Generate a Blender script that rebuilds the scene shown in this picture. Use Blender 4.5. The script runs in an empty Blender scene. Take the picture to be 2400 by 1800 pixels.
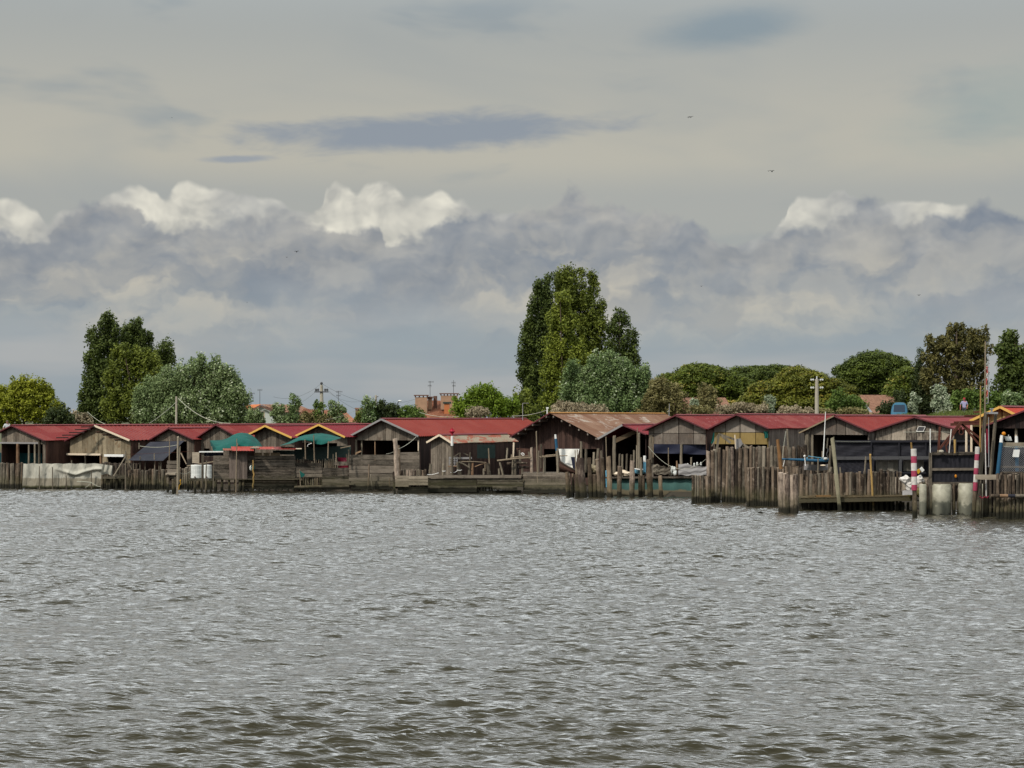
import bpy, math, random
import numpy as np
from mathutils import Vector, Matrix, Quaternion
random.seed(7); rng = np.random.default_rng(7)
R = math.radians
F, HZ, CX, H = 4500.0, 978.0, 1200.0, 5.0          # focal length and horizon of the photograph, eye 5 m over the water
C = bpy.context.scene.collection
ROOT = {}

def W(px, py, Y): return Vector(((px-CX)*Y/F, Y, H-(py-HZ)*Y/F))
def WL(py): return H*F/(py-HZ)                      # distance of a point of the waterline
def cl(c): return (c[0], c[1], c[2], 1.0)

# ------------------------------------------------------------------ materials
class NT:
    def __init__(s, tree): s.t = tree; s.n = tree.nodes; s.l = tree.links
    def new(s, typ, **kw):
        n = s.n.new(typ)
        for k, v in kw.items(): setattr(n, k, v)
        return n
    def put(s, sock, v):
        if v is None: return
        if hasattr(v, 'is_output') or isinstance(v, bpy.types.NodeSocket): s.l.new(v, sock)
        else:
            if isinstance(v, (tuple, list)) and len(v) == 3 and sock.type == 'RGBA': v = (*v, 1)
            sock.default_value = v
    def m(s, op, a, b=None, c=None, clamp=False):
        n = s.new('ShaderNodeMath', operation=op, use_clamp=clamp)
        for i, v in enumerate((a, b, c)): s.put(n.inputs[i], v)
        return n.outputs[0]
    def mix(s, f, a, b, blend='MIX'):
        n = s.new('ShaderNodeMix', data_type='RGBA', blend_type=blend)
        s.put(n.inputs[0], f); s.put(n.inputs[6], a); s.put(n.inputs[7], b)
        return n.outputs[2]
    def sm(s, x, a, b):                              # smoothstep from a to b
        n = s.new('ShaderNodeMapRange', interpolation_type='SMOOTHSTEP')
        s.put(n.inputs[0], x); n.inputs[1].default_value = a; n.inputs[2].default_value = b
        return n.outputs[0]
    def mapv(s, v, sc=(1,1,1), loc=(0,0,0)):
        n = s.new('ShaderNodeMapping'); s.l.new(v, n.inputs[0])
        n.inputs[1].default_value = loc; n.inputs[3].default_value = sc
        return n.outputs[0]
    def noise(s, v, scale, det=4, rough=.55, dist=0.0, out=0):
        n = s.new('ShaderNodeTexNoise'); s.l.new(v, n.inputs['Vector'])
        n.inputs['Scale'].default_value = scale; n.inputs['Detail'].default_value = det
        n.inputs['Roughness'].default_value = rough; n.inputs['Distortion'].default_value = dist
        return n.outputs[out]
    def ramp(s, x, stops, interp='LINEAR'):
        n = s.new('ShaderNodeValToRGB'); e = n.color_ramp.elements; n.color_ramp.interpolation = interp
        for i, (p, c) in enumerate(stops):
            if isinstance(c, (int, float)): c = (c, c, c)
            q = e[i] if i < 2 else e.new(p)
            q.position = p; q.color = cl(c)
        s.put(n.inputs[0], x)
        return n.outputs[0]

def newmat(name):
    m = bpy.data.materials.new(name); m.use_nodes = True
    k = NT(m.node_tree); b = k.n['Principled BSDF']
    return m, k, b

def mat_plain(name, c, rough=.6, var=.18, scale=6, metal=0, bump=.0):
    m, k, b = newmat(name)
    tc = k.new('ShaderNodeTexCoord').outputs['Object']
    oi = k.new('ShaderNodeObjectInfo').outputs['Random']
    n = k.noise(tc, scale, 5, .6)
    v = k.m('ADD', k.m('MULTIPLY', k.m('SUBTRACT', n, .5), var*4), 1)
    v = k.m('ADD', v, k.m('MULTIPLY', k.m('SUBTRACT', oi, .5), var*.5))
    hs = k.new('ShaderNodeHueSaturation'); k.put(hs.inputs['Value'], v); k.put(hs.inputs['Color'], c)
    k.l.new(hs.outputs[0], b.inputs['Base Color'])
    b.inputs['Roughness'].default_value = rough; b.inputs['Metallic'].default_value = metal
    b.inputs['Specular IOR Level'].default_value = .25
    if bump:
        bp = k.new('ShaderNodeBump'); bp.inputs['Distance'].default_value = bump
        k.l.new(n, bp.inputs['Height']); k.l.new(bp.outputs[0], b.inputs['Normal'])
    return m

def mat_wood(name, dark, light, grain='Z', contrast=1.0, tide=False, blot=None, sat=1.0):
    """weathered timber: per-board tint, long grain, blotches, and for timber in the water an algae tide mark"""
    m, k, b = newmat(name)
    tc = k.new('ShaderNodeTexCoord').outputs['Object']
    pos = k.new('ShaderNodeNewGeometry').outputs['Position']
    oi = k.new('ShaderNodeObjectInfo').outputs['Random']
    at = k.new('ShaderNodeAttribute', attribute_name='tint').outputs['Fac']
    sc = {'Z': (26, 26, 1.6), 'X': (1.6, 26, 26), 'Y': (26, 1.6, 26)}[grain]
    off = k.new('ShaderNodeVectorMath', operation='ADD'); k.l.new(pos if tide else tc, off.inputs[0])
    cb = k.new('ShaderNodeCombineXYZ'); k.put(cb.inputs[0], k.m('MULTIPLY', oi, 37.0)); k.put(cb.inputs[2], k.m('MULTIPLY', at, 11.0))
    k.l.new(cb.outputs[0], off.inputs[1])
    gr = k.noise(k.mapv(off.outputs[0], sc), 1.0, 5, .65)
    bl = k.noise(off.outputs[0], 1.1, 4, .6, .4)
    fine = k.noise(off.outputs[0], 9, 4, .7)
    t = k.m('ADD', k.m('MULTIPLY', k.m('SUBTRACT', gr, .5), 1.3*contrast), .45)
    t = k.m('ADD', t, k.m('MULTIPLY', k.m('SUBTRACT', at, .5), .55*contrast))
    t = k.m('ADD', t, k.m('MULTIPLY', k.m('SUBTRACT', bl, .5), 1.1*contrast))
    t = k.m('ADD', t, k.m('MULTIPLY', k.m('SUBTRACT', fine, .5), .5*contrast))
    t = k.m('ADD', t, k.m('MULTIPLY', k.m('SUBTRACT', oi, .5), .45*contrast), clamp=True)
    c = k.mix(t, dark, light)
    if blot:
        b2 = k.sm(k.noise(off.outputs[0], 1.7, 5, .7, .6), .54, .66)
        c = k.mix(k.m('MULTIPLY', b2, .7), c, blot)
    if tide:
        sp = k.new('ShaderNodeSeparateXYZ'); k.l.new(pos, sp.inputs[0])
        z = k.m('ADD', sp.outputs[2], k.m('MULTIPLY', k.m('SUBTRACT', k.noise(pos, 2.2, 4, .6), .5), .55))
        c = k.mix(k.m('MULTIPLY', k.sm(z, 1.25, .5), .55), c, (.062, .060, .026))
        c = k.mix(k.m('MULTIPLY', k.sm(z, .50, .26), .92), c, (.012, .012, .008))
    hs = k.new('ShaderNodeHueSaturation'); k.put(hs.inputs['Color'], c); hs.inputs['Saturation'].default_value = sat
    k.l.new(hs.outputs[0], b.inputs['Base Color'])
    b.inputs['Roughness'].default_value = .85; b.inputs['Specular IOR Level'].default_value = .2
    bp = k.new('ShaderNodeBump'); bp.inputs['Distance'].default_value = .03; bp.inputs['Strength'].default_value = .8
    k.l.new(gr, bp.inputs['Height']); k.l.new(bp.outputs[0], b.inputs['Normal'])
    return m

def mat_roof(name, base, fade, amt=.5, rough=.45, blot=None, blot_at=(.5,.6), rows=0.0):
    m, k, b = newmat(name)
    tc = k.new('ShaderNodeTexCoord').outputs['Object']
    at = k.new('ShaderNodeAttribute', attribute_name='tint').outputs['Fac']
    n1 = k.noise(tc, .55, 5, .65, .3); n2 = k.noise(k.mapv(tc, (1.2, 9, 1.2)), 1, 4, .6)
    t = k.m('ADD', k.m('MULTIPLY', k.m('ADD', k.m('SUBTRACT', n1, .35), k.m('MULTIPLY', k.m('SUBTRACT', n2, .5), .5)), amt*1.6),
            k.m('MULTIPLY', k.m('SUBTRACT', at, .5), amt), clamp=True)
    c = k.mix(t, base, fade)
    if rows:      # fixing screws and lap lines of the sheets
        v = k.new('ShaderNodeTexVoronoi'); k.l.new(k.mapv(tc, (2.1, 1.9, 0)), v.inputs['Vector'])
        v.inputs['Scale'].default_value = 1; v.inputs['Randomness'].default_value = .25
        c = k.mix(k.m('MULTIPLY', k.sm(v.outputs['Distance'], .16, .06), rows), c, (.42, .2, .2))
    if blot:
        n3 = k.noise(k.mapv(tc, (1.0, .45, 1)), 1.0, 6, .7, .8)
        c = k.mix(k.sm(n3, *blot_at), c, blot)
    d = k.noise(tc, 14, 4, .7)
    c = k.mix(k.m('MULTIPLY', k.sm(d, .52, .72), .5), c, (.05, .03, .025))
    k.l.new(c, b.inputs['Base Color']); b.inputs['Roughness'].default_value = rough
    b.inputs['Specular IOR Level'].default_value = .12
    return m

def mat_leaf(name, dark, light, trans=.25, tip=None):
    m, k, b = newmat(name)
    at = k.new('ShaderNodeAttribute', attribute_name='tint').outputs['Fac']
    tc = k.new('ShaderNodeTexCoord').outputs['Object']
    n = k.noise(tc, .7, 3, .6)
    t = k.m('ADD', k.m('MULTIPLY', at, .75), k.m('MULTIPLY', k.m('SUBTRACT', n, .35), .9), clamp=True)
    c = k.mix(t, dark, light)
    if tip: c = k.mix(k.sm(at, .8, .97), c, tip)
    b.inputs['Roughness'].default_value = .6; b.inputs['Specular IOR Level'].default_value = .25
    k.l.new(c, b.inputs['Base Color'])
    tr = k.new('ShaderNodeBsdfTranslucent'); k.l.new(c, tr.inputs[0])
    mx = k.new('ShaderNodeMixShader'); mx.inputs[0].default_value = trans
    k.l.new(b.outputs[0], mx.inputs[1]); k.l.new(tr.outputs[0], mx.inputs[2])
    k.l.new(mx.outputs[0], k.n['Material Output'].inputs[0])
    return m

M = {}
# shed walls
M['wall_grey'] = mat_wood('weathered_grey_boards', (.060,.048,.038), (.265,.225,.18), 'Z', .9, blot=(.09,.06,.045))
M['wall_tan'] = mat_wood('weathered_tan_boards', (.10,.078,.048), (.37,.31,.215), 'Z', .9, blot=(.16,.10,.055))
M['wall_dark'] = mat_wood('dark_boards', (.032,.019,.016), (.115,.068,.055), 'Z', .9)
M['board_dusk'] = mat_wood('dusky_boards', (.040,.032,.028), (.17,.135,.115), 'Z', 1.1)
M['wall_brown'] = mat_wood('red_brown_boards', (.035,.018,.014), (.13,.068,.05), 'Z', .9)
M['wall_black'] = mat_wood('black_boards', (.012,.009,.009), (.055,.034,.03), 'Z', .9)  # near-black boards, mostly shed side walls, back walls and floors
M['wall_ochre'] = mat_wood('ochre_panels', (.20,.14,.05), (.42,.31,.13), 'Z', .6)
M['wall_panel'] = mat_wood('pale_weathered_panels', (.095,.078,.066), (.31,.27,.23), 'Z', .95, blot=(.13,.095,.075))
M['wall_stain'] = mat_wood('stained_panels', (.035,.028,.024), (.38,.325,.26), 'Z', 1.8, blot=(.045,.035,.03))
M['plank'] = mat_wood('grey_planks', (.026,.022,.017), (.22,.185,.15), 'X', 1.3, tide=True)
M['plank_light'] = mat_wood('pale_planks', (.16,.13,.10), (.48,.41,.32), 'X', .8, tide=True)
M['plank_dark'] = mat_wood('dark_planks', (.025,.02,.016), (.12,.095,.075), 'X', .8, tide=True)
M['deck'] = mat_wood('brown_deck_timber', (.06,.042,.026), (.21,.15,.095), 'X', .8, tide=True)
M['pile'] = mat_wood('bark_brown_pile', (.022,.016,.012), (.22,.165,.12), 'Z', 1.5, tide=True, blot=(.30,.24,.19))
M['pile_grey'] = mat_wood('grey_pile', (.035,.029,.022), (.27,.23,.18), 'Z', 1.5, tide=True)
M['pile_olive'] = mat_wood('olive_grey_pile', (.11,.10,.06), (.36,.33,.23), 'Z', .9, tide=True)
M['pile_warm'] = mat_wood('warm_brown_pile', (.05,.036,.025), (.33,.245,.17), 'Z', 1.4, tide=True)
M['pile_pale'] = mat_wood('pale_peeled_pile', (.06,.042,.035), (.50,.40,.32), 'Z', 1.6, tide=True)
M['pile_ochre'] = mat_wood('yellow_timber', (.19,.11,.035), (.50,.33,.12), 'Z', .8, tide=True)
M['pile_orange'] = mat_wood('orange_brown_timber', (.15,.075,.03), (.36,.20,.09), 'Z', .6, tide=True)
M['post'] = mat_wood('dry_post', (.07,.058,.043), (.31,.265,.20), 'Z', 1.1)
M['post_red'] = mat_wood('reddish_post', (.11,.055,.03), (.36,.24,.15), 'Z', 1.1)
M['stick'] = mat_wood('thin_stick', (.12,.09,.06), (.36,.29,.21), 'Z', .8)
# roofs
M['roof_a'] = mat_roof('faded_red_roof_sheet', (.165,.019,.018), (.215,.050,.043), .8, rows=.12)
M['roof_b'] = mat_roof('red_roof_sheet', (.182,.020,.017), (.222,.038,.030), .8)
M['roof_c'] = mat_roof('bright_red_roof_sheet', (.190,.026,.018), (.225,.042,.030), .7)
M['roof_d'] = mat_roof('dark_red_roof_sheet', (.175,.015,.022), (.21,.032,.036), .5)
M['roof_e'] = mat_roof('worn_red_roof_sheet', (.160,.018,.018), (.235,.064,.055), .7, rows=.5)
M['roof_pink'] = mat_roof('pink_faded_roof_sheet', (.18,.034,.040), (.23,.080,.080), .5)
M['roof_vermilion'] = mat_roof('vermilion_roof_sheet', (.36,.038,.022), (.36,.05,.032), .3)
M['roof_rust'] = mat_roof('rusty_roof_sheet', (.165,.088,.058), (.295,.20,.145), .6, .8, blot=(.34,.29,.25), blot_at=(.54,.64))
M['roof_patch'] = mat_roof('patched_roof_sheet', (.24,.20,.15), (.36,.32,.26), .9, .8, blot=(.27,.09,.06), blot_at=(.50,.53))
M['ridge_orange'] = mat_plain('orange_lichen_ridge', (.34,.16,.04), .8, .2, 5)
M['ridge_dark'] = mat_plain('dark_red_ridge', (.16,.02,.025), .6, .15)
M['trim_gold'] = mat_plain('gold_trim', (.60,.36,.09), .6, .06)
M['trim_cream'] = mat_plain('cream_trim', (.66,.55,.42), .6, .08)
M['trim_grey'] = mat_plain('grey_trim', (.24,.23,.23), .6, .12)
M['trim_dark'] = mat_plain('dark_trim', (.10,.022,.028), .6, .15)
M['trim_wood'] = mat_plain('wood_trim', (.22,.17,.11), .8, .2)
# others
M['tarp_dark'] = mat_plain('dark_blue_grey_tarp', (.020,.021,.031), .75, .2, 2, bump=.05)
M['navy'] = mat_plain('navy_cloth', (.012,.015,.035), .7, .2, 3)
M['net_teal'] = mat_plain('teal_netting', (.004,.085,.072), .8, .3, 1.4, bump=.12)
M['net_green_dark'] = mat_plain('dark_green_netting', (.03,.05,.045), .85, .2, 4)
M['net_black'] = mat_plain('black_netting', (.016,.016,.022), .8, .3, 4)
M['interior_teal'] = mat_plain('teal_cloth', (.006,.045,.05), .9, .3, 2)
M['white'] = mat_plain('white_paint', (.72,.72,.70), .5, .06, 5)
M['tank_white'] = mat_plain('white_plastic', (.62,.64,.62), .45, .12, 2)
M['white_cloth'] = mat_plain('white_cloth', (.75,.74,.70), .8, .05, 2, bump=.05)
M['white_scuffed'] = mat_plain('scuffed_white_paint', (.58,.55,.52), .65, .3, 4)
M['magenta'] = mat_plain('faded_magenta_paint', (.33,.045,.09), .65, .35, 5)
M['pane_smoky'] = mat_plain('smoky_plastic', (.17,.155,.13), .5, .5, 1.6)
M['red'] = mat_plain('red_paint', (.36,.008,.03), .5, .15, 5)
M['crimson'] = mat_plain('crimson_plastic', (.20,.01,.03), .5, .15, 5)
M['blue'] = mat_plain('blue_paint', (.018,.085,.16), .5, .15, 5)
M['blue_light'] = mat_plain('light_blue_paint', (.13,.34,.48), .5, .1, 4)
M['van_blue'] = mat_plain('van_blue_paint', (.03,.115,.19), .35, .06, 2)
M['glass'] = mat_plain('dark_glass', (.02,.035,.06), .1, .05)
M['tyre'] = mat_plain('black_rubber', (.02,.02,.02), .9, .1)
M['rust'] = mat_plain('rusty_steel', (.085,.028,.018), .85, .3, 6)
M['metal'] = mat_plain('galvanised_metal', (.30,.30,.31), .5, .1, metal=.3)
M['metal_dark'] = mat_plain('dark_metal', (.06,.06,.065), .6, .1)
M['wire'] = mat_plain('pale_rope', (.40,.40,.33), .8, .05)
M['cable'] = mat_plain('grey_cable', (.10,.11,.11), .7, .05)
M['concrete'] = mat_plain('concrete', (.36,.33,.27), .9, .14, 3)
M['plaster'] = mat_plain('pale_plaster', (.46,.50,.47), .9, .06, 2)
M['plaster_tan'] = mat_plain('tan_plaster', (.33,.21,.14), .9, .16, 2)
M['orange_wall'] = mat_plain('orange_plaster', (.42,.15,.06), .9, .08, 2)
M['brick'] = mat_plain('dark_brick', (.15,.085,.065), .9, .2, 6)
M['yellow'] = mat_plain('yellow_plastic', (.55,.30,.02), .6, .2, 6)
M['orange'] = mat_plain('orange_buoy_plastic', (.55,.20,.01), .5, .1)
M['skin'] = mat_plain('skin', (.36,.17,.12), .6, .05)
M['skin_red'] = mat_plain('sunburnt_skin', (.40,.13,.10), .6, .05)
M['hair'] = mat_plain('grey_hair', (.10,.085,.07), .8, .1)
M['shirt_lilac'] = mat_plain('lilac_shirt', (.28,.27,.42), .8, .08, 3)
M['shirt_white'] = mat_plain('white_shirt', (.52,.54,.56), .8, .08, 3)
M['trousers'] = mat_plain('dark_trousers', (.04,.045,.06), .8, .08, 3)
M['bird'] = mat_plain('dark_feathers', (.012,.012,.014), .8, .1)
M['twig'] = mat_plain('brown_bark', (.10,.075,.055), .9, .25, 8)
M['bark_pale'] = mat_plain('pale_bark', (.30,.29,.25), .9, .2, 6)

def mat_stained(name, base, mid, low, z1, z2, folds=True):
    """cloth or hull with a silty tide mark near the water"""
    m, k, b = newmat(name)
    pos = k.new('ShaderNodeNewGeometry').outputs['Position']
    sp = k.new('ShaderNodeSeparateXYZ'); k.l.new(pos, sp.inputs[0])
    n = k.noise(k.mapv(pos, (1.3, 1.3, .8)), 1, 5, .65, .5)
    z = k.m('ADD', sp.outputs[2], k.m('MULTIPLY', k.m('SUBTRACT', n, .5), .35))
    v = k.m('ADD', k.m('MULTIPLY', k.m('SUBTRACT', n, .5), .9), 1)
    hs = k.new('ShaderNodeHueSaturation'); k.put(hs.inputs['Value'], v); k.put(hs.inputs['Color'], base)
    c = k.mix(k.sm(z, z1+.07, z1-.03), hs.outputs[0], mid)
    c = k.mix(k.sm(z, z2+.1, z2-.05), c, low)
    k.l.new(c, b.inputs['Base Color']); b.inputs['Roughness'].default_value = .75
    b.inputs['Specular IOR Level'].default_value = .2
    bp = k.new('ShaderNodeBump'); bp.inputs['Distance'].default_value = .12
    k.l.new(k.noise(k.mapv(pos, (2.5, 2.5, .9)), 1, 3, .5, 1.2), bp.inputs['Height'])
    if folds: k.l.new(bp.outputs[0], b.inputs['Normal'])
    return m
M['tarp_white'] = mat_stained('dirty_white_tarpaulin', (.40,.385,.33), (.24,.215,.165), (.045,.045,.02), .75, .22)
M['hull_teal'] = mat_stained('teal_hull', (.05,.115,.105), (.17,.145,.095), (.02,.018,.012), .38, .06, False)

def mat_float():
    m, k, b = newmat('stained_white_float')
    tc = k.new('ShaderNodeTexCoord').outputs['Object']; pos = k.new('ShaderNodeNewGeometry').outputs['Position']
    n = k.noise(tc, 1.8, 5, .65, .4)
    c = k.mix(k.sm(n, .35, .7), (.42,.405,.32), (.22,.21,.16))
    c = k.mix(k.sm(k.noise(k.mapv(tc, (2.2,2.2,1.2), (3,1,2)), 1, 3, .5), .66, .72), c, (.42,.33,.03))
    sp = k.new('ShaderNodeSeparateXYZ'); k.l.new(pos, sp.inputs[0])
    z = k.m('ADD', sp.outputs[2], k.m('MULTIPLY', k.m('SUBTRACT', k.noise(pos, 1.4, 4, .6), .5), 1.3))
    c = k.mix(k.m('MULTIPLY', k.sm(z, .80, .60), .8), c, (.06,.065,.048))
    c = k.mix(k.sm(z, .14, .0), c, (.02,.02,.012))
    k.l.new(c, b.inputs['Base Color']); b.inputs['Roughness'].default_value = .5
    return m
M['float'] = mat_float()

def mat_flag():
    m, k, b = newmat('red_white_flag'); tc = k.new('ShaderNodeTexCoord').outputs['Object']
    sp = k.new('ShaderNodeSeparateXYZ'); k.l.new(tc, sp.inputs[0])
    t = k.m('GREATER_THAN', k.m('FRACT', k.m('MULTIPLY', sp.outputs[2], 1.7)), .55)
    k.l.new(k.mix(t, (.50,.10,.08), (.62,.58,.55)), b.inputs['Base Color']); return m
M['flag_stripes'] = mat_flag()

def mat_tiles(name, a, bb):
    m, k, b = newmat(name)
    tc = k.new('ShaderNodeTexCoord').outputs['Object']
    at = k.new('ShaderNodeAttribute', attribute_name='tint').outputs['Fac']
    n = k.noise(tc, 4, 4, .7)
    c = k.mix(k.m('ADD', k.m('MULTIPLY', at, .6), k.m('MULTIPLY', n, .4)), a, bb)
    k.l.new(c, b.inputs['Base Color']); b.inputs['Roughness'].default_value = .9
    return m
M['tiles'] = mat_tiles('terracotta_tiles', (.20,.065,.035), (.42,.20,.115))
M['tiles_orange'] = mat_tiles('orange_tiles', (.40,.12,.04), (.55,.20,.08))
M['tiles_brown'] = mat_tiles('brown_tiles', (.15,.07,.045), (.35,.20,.135))

# foliage: dark, light, tip
M['leaf_poplar'] = mat_leaf('poplar_leaves', (.040,.062,.010), (.20,.235,.032))
M['leaf_poplar_dark'] = mat_leaf('dark_poplar_leaves', (.022,.038,.011), (.125,.165,.032))
M['leaf_poplar_light'] = mat_leaf('light_poplar_leaves', (.065,.095,.012), (.27,.31,.04))
M['leaf_silver'] = mat_leaf('silver_poplar_leaves', (.075,.115,.035), (.27,.35,.155), .2, tip=(.56,.60,.43))
M['leaf_silver_bright'] = mat_leaf('pale_silver_leaves', (.15,.20,.11), (.44,.49,.35), .2, tip=(.72,.73,.60))
M['leaf_white_green'] = mat_leaf('green_white_poplar_leaves', (.065,.115,.035), (.24,.32,.13), .2, tip=(.48,.53,.38))
M['leaf_yellow'] = mat_leaf('yellow_green_leaves', (.13,.155,.010), (.40,.42,.045), .3)
M['leaf_fresh'] = mat_leaf('fresh_green_leaves', (.065,.115,.008), (.24,.34,.035), .3)
M['leaf_green'] = mat_leaf('mid_green_leaves', (.035,.068,.012), (.17,.25,.05))
M['leaf_dark'] = mat_leaf('dark_evergreen_leaves', (.016,.028,.009), (.075,.10,.03))
M['leaf_pine'] = mat_leaf('pine_needles', (.026,.042,.006), (.16,.205,.024), .12, tip=(.25,.22,.045))
M['leaf_pine_dark'] = mat_leaf('dark_pine_needles', (.018,.032,.006), (.12,.16,.022), .12)
M['leaf_pine_gold'] = mat_leaf('golden_pine_needles', (.036,.050,.006), (.22,.225,.025), .12, tip=(.34,.25,.05))
M['leaf_euc'] = mat_leaf('olive_brown_leaves', (.036,.040,.012), (.19,.17,.055), .2)
M['leaf_tamarisk'] = mat_leaf('brown_feathery_leaves', (.085,.075,.024), (.28,.25,.105), .2)
M['leaf_pink'] = mat_leaf('pinkish_grey_leaves', (.17,.14,.085), (.44,.37,.25), .2)
M['grass'] = mat_leaf('grass_blades', (.05,.075,.015), (.19,.23,.06), .3)

# ------------------------------------------------------------------ mesh helpers
class MB:
    def __init__(s): s.v = []; s.f = []; s.t = []; s.mi = []; s.tint = .5; s.mat = 0; s.smooth = False
    def face(s, idx): s.f.append(tuple(idx)); s.t.append(s.tint); s.mi.append(s.mat)
    def hexa(s, a, b):                               # two quads (4 corners each) joined
        n = len(s.v); s.v += [Vector(p) for p in a] + [Vector(p) for p in b]
        for q in ((0,1,2,3), (7,6,5,4), (0,4,5,1), (1,5,6,2), (2,6,7,3), (3,7,4,0)): s.face([n+i for i in q])
    def box(s, lo, hi):
        x0,y0,z0 = lo; x1,y1,z1 = hi
        s.hexa([(x0,y0,z0),(x0,y1,z0),(x1,y1,z0),(x1,y0,z0)], [(x0,y0,z1),(x0,y1,z1),(x1,y1,z1),(x1,y0,z1)])
    def bar(s, p, q, w, h, up=Vector((0,0,1))):      # beam from p to q
        p = Vector(p); q = Vector(q); d = (q-p).normalized()
        if abs(d.dot(up)) > .98: up = Vector((0,1,0))
        a = d.cross(up).normalized()*w*.5; b = d.cross(a).normalized()*h*.5
        s.hexa([p-a-b, p+a-b, p+a+b, p-a+b], [q-a-b, q+a-b, q+a+b, q-a+b])
    def prism(s, poly, d):                           # polygon pushed along d
        n = len(s.v); d = Vector(d); k = len(poly)
        s.v += [Vector(p) for p in poly] + [Vector(p)+d for p in poly]
        s.face(range(n, n+k)); s.face(reversed(range(n+k, n+2*k)))
        for i in range(k): j = (i+1) % k; s.face((n+i, n+k+i, n+k+j, n+j))
    def tube(s, pts, rads, n=8, cap=True, wob=0.0):
        pts = [Vector(p) for p in pts]; base = len(s.v)
        for i, p in enumerate(pts):
            d = (pts[min(i+1, len(pts)-1)]-pts[max(i-1, 0)]).normalized()
            a = d.orthogonal() if i == 0 else a - d*a.dot(d)
            a.normalize(); b = d.cross(a)
            for k in range(n):
                t = 2*math.pi*k/n; r = rads[i]*(1+random.uniform(-wob, wob))
                s.v.append(p+a*math.cos(t)*r+b*math.sin(t)*r)
        for i in range(len(pts)-1):
            for k in range(n):
                s.face((base+i*n+k, base+i*n+(k+1) % n, base+(i+1)*n+(k+1) % n, base+(i+1)*n+k))
        if cap:
            s.face(reversed(range(base, base+n))); e = base+(len(pts)-1)*n; s.face(range(e, e+n))
    def ball(s, c, r, n=10, m=7, wob=0.0):
        c = Vector(c); r = Vector(r) if hasattr(r, '__len__') else Vector((r,r,r)); b = len(s.v)
        for i in range(m+1):
            ph = math.pi*i/m
            for k in range(n):
                t = 2*math.pi*k/n; w = 1+random.uniform(-wob, wob)
                s.v.append(c+Vector((r.x*math.sin(ph)*math.cos(t)*w, r.y*math.sin(ph)*math.sin(t)*w, r.z*math.cos(ph)*w)))
        for i in range(m):
            for k in range(n): s.face((b+i*n+k, b+(i+1)*n+k, b+(i+1)*n+(k+1) % n, b+i*n+(k+1) % n))
    def grid(s, fn, nu, nv):
        b = len(s.v)
        for i in range(nu+1):
            for j in range(nv+1): s.v.append(Vector(fn(i/nu, j/nv)))
        for i in range(nu):
            for j in range(nv): s.face((b+i*(nv+1)+j, b+(i+1)*(nv+1)+j, b+(i+1)*(nv+1)+j+1, b+i*(nv+1)+j+1))
    def build(s, name, mat, parent=None, world=True, base=None, smooth=False):
        """one object; vertices are world coordinates (or the parent's own when world=False)"""
        if parent is not None: Minv = ROOT[parent.name].inverted() if world else Matrix()
        else:
            if base is None:
                xs = [p.x for p in s.v]; ys = [p.y for p in s.v]; zs = [p.z for p in s.v]
                base = Vector(((min(xs)+max(xs))/2, (min(ys)+max(ys))/2, min(zs)))
            Minv = Matrix.Translation(-Vector(base))
        me = bpy.data.meshes.new(name); me.from_pydata([Minv @ p for p in s.v], [], s.f)
        for m in (mat if isinstance(mat, (list, tuple)) else [mat]): me.materials.append(M[m] if isinstance(m, str) else m)
        a = me.attributes.new('tint', 'FLOAT', 'FACE'); a.data.foreach_set('value', s.t)
        me.polygons.foreach_set('material_index', s.mi)
        if smooth: me.polygons.foreach_set('use_smooth', [True]*len(s.f))
        me.update()
        o = bpy.data.objects.new(name, me); C.objects.link(o)
        if parent is not None: o.parent = parent; ROOT[o.name] = ROOT[parent.name] 
        else: o.location = base; ROOT[o.name] = Matrix.Translation(Vector(base))
        return o

def tag(o, label, cat, group=None, kind=None):
    if label: o['label'] = label
    if cat: o['category'] = cat
    if group: o['group'] = group
    if kind: o['kind'] = kind
    return o
def thing(name, label, cat, loc, rz=0, group=None):
    o = bpy.data.objects.new(name, None); C.objects.link(o); o.empty_display_size = .3
    o.location = loc; o.rotation_euler = (0, 0, rz)
    ROOT[o.name] = Matrix.Translation(Vector(loc)) @ Matrix.Rotation(rz, 4, 'Z')
    return tag(o, label, cat, group)

def npmesh(name, verts, nquads, tints, mat, parent=None, base=(0,0,0), corners=4):
    v = np.asarray(verts, np.float32) - np.asarray(base, np.float32)
    me = bpy.data.meshes.new(name)
    me.vertices.add(len(v)); me.vertices.foreach_set('co', v.ravel())
    me.loops.add(nquads*corners); me.polygons.add(nquads)
    me.loops.foreach_set('vertex_index', np.arange(nquads*corners, dtype=np.int32))
    me.polygons.foreach_set('loop_start', np.arange(0, nquads*corners, corners, dtype=np.int32))
    me.polygons.foreach_set('loop_total', np.full(nquads, corners, np.int32))
    a = me.attributes.new('tint', 'FLOAT', 'FACE'); a.data.foreach_set('value', np.asarray(tints, np.float32))
    me.materials.append(M[mat]); me.update(); me.validate()
    o = bpy.data.objects.new(name, me); C.objects.link(o)
    if parent is not None: o.parent = parent
    else: o.location = base
    return o

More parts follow.
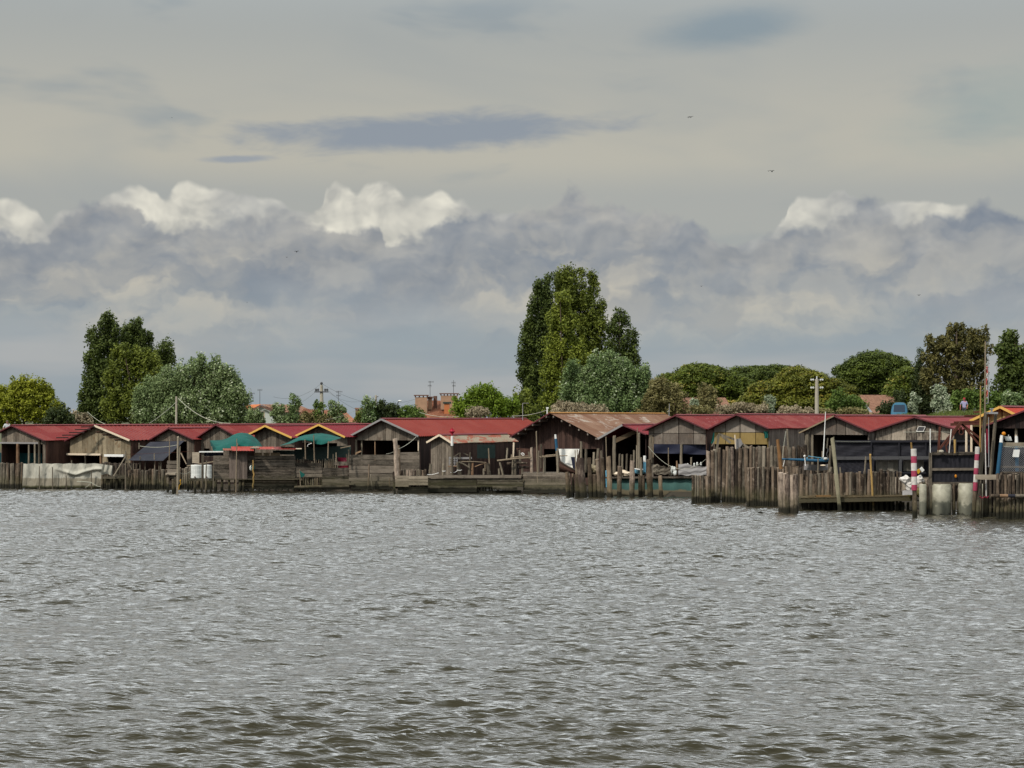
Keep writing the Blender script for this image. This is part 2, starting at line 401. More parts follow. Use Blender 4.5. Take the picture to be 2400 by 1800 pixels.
# ------------------------------------------------------------------ piles and posts
PV = {}
def pile_mesh(mat, kind='pile'):
    i = random.randrange(8)
    key = (mat, kind, i)
    if key not in PV:
        st = random.getstate(); random.seed((3 if kind == 'pile' else 5) + i*13 + len(mat))
        mb = MB(); n = 10; mb.tint = random.random()
        rough = {'pile': .09, 'stick': .04}[kind]; rows = 9; cut = random.uniform(-.05, .05); flute = [1+random.uniform(-rough, rough) for _ in range(n)]
        ox = oy = 0.0
        for j in range(rows):
            t = j/(rows-1); tz = t+(0 if 0 < j < rows-1 else 0)
            ox += random.uniform(-1, 1)*rough*1.3; oy += random.uniform(-1, 1)*rough
            rr = (1.0-.15*t)*(1+random.uniform(-.07, .07))
            for q in range(n):
                a = 2*math.pi*q/n; r_ = rr*flute[q]*(1+random.uniform(-rough, rough)*.6)
                mb.v.append(Vector((ox+r_*math.cos(a), oy+r_*math.sin(a), tz+(math.cos(a+i)*.010+random.uniform(-.004, .004) if j == rows-1 else 0))))
        for j in range(rows-1):
            for q in range(n): mb.face((j*n+q, j*n+(q+1) % n, (j+1)*n+(q+1) % n, (j+1)*n+q))
        mb.face(reversed(range(n))); mb.face(range((rows-1)*n, rows*n))
        me = mb.build('shape', mat, base=(0,0,0)); d = me.data; bpy.data.objects.remove(me); PV[key] = d
        random.setstate(st)
    return PV[key]
def pile(top, bot, r, mat='pile', name='pile', parent=None, kind='pile', sink=.7):
    """one round timber from bot (waterline or ground) to top"""
    top = Vector(top); bot = Vector(bot); d = (top-bot).normalized(); low = bot-d*sink
    q = Vector((0,0,1)).rotation_difference(d)
    mw = Matrix.Translation(low) @ q.to_matrix().to_4x4() @ Matrix.Rotation(random.uniform(0, 6.28), 4, 'Z') @ Matrix.Diagonal((r, r, (top-low).length, 1))
    o = bpy.data.objects.new(name, pile_mesh(mat, kind)); C.objects.link(o)
    if parent is not None: o.parent = parent; mw = ROOT[parent.name].inverted() @ mw
    o.matrix_basis = mw
    return o
def post(xt, yt, xb, yb, w, Y, mat, label, cat='post', name='wooden_post', group=None, kind='pile', Yt=None, sink=.7):
    Yt = Yt or Y
    o = pile(W(xt, yt, Yt), W(xb, yb, Y), w*Y/F/2, mat, name, None, kind, sink)
    return tag(o, label, cat, group)
def palisade(label, xs, ytop, ybot, Ys, n, w, mat='pile', group='pile palisades along the water', jit=2.0, lean=2.0, mats=None, name='pile_palisade', gaps=()):
    """row of timbers from xs[0] to xs[1]; ytop/ybot photo rows at both ends"""
    x0, x1 = xs
    root = thing(name, label, 'palisade', W((x0+x1)/2, ybot[0]/2+ybot[1]/2, (Ys[0]+Ys[1])/2), 0, group)
    for i in range(n):
        t = (i+.5)/n; px = x0+(x1-x0)*t; Y = Ys[0]+(Ys[1]-Ys[0])*t
        if any(a < px < b for a, b in gaps): continue
        yt = ytop[0]+(ytop[1]-ytop[0])*t+random.gauss(0, jit)*1.15; yb = ybot[0]+(ybot[1]-ybot[0])*t
        ww = w*random.uniform(.82, 1.22); l = random.uniform(-lean, lean)
        pile(W(px+l, yt, Y+random.uniform(-.12, .12)), W(px+random.uniform(-.6, .6), yb, Y), ww*Y/F/2, random.choice(mats) if mats else mat, 'pile', root)
    return root

def boards(mb, xa, xb, yt, yb, Y, n, thick=.05, ragged=1.0, Yb=None, gap=.12):
    """horizontal boards between photo columns xa..xb, rows yt..yb"""
    Yb = Yb or Y
    for i in range(n):
        a = yt+(yb-yt)*i/n; b = yt+(yb-yt)*(i+1)/n-(yb-yt)/n*gap*random.uniform(.2, 1.3)
        mb.tint = random.random(); e0 = random.uniform(-1, 1)*ragged; e1 = random.uniform(-1, 1)*ragged; t = random.uniform(-.4, .4)
        dy = random.uniform(-.02, .02)
        p = [W(xa+e0, b+t, Y), W(xb+e1, b-t, Yb), W(xb+e1, a-t, Yb), W(xa+e0, a+t, Y)]
        for q in p: q.y += dy
        mb.prism(p, (0, thick, 0))
def vboards(mb, xa, xb, yt, yb, Y, n, thick=.05, ragged=1.0, Yb=None):
    Yb = Yb or Y
    for i in range(n):
        t0 = i/n; t1 = (i+1)/n-.08/n; a = xa+(xb-xa)*t0; b = xa+(xb-xa)*t1; ya = Y+(Yb-Y)*t0; y2 = Y+(Yb-Y)*t1
        mb.tint = random.random(); r0 = random.uniform(-1, 1)*ragged; dy = random.uniform(-.015, .015)
        p = [W(a, yb, ya), W(b, yb, y2), W(b, yt+r0, y2), W(a, yt+r0, ya)]
        for q in p: q.y += dy
        mb.prism(p, (0, thick, 0))

# ------------------------------------------------------------------ sheds
def corr(mb, y0, y1, xr, zr, xe, ze, period, amp, trap=False, sheet=1.1, lift=0.0):
    """corrugated roof slope in shed coordinates: ridge (xr,zr) to eave (xe,ze), ribs run down the slope"""
    d = Vector((xe-xr, 0, ze-zr)); nrm = Vector((-(d.z), 0, d.x)); nrm.normalize()
    if nrm.z < 0: nrm = -nrm
    per = 6; n = max(4, int((y1-y0)/period*per)); cur = len(mb.v); rows = 3
    tints = {}
    for i in range(n+1):
        y = y0+(y1-y0)*i/n; ph = (y-y0)/period*2*math.pi; w = math.sin(ph)
        if trap: w = max(-.2, min(1, w*2.2-.9))
        off = nrm*(amp*w+lift)
        for r in range(rows):
            t = r/(rows-1); sag = .015*math.sin(y*1.3+r*2)*(0 < r)
            mb.v.append(Vector((xr+d.x*t, y, zr+d.z*t+sag))+off)
    for i in range(n):
        for r in range(rows-1):
            k = (int((i/n)*(y1-y0)/sheet), r)
            if k not in tints: tints[k] = random.random()
            mb.tint = tints[k]; a = cur+i*rows+r
            mb.face((a, a+rows, a+rows+1, a+1))

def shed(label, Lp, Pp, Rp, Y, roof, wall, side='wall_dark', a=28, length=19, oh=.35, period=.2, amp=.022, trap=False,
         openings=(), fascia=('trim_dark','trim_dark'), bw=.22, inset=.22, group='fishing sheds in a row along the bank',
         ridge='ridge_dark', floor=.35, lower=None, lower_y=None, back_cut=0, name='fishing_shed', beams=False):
    A = R(a); c, s = math.cos(A), math.sin(A)
    X0 = (Pp[0]-CX)*Y/F
    def tx(px, yoff=0.0):                          # photo column -> local x on the plane yoff behind the roof edge
        x0 = X0+yoff*s; y0 = Y+yoff*c; k = (px-CX)/F
        return (k*y0-x0)/(c+k*s)
    def tz(px, py, yoff=0.0):
        t = tx(px, yoff); d = Y+yoff*c-t*s
        return H-(py-HZ)*d/F
    root = thing(name, label, 'shed', (X0, Y, 0), -A, group)
    zp = tz(*Pp); xl, zl, xr, zr = tx(Lp[0]), tz(*Lp), tx(Rp[0]), tz(*Rp)
    # roof
    mb = MB(); corr(mb, 0, length, 0, zp, xr, zr, period, amp, trap); mb2 = mb
    corr(mb2, 0, length, 0, zp, xl, zl, period, amp, trap)
    mb2.build('roof', roof, root, False, smooth=False)
    mb = MB()
    for x1, z1 in ((xr, zr), (xl, zl)):
        d = Vector((x1, 0, z1-zp)).normalized()*.17; q = .035+amp
        mb.hexa([(0, -.02, zp+q), (0, length, zp+q), (d.x, length, zp+d.z+q), (d.x, -.02, zp+d.z+q)],
                [(0, -.02, zp+q+.012), (0, length, zp+q+.012), (d.x, length, zp+d.z+q+.012), (d.x, -.02, zp+d.z+q+.012)])
    mb.build('ridge_cap', ridge, root, False)
    for (x1, z1), fm in (((xl, zl), fascia[0]), ((xr, zr), fascia[1])):
        if not fm: continue
        mb = MB(); th = .13 if 'gold' in fm or 'grey' in fm or 'cream' in fm else .08
        mb.bar((0, -.03, zp-.02), (x1, -.03, z1-.02), .035, th, Vector((0,0,1)))
        mb.build('fascia_board', fm, root, False)
    # rafters and purlin ends under the overhang
    if beams:
        mb = MB()
        for x1, z1 in ((xl, zl), (xr, zr)):
            for t in (.08, .25, .42, .6, .78, .95):
                mb.bar((x1*t, -.02, zp+(z1-zp)*t-.12), (x1*t, oh+.1, zp+(z1-zp)*t-.12), .09, .12)
        mb.build('purlin_end', 'wall_panel', root, False)
    # walls
    slope_l = (zl-zp)/xl; slope_r = (zr-zp)/xr
    def roofz(x): return zp-.05+(slope_r*x if x > 0 else slope_l*x)
    wl, wr = xl+inset, xr-inset
    ops = []
    for (ax, ay, bx, by) in openings:
        ops.append((tx(ax, oh), tx(bx, oh), tz((ax+bx)/2, by, oh), tz((ax+bx)/2, ay, oh)))
    cuts = {wl, wr, 0.0}
    for o in ops: cuts |= {o[0], o[1]}
    x = wl
    while x < wr: cuts.add(x); x += bw*random.uniform(.8, 1.2)
    cuts = sorted(q for q in cuts if wl-1e-4 <= q <= wr+1e-4)
    mb = MB(); low = MB()
    zlow = tz(Pp[0], lower_y, oh) if lower_y else None
    for i in range(len(cuts)-1):
        xa, xb = cuts[i], cuts[i+1]
        if xb-xa < .012: continue
        tt = random.random(); dy = random.uniform(0, .012); xm = (xa+xb)/2
        spans = [(floor, None)]
        for o in ops:
            if o[0]-1e-3 <= xm <= o[1]+1e-3:
                new = []
                for z0, z1 in spans:
                    top = z1 if z1 is not None else 99
                    if o[3] <= z0 or o[2] >= top: new.append((z0, z1)); continue
                    if o[2] > z0+.02: new.append((z0, o[2]))
                    if z1 is None or o[3] < z1: new.append((o[3], z1))
                spans = new
        for z0, z1 in spans:
            za, zb = (z1, z1) if z1 is not None else (roofz(xa), roofz(xb))
            if max(za, zb) <= z0+.01: continue
            za = max(za, z0+.005); zb = max(zb, z0+.005)
            g = .006 if bw < .5 else .018
            segs = [(mb, z0, za, zb)]
            if zlow is not None:
                if max(za, zb) <= zlow: segs = [(low, z0, za, zb)]
                elif z0 < zlow: segs = [(low, z0, zlow-.03, zlow-.03), (mb, zlow, max(za, zlow+.01), max(zb, zlow+.01))]
            for w_, q0, qa, qb in segs:
                w_.tint = tt if w_ is mb else (tt*1.7) % 1
                w_.prism([(xa+g, oh+dy, q0), (xb-g, oh+dy, q0), (xb-g, oh+dy, qb), (xa+g, oh+dy, qa)], (0, .045, 0))
    if mb.v: mb.build('front_wall', wall, root, False)
    if low.v: low.build('lower_wall', lower or wall, root, False)
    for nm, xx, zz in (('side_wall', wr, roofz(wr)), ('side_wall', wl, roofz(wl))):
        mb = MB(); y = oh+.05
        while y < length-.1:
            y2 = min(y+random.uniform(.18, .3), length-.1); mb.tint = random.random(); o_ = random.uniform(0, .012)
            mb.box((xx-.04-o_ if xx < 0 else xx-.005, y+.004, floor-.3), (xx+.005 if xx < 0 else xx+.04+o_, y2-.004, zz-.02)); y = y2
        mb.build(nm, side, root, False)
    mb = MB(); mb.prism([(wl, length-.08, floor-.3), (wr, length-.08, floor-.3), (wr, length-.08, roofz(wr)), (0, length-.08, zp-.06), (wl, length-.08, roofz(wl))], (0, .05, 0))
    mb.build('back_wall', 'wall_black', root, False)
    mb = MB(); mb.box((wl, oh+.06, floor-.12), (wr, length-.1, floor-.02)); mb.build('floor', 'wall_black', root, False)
    root_tools = dict(root=root, tx=tx, tz=tz, oh=oh, zp=zp, xl=xl, xr=xr, Y=Y, A=A)
    return root_tools

def on_front(S, px, py, off=0.0):
    """local point on the shed's front wall plane seen at a photo position"""
    yo = S['oh']+off; return Vector((S['tx'](px, yo), yo, S['tz'](px, py, yo)))
def front_box(S, name, mat, xa, ya, xb, yb, off=-.05, thick=.05):
    mb = MB(); p0 = on_front(S, xa, yb, off); p1 = on_front(S, xb, ya, off)
    mb.box((p0.x, p0.y-thick, p0.z), (p1.x, p0.y, p1.z)); return mb.build(name, mat, S['root'], False)
def front_post(S, px, yt, yb, w, mat='post', off=-.06):
    p = on_front(S, px, yt, off); q = on_front(S, px, yb, off); q.x = p.x
    mb = MB(); mb.tint = random.random(); r = w*S['Y']/F/2
    mb.tube([q, q.lerp(p, .35)+Vector((random.uniform(-.02,.02),0,0)), q.lerp(p, .7), p], [r*1.08, r, r*.96, r*.9], 8, True, .05)
    return mb.build('post', mat, S['root'], False)

# ------------------------------------------------------------------ sky, sun, camera
def make_world():
    w = bpy.data.worlds.new("World"); bpy.context.scene.world = w; w.use_nodes = True
    k = NT(w.node_tree); bg = k.n['Background']
    d = k.new('ShaderNodeTexCoord').outputs['Generated']
    sp = k.new('ShaderNodeSeparateXYZ'); k.l.new(d, sp.inputs[0])
    az = k.m('MULTIPLY', k.m('ARCTAN2', sp.outputs[0], sp.outputs[1]), 10)
    el = k.m('MULTIPLY', sp.outputs[2], 10)
    cb = k.new('ShaderNodeCombineXYZ'); k.l.new(az, cb.inputs[0]); k.l.new(el, cb.inputs[1]); P = cb.outputs[0]
    # high thin cloud
    big = k.noise(k.mapv(P, (.45, 1.1, 1), (3.1, .4, 0)), 1, 4, .55, .4)
    patch = k.noise(k.mapv(P, (.9, 2.6, 1), (7.3, 1.2, 0)), 1, 4, .5, .3)
    up = k.mix(k.m('MULTIPLY', k.sm(el, 1.35, 2.25), .8), (.49, .465, .39), (.345, .378, .385))
    up = k.mix(k.m('MULTIPLY', k.sm(big, .50, .72), .45), up, (.335, .36, .36))
    up = k.mix(k.m('MULTIPLY', k.sm(patch, .56, .74), .55), up, (.24, .29, .325))
    # blue-grey gap high right, as an elongated lens, and the grey streak over the cumulus
    def lens(cx, cy, rx, ry, tilt, lo, hi, amp, fr):
        px = k.m('SUBTRACT', az, (cx-CX)/450); py = k.m('SUBTRACT', el, (HZ-cy)/450)
        py = k.m('SUBTRACT', py, k.m('MULTIPLY', px, tilt))
        a = k.m('POWER', k.m('DIVIDE', px, rx/450), 2); b = k.m('POWER', k.m('DIVIDE', py, ry/450), 2)
        n = k.noise(k.mapv(P, (fr, fr*3.2, 1), (cx*.01, 0, 0)), 1, 4, .62, .35)
        return k.sm(k.m('ADD', k.m('SQRT', k.m('ADD', a, b)), k.m('MULTIPLY', k.m('SUBTRACT', n, .5), amp)), hi, lo)
    up = k.mix(k.m('MULTIPLY', lens(1700, 92, 210, 55, .10, .2, 1.25, .9, 1.6), .75), up, (.215, .28, .325))
    up = k.mix(k.m('MULTIPLY', lens(2330, 280, 260, 110, .1, .2, 1.3, 1.2, 1.3), .5), up, (.29, .365, .36))
    up = k.mix(lens(1000, 320, 520, 50, .05, .45, 1.1, 1.6, 1.8), up, (.275, .305, .345))
    up = k.mix(k.m('MULTIPLY', lens(560, 384, 90, 10, .04, .3, 1.1, 1.6, 2.5), .8), up, (.29, .32, .365))
    up = k.mix(k.m('MULTIPLY', k.sm(el, 1.34, 1.12), .55), up, (.325, .35, .36))
    # cumulus bank: top outline against azimuth
    A1 = [(0,488),(60,484),(105,494),(135,520),(160,510),(250,480),(325,440),(340,436),(372,450),(398,470),(430,448),(455,436),(480,436),(500,448),(560,458),(640,466),(700,486),(728,496),(745,480),(765,440),(785,424),(812,428),(835,444),(862,428),(885,426),(925,442),(955,466),(985,456),(1030,446),(1075,468),(1130,498),(1200,494)]
    A2 = [(1200,520),(1700,570),(1790,560),(1838,505),(1850,470),(1868,455),(1905,464),(1925,462),(1952,444),(1972,446),(1985,470),(2040,500),(2100,476),(2140,474),(2200,480),(2240,480),(2270,500),(2400,530)]
    B1 = [(0,575),(50,550),(120,528),(145,500),(200,480),(260,468),(320,462),(345,500),(400,512),(500,502),(560,492),(640,496),(700,504),(745,520),(760,532),(820,520),(870,508),(893,516),(905,548),(960,540),(1010,530),(1060,515),(1110,512),(1150,500),(1190,482),(1240,470),(1290,464),(1330,448),(1400,478),(1500,486),(1600,508)]
    B2 = [(1600,508),(1700,545),(1750,562),(1790,540),(1850,516),(1920,520),(1990,502),(2015,470),(2045,460),(2080,480),(2110,508),(2160,516),(2220,508),(2260,484),(2290,486),(2340,506),(2400,508)]
    wob = k.noise(k.mapv(P, (1, 1, 1), (1.7, 0, 0)), 3.2, 4, .6, 0, 1)
    dis = k.new('ShaderNodeVectorMath', operation='SUBTRACT'); k.l.new(wob, dis.inputs[0]); dis.inputs[1].default_value = (.5, .5, .5)
    def warp(a):
        sc = k.new('ShaderNodeVectorMath', operation='SCALE'); k.l.new(dis.outputs[0], sc.inputs[0]); sc.inputs[3].default_value = a
        ad = k.new('ShaderNodeVectorMath', operation='ADD'); k.l.new(P, ad.inputs[0]); k.l.new(sc.outputs[0], ad.inputs[1])
        q = k.new('ShaderNodeSeparateXYZ'); k.l.new(ad.outputs[0], q.inputs[0]); return ad.outputs[0], q.outputs[0], q.outputs[1]
    def prof(u, a, b, split, lo, hi):
        def one(pr, l, h):
            t = k.m('DIVIDE', k.m('SUBTRACT', u, (l-CX)/450), (h-l)/450, clamp=True)
            return k.m('MULTIPLY', k.ramp(t, [((x-l)/(h-l), (HZ-y)/450/2) for x, y in pr], 'EASE'), 2)
        s_ = k.m('GREATER_THAN', u, (split-CX)/450)
        return k.m('ADD', k.m('MULTIPLY', one(a, lo, split), k.m('SUBTRACT', 1, s_)), k.m('MULTIPLY', one(b, split, hi), s_))
    PA, ua, va = warp(.07); PB, ub, vb = warp(.26)
    vo = k.new('ShaderNodeTexVoronoi', feature='SMOOTH_F1'); k.l.new(k.mapv(PA, (7, 8, 1)), vo.inputs['Vector']); vo.inputs['Scale'].default_value = 1; vo.inputs['Smoothness'].default_value = .5
    dA = k.m('ADD', k.m('SUBTRACT', prof(ua, A1, A2, 1200, 0, 2400), va), k.m('MULTIPLY', k.m('SUBTRACT', .40, vo.outputs['Distance']), .07))
    nB = k.noise(k.mapv(PA, (3.2, 3.6, 1), (4, 1, 0)), 1, 4, .55, .2)
    dB = k.m('ADD', k.m('SUBTRACT', prof(ub, B1, B2, 1600, 0, 2400), vb), k.m('MULTIPLY', k.m('SUBTRACT', nB, .63), .24))
    def relief(v, sx, sy, dx, dy, det, loc, gain):
        a = k.noise(k.mapv(v, (sx, sy, 1), loc), 1, det, .56, .25)
        b = k.noise(k.mapv(v, (sx, sy, 1), (loc[0]+dx*sx, loc[1]+dy*sy, loc[2])), 1, det, .56, .25)
        return k.m('ADD', k.m('MULTIPLY', k.m('SUBTRACT', a, b), gain), .5, clamp=True)
    rel = relief(PB, 1.5, 2.4, -.07, .13, 4, (6, 2, 0), 2.9)
    rel2 = relief(PA, 3.6, 4.6, -.035, .055, 3, (3, 8, 0), 2.6)
    # sunlit heads: smooth white shoulders with soft modelling
    white = k.mix(k.m('ADD', k.m('MULTIPLY', rel2, .65), k.m('MULTIPLY', rel, .35)), (.38, .375, .35), (.92, .87, .73))
    wt = [(0,.85),(90,.85),(140,.45),(300,.6),(335,.95),(480,.95),(530,.6),(600,.4),(700,.5),(740,1),(1050,.95),(1110,.55),(1200,.1),(1700,.05),(1780,.2),(1850,.8),(1960,.7),(2020,.2),(2095,.4),(2140,.9),(2240,.75),(2290,.1),(2400,0)]
    wv = k.ramp(k.m('DIVIDE', k.m('ADD', ua, CX/450), 2400/450, clamp=True), [(x/2400, v) for x, v in wt])
    heads = k.mix(wv, k.mix(rel2, (.25, .265, .295), (.42, .42, .41)), white)
    # grey-beige front of the bank
    n1 = k.noise(k.mapv(PB, (.85, 1.9, 1), (2.2, 5.1, 0)), 1, 5, .56, .4)
    n2 = k.noise(k.mapv(PB, (2.2, 3.8, 1), (9.2, 3.1, 0)), 1, 4, .6, .4)
    pat = k.m('ADD', k.m('MULTIPLY', k.sm(k.m('ADD', k.m('MULTIPLY', n1, .7), k.m('MULTIPLY', n2, .3)), .41, .60), .55), k.m('MULTIPLY', k.sm(rel, .28, .74), .55), clamp=True)
    body = k.mix(pat, (.200, .232, .285), (.52, .485, .415))
    hor = k.mix(k.sm(k.noise(k.mapv(P, (.4, 2.2, 1), (1, 4, 0)), 1, 4, .5), .42, .62), (.30, .35, .39), (.40, .415, .425))
    body = k.mix(k.sm(k.m('ADD', el, k.m('MULTIPLY', k.m('SUBTRACT', n1, .5), .8)), .80, .26), body, hor)
    edge = k.m('MULTIPLY', k.sm(dB, -.04, .03), k.sm(dB, .42, .06))
    body = k.mix(k.m('MULTIPLY', edge, .62), body, k.mix(rel2, (.175, .20, .25), (.41, .405, .395)))
    sky = k.mix(k.sm(dA, -.006, .03), up, heads)
    sky = k.mix(k.sm(dB, -.02, .045), sky, body)
    ni = k.new('ShaderNodeTexSky', sky_type='NISHITA', sun_disc=False); ni.sun_elevation = R(SUN_EL); ni.sun_rotation = R(SUN_AZ)
    ns = k.new('ShaderNodeVectorMath', operation='SCALE'); k.l.new(ni.outputs[0], ns.inputs[0]); ns.inputs[3].default_value = .10
    out = k.mix(.93, ns.outputs[0], sky)
    # brighter thin overcast higher up, out of the picture
    hi = k.new('ShaderNodeVectorMath', operation='SCALE'); k.l.new(out, hi.inputs[0]); k.l.new(k.m('ADD', 1, k.m('MULTIPLY', k.sm(el, 1.9, 3.6), 1.75)), hi.inputs[3])
    k.l.new(hi.outputs[0], bg.inputs[0]); bg.inputs[1].default_value = 1.0
SUN_EL, SUN_AZ = 44.0, 222.0      # azimuth clockwise from +Y (the view direction): behind the camera, to its left
make_world()
sl = bpy.data.lights.new('sun', 'SUN'); sl.energy = 3.0; sl.angle = R(4.0); sl.color = (1.0, .93, .82)
so = bpy.data.objects.new('sun', sl); C.objects.link(so)
sd = Vector((math.sin(R(SUN_AZ))*math.cos(R(SUN_EL)), math.cos(R(SUN_AZ))*math.cos(R(SUN_EL)), math.sin(R(SUN_EL))))
so.rotation_euler = sd.to_track_quat('Z', 'Y').to_euler(); so.location = (-30, -20, 60)

cam = bpy.data.cameras.new('camera'); co = bpy.data.objects.new('camera', cam); C.objects.link(co)
co.location = (0, 0, H); co.rotation_euler = (R(90), 0, 0)
cam.sensor_width = 36; cam.lens = 36*F/2400; cam.shift_y = (HZ-900)/2400; cam.clip_end = 9000; cam.clip_start = .5
sc = bpy.context.scene; sc.camera = co
sc.view_settings.view_transform = 'Standard'; sc.view_settings.look = 'None'; sc.view_settings.exposure = 0; sc.view_settings.gamma = 1
sc.render.engine = 'CYCLES'; sc.cycles.max_bounces = 6; sc.cycles.transparent_max_bounces = 6; sc.cycles.caustics_reflective = False

# ------------------------------------------------------------------ water
def mat_water():
    m, k, b = newmat('lagoon_water'); k.n.remove(b)
    pos = k.new('ShaderNodeNewGeometry').outputs['Position']
    n1 = k.noise(k.mapv(pos, (1.5, 7.0, 1)), 1.0, 3, .6, .3)
    bp = k.new('ShaderNodeBump'); bp.inputs['Distance'].default_value = .075; k.l.new(n1, bp.inputs['Height'])
    n2 = k.noise(k.mapv(pos, (3.2, 13.0, 1)), 1.0, 2, .6, .4)
    bq = k.new('ShaderNodeBump'); bq.inputs['Distance'].default_value = .014; k.l.new(n2, bq.inputs['Height']); k.l.new(bp.outputs[0], bq.inputs['Normal'])
    N = bq.outputs[0]
    df = k.new('ShaderNodeBsdfDiffuse'); df.inputs[0].default_value = (.034, .031, .018, 1); k.l.new(N, df.inputs['Normal'])
    gl = k.new('ShaderNodeBsdfGlossy'); gl.inputs[0].default_value = (.975, .955, .955, 1); gl.inputs['Roughness'].default_value = .13; k.l.new(N, gl.inputs['Normal'])
    fr = k.new('ShaderNodeFresnel'); fr.inputs['IOR'].default_value = 1.36; k.l.new(N, fr.inputs['Normal'])
    mx = k.new('ShaderNodeMixShader'); k.put(mx.inputs[0], k.sm(k.m('POWER', fr.outputs[0], .6), .07, .80))
    k.l.new(df.outputs[0], mx.inputs[1]); k.l.new(gl.outputs[0], mx.inputs[2]); k.l.new(mx.outputs[0], k.n['Material Output'].inputs[0])
    M['water'] = m
mat_water()
def make_water():
    r = np.random.default_rng(11)
    ys = list(np.arange(3.0, 17.0, .09))+[17.0]
    while ys[-1] < 142: ys.append(ys[-1]+min(.115, .00006*ys[-1]**2+.012))
    ys = np.array(ys); us = np.concatenate([[-60, -12, -5, -2.5, -1.4, -.9, -.65, -.5], np.linspace(-.42, .42, 900), [.5, .65, .9, 1.4, 2.5, 5, 12, 60]])
    Yg, Ug = np.meshgrid(ys, us, indexing='ij'); Xg = Ug*Yg
    Z = np.zeros_like(Xg); DX = np.zeros_like(Xg); DY = np.zeros_like(Xg)
    n = 76
    lam = np.concatenate([np.geomspace(.30, 2.0, 48), np.geomspace(.14, .30, 28)])
    for L in lam:
        k = 2*math.pi/L; th = math.radians(r.normal(-86, 19 if L > .30 else 14)); ph = r.uniform(0, 2*math.pi)
        sl = (.081*math.exp(-((math.log(L/.50))/.55)**2) if L >= .30 else .060) * r.uniform(.6, 1.3)
        A = sl/k*1.2; kx, ky = k*math.cos(th), k*math.sin(th)
        a = kx*Xg+ky*Yg+ph; cs, sn = np.cos(a), np.sin(a)
        Z += A*cs; DX -= .6*A*kx/k*sn; DY -= .6*A*ky/k*sn
    # gusts: some patches of water are rougher than others
    g = 1+.28*np.sin(Xg*.21+Yg*.13+1)*np.sin(Yg*.17-Xg*.08)+.18*np.sin(Xg*.55-Yg*.31)
    g = g*np.clip((.5-np.abs(Ug))/.07, 0, 1)
    Z *= g; V = np.stack([Xg+DX*g, Yg+DY*g, Z], -1).reshape(-1, 3)
    nr, nc = len(ys), len(us)
    i = np.arange(nr*nc).reshape(nr, nc)
    q = np.stack([i[:-1, :-1], i[:-1, 1:], i[1:, 1:], i[1:, :-1]], -1).reshape(-1, 4)
    # the sheet around and below the waves reaching far out
    e = len(V); ex = np.array([(-900,-900,-.3),(900,-900,-.3),(900,150,-.3),(-900,150,-.3)])
    V = np.vstack([V, ex]); q = np.vstack([q, [[e, e+1, e+2, e+3]]])
    me = bpy.data.meshes.new('water'); me.vertices.add(len(V)); me.vertices.foreach_set('co', V.astype(np.float32).ravel())
    me.loops.add(len(q)*4); me.loops.foreach_set('vertex_index', q.astype(np.int32).ravel()); me.polygons.add(len(q))
    me.polygons.foreach_set('loop_start', np.arange(0, len(q)*4, 4, dtype=np.int32)); me.polygons.foreach_set('loop_total', np.full(len(q), 4, np.int32))
    me.polygons.foreach_set('use_smooth', np.ones(len(q), bool)); me.update()
    me.materials.append(M['water']); o = bpy.data.objects.new('water', me); C.objects.link(o)
    tag(o, 'choppy grey-green lagoon water', None, None, 'structure')
make_water()

# ------------------------------------------------------------------ ground
shore = [(-400,136),(0,136),(900,134.5),(1330,127),(1640,117),(1830,106),(2300,100),(2400,98),(3000,90)]
SX = [(p-CX)/F*y for p, y in shore]; SY = [y for p, y in shore]
def ground_z(x, y):
    sy = np.interp(x, SX, SY); d = y-sy
    bank = np.clip(d/2.0, 0, 1)
    z = -1.2+bank*1.5
    dist = 23 if x > 12 else 21
    crest = np.interp(x, [-60, -20, 5, 20, 30, 35, 60], [3.0, 3.2, 3.6, 4.7, 4.95, 5.25, 5.4])
    yc = np.interp(x, [-60, 5, 25, 60], [158, 158, 150, 148])
    t = np.clip((y-(yc-9))/9, 0, 1); t = t*t*(3-2*t)
    z = z+(crest-z)*t if y < yc else crest
    back = np.interp(x, [-60, 5, 20, 60], [2.6, 2.8, 4.4, 4.5])
    t2 = np.clip((y-yc-1)/7, 0, 1)
    if y > yc: z = crest+(back-crest)*t2
    return float(z)
def make_ground():
    mb = MB(); xs = list(np.linspace(-90, 90, 91)); ys = list(np.arange(85, 200, 2.0))
    xs = [-3000, -600]+xs+[600, 3000]; ys = ys+[260, 500, 1500, 4000]
    for y in ys:
        for x in xs:
            z = ground_z(min(max(x, -89), 89), y)
            if abs(x) > 100 or y > 200: z = min(z, 2.6)
            mb.v.append(Vector((x, y, z+(.12*math.sin(x*.9+y*.5)*math.sin(y*.7) if y > 140 else 0))))
    nx = len(xs)
    for j in range(len(ys)-1):
        for i in range(nx-1): mb.face((j*nx+i, j*nx+i+1, (j+1)*nx+i+1, (j+1)*nx+i))
    m, k, b = newmat('grassy_earth'); pos = k.new('ShaderNodeNewGeometry').outputs['Position']
    n = k.noise(pos, .6, 6, .65); c = k.mix(k.sm(n, .35, .65), (.06, .05, .03), (.085, .10, .03))
    sp = k.new('ShaderNodeSeparateXYZ'); k.l.new(pos, sp.inputs[0]); c = k.mix(k.sm(sp.outputs[2], 1.3, .7), c, (.035, .028, .018))
    k.l.new(c, b.inputs['Base Color']); b.inputs['Roughness'].default_value = .95
    o = mb.build('ground', m, None, base=(0,0,0), smooth=True); tag(o, None, None, None, 'structure')
make_ground()
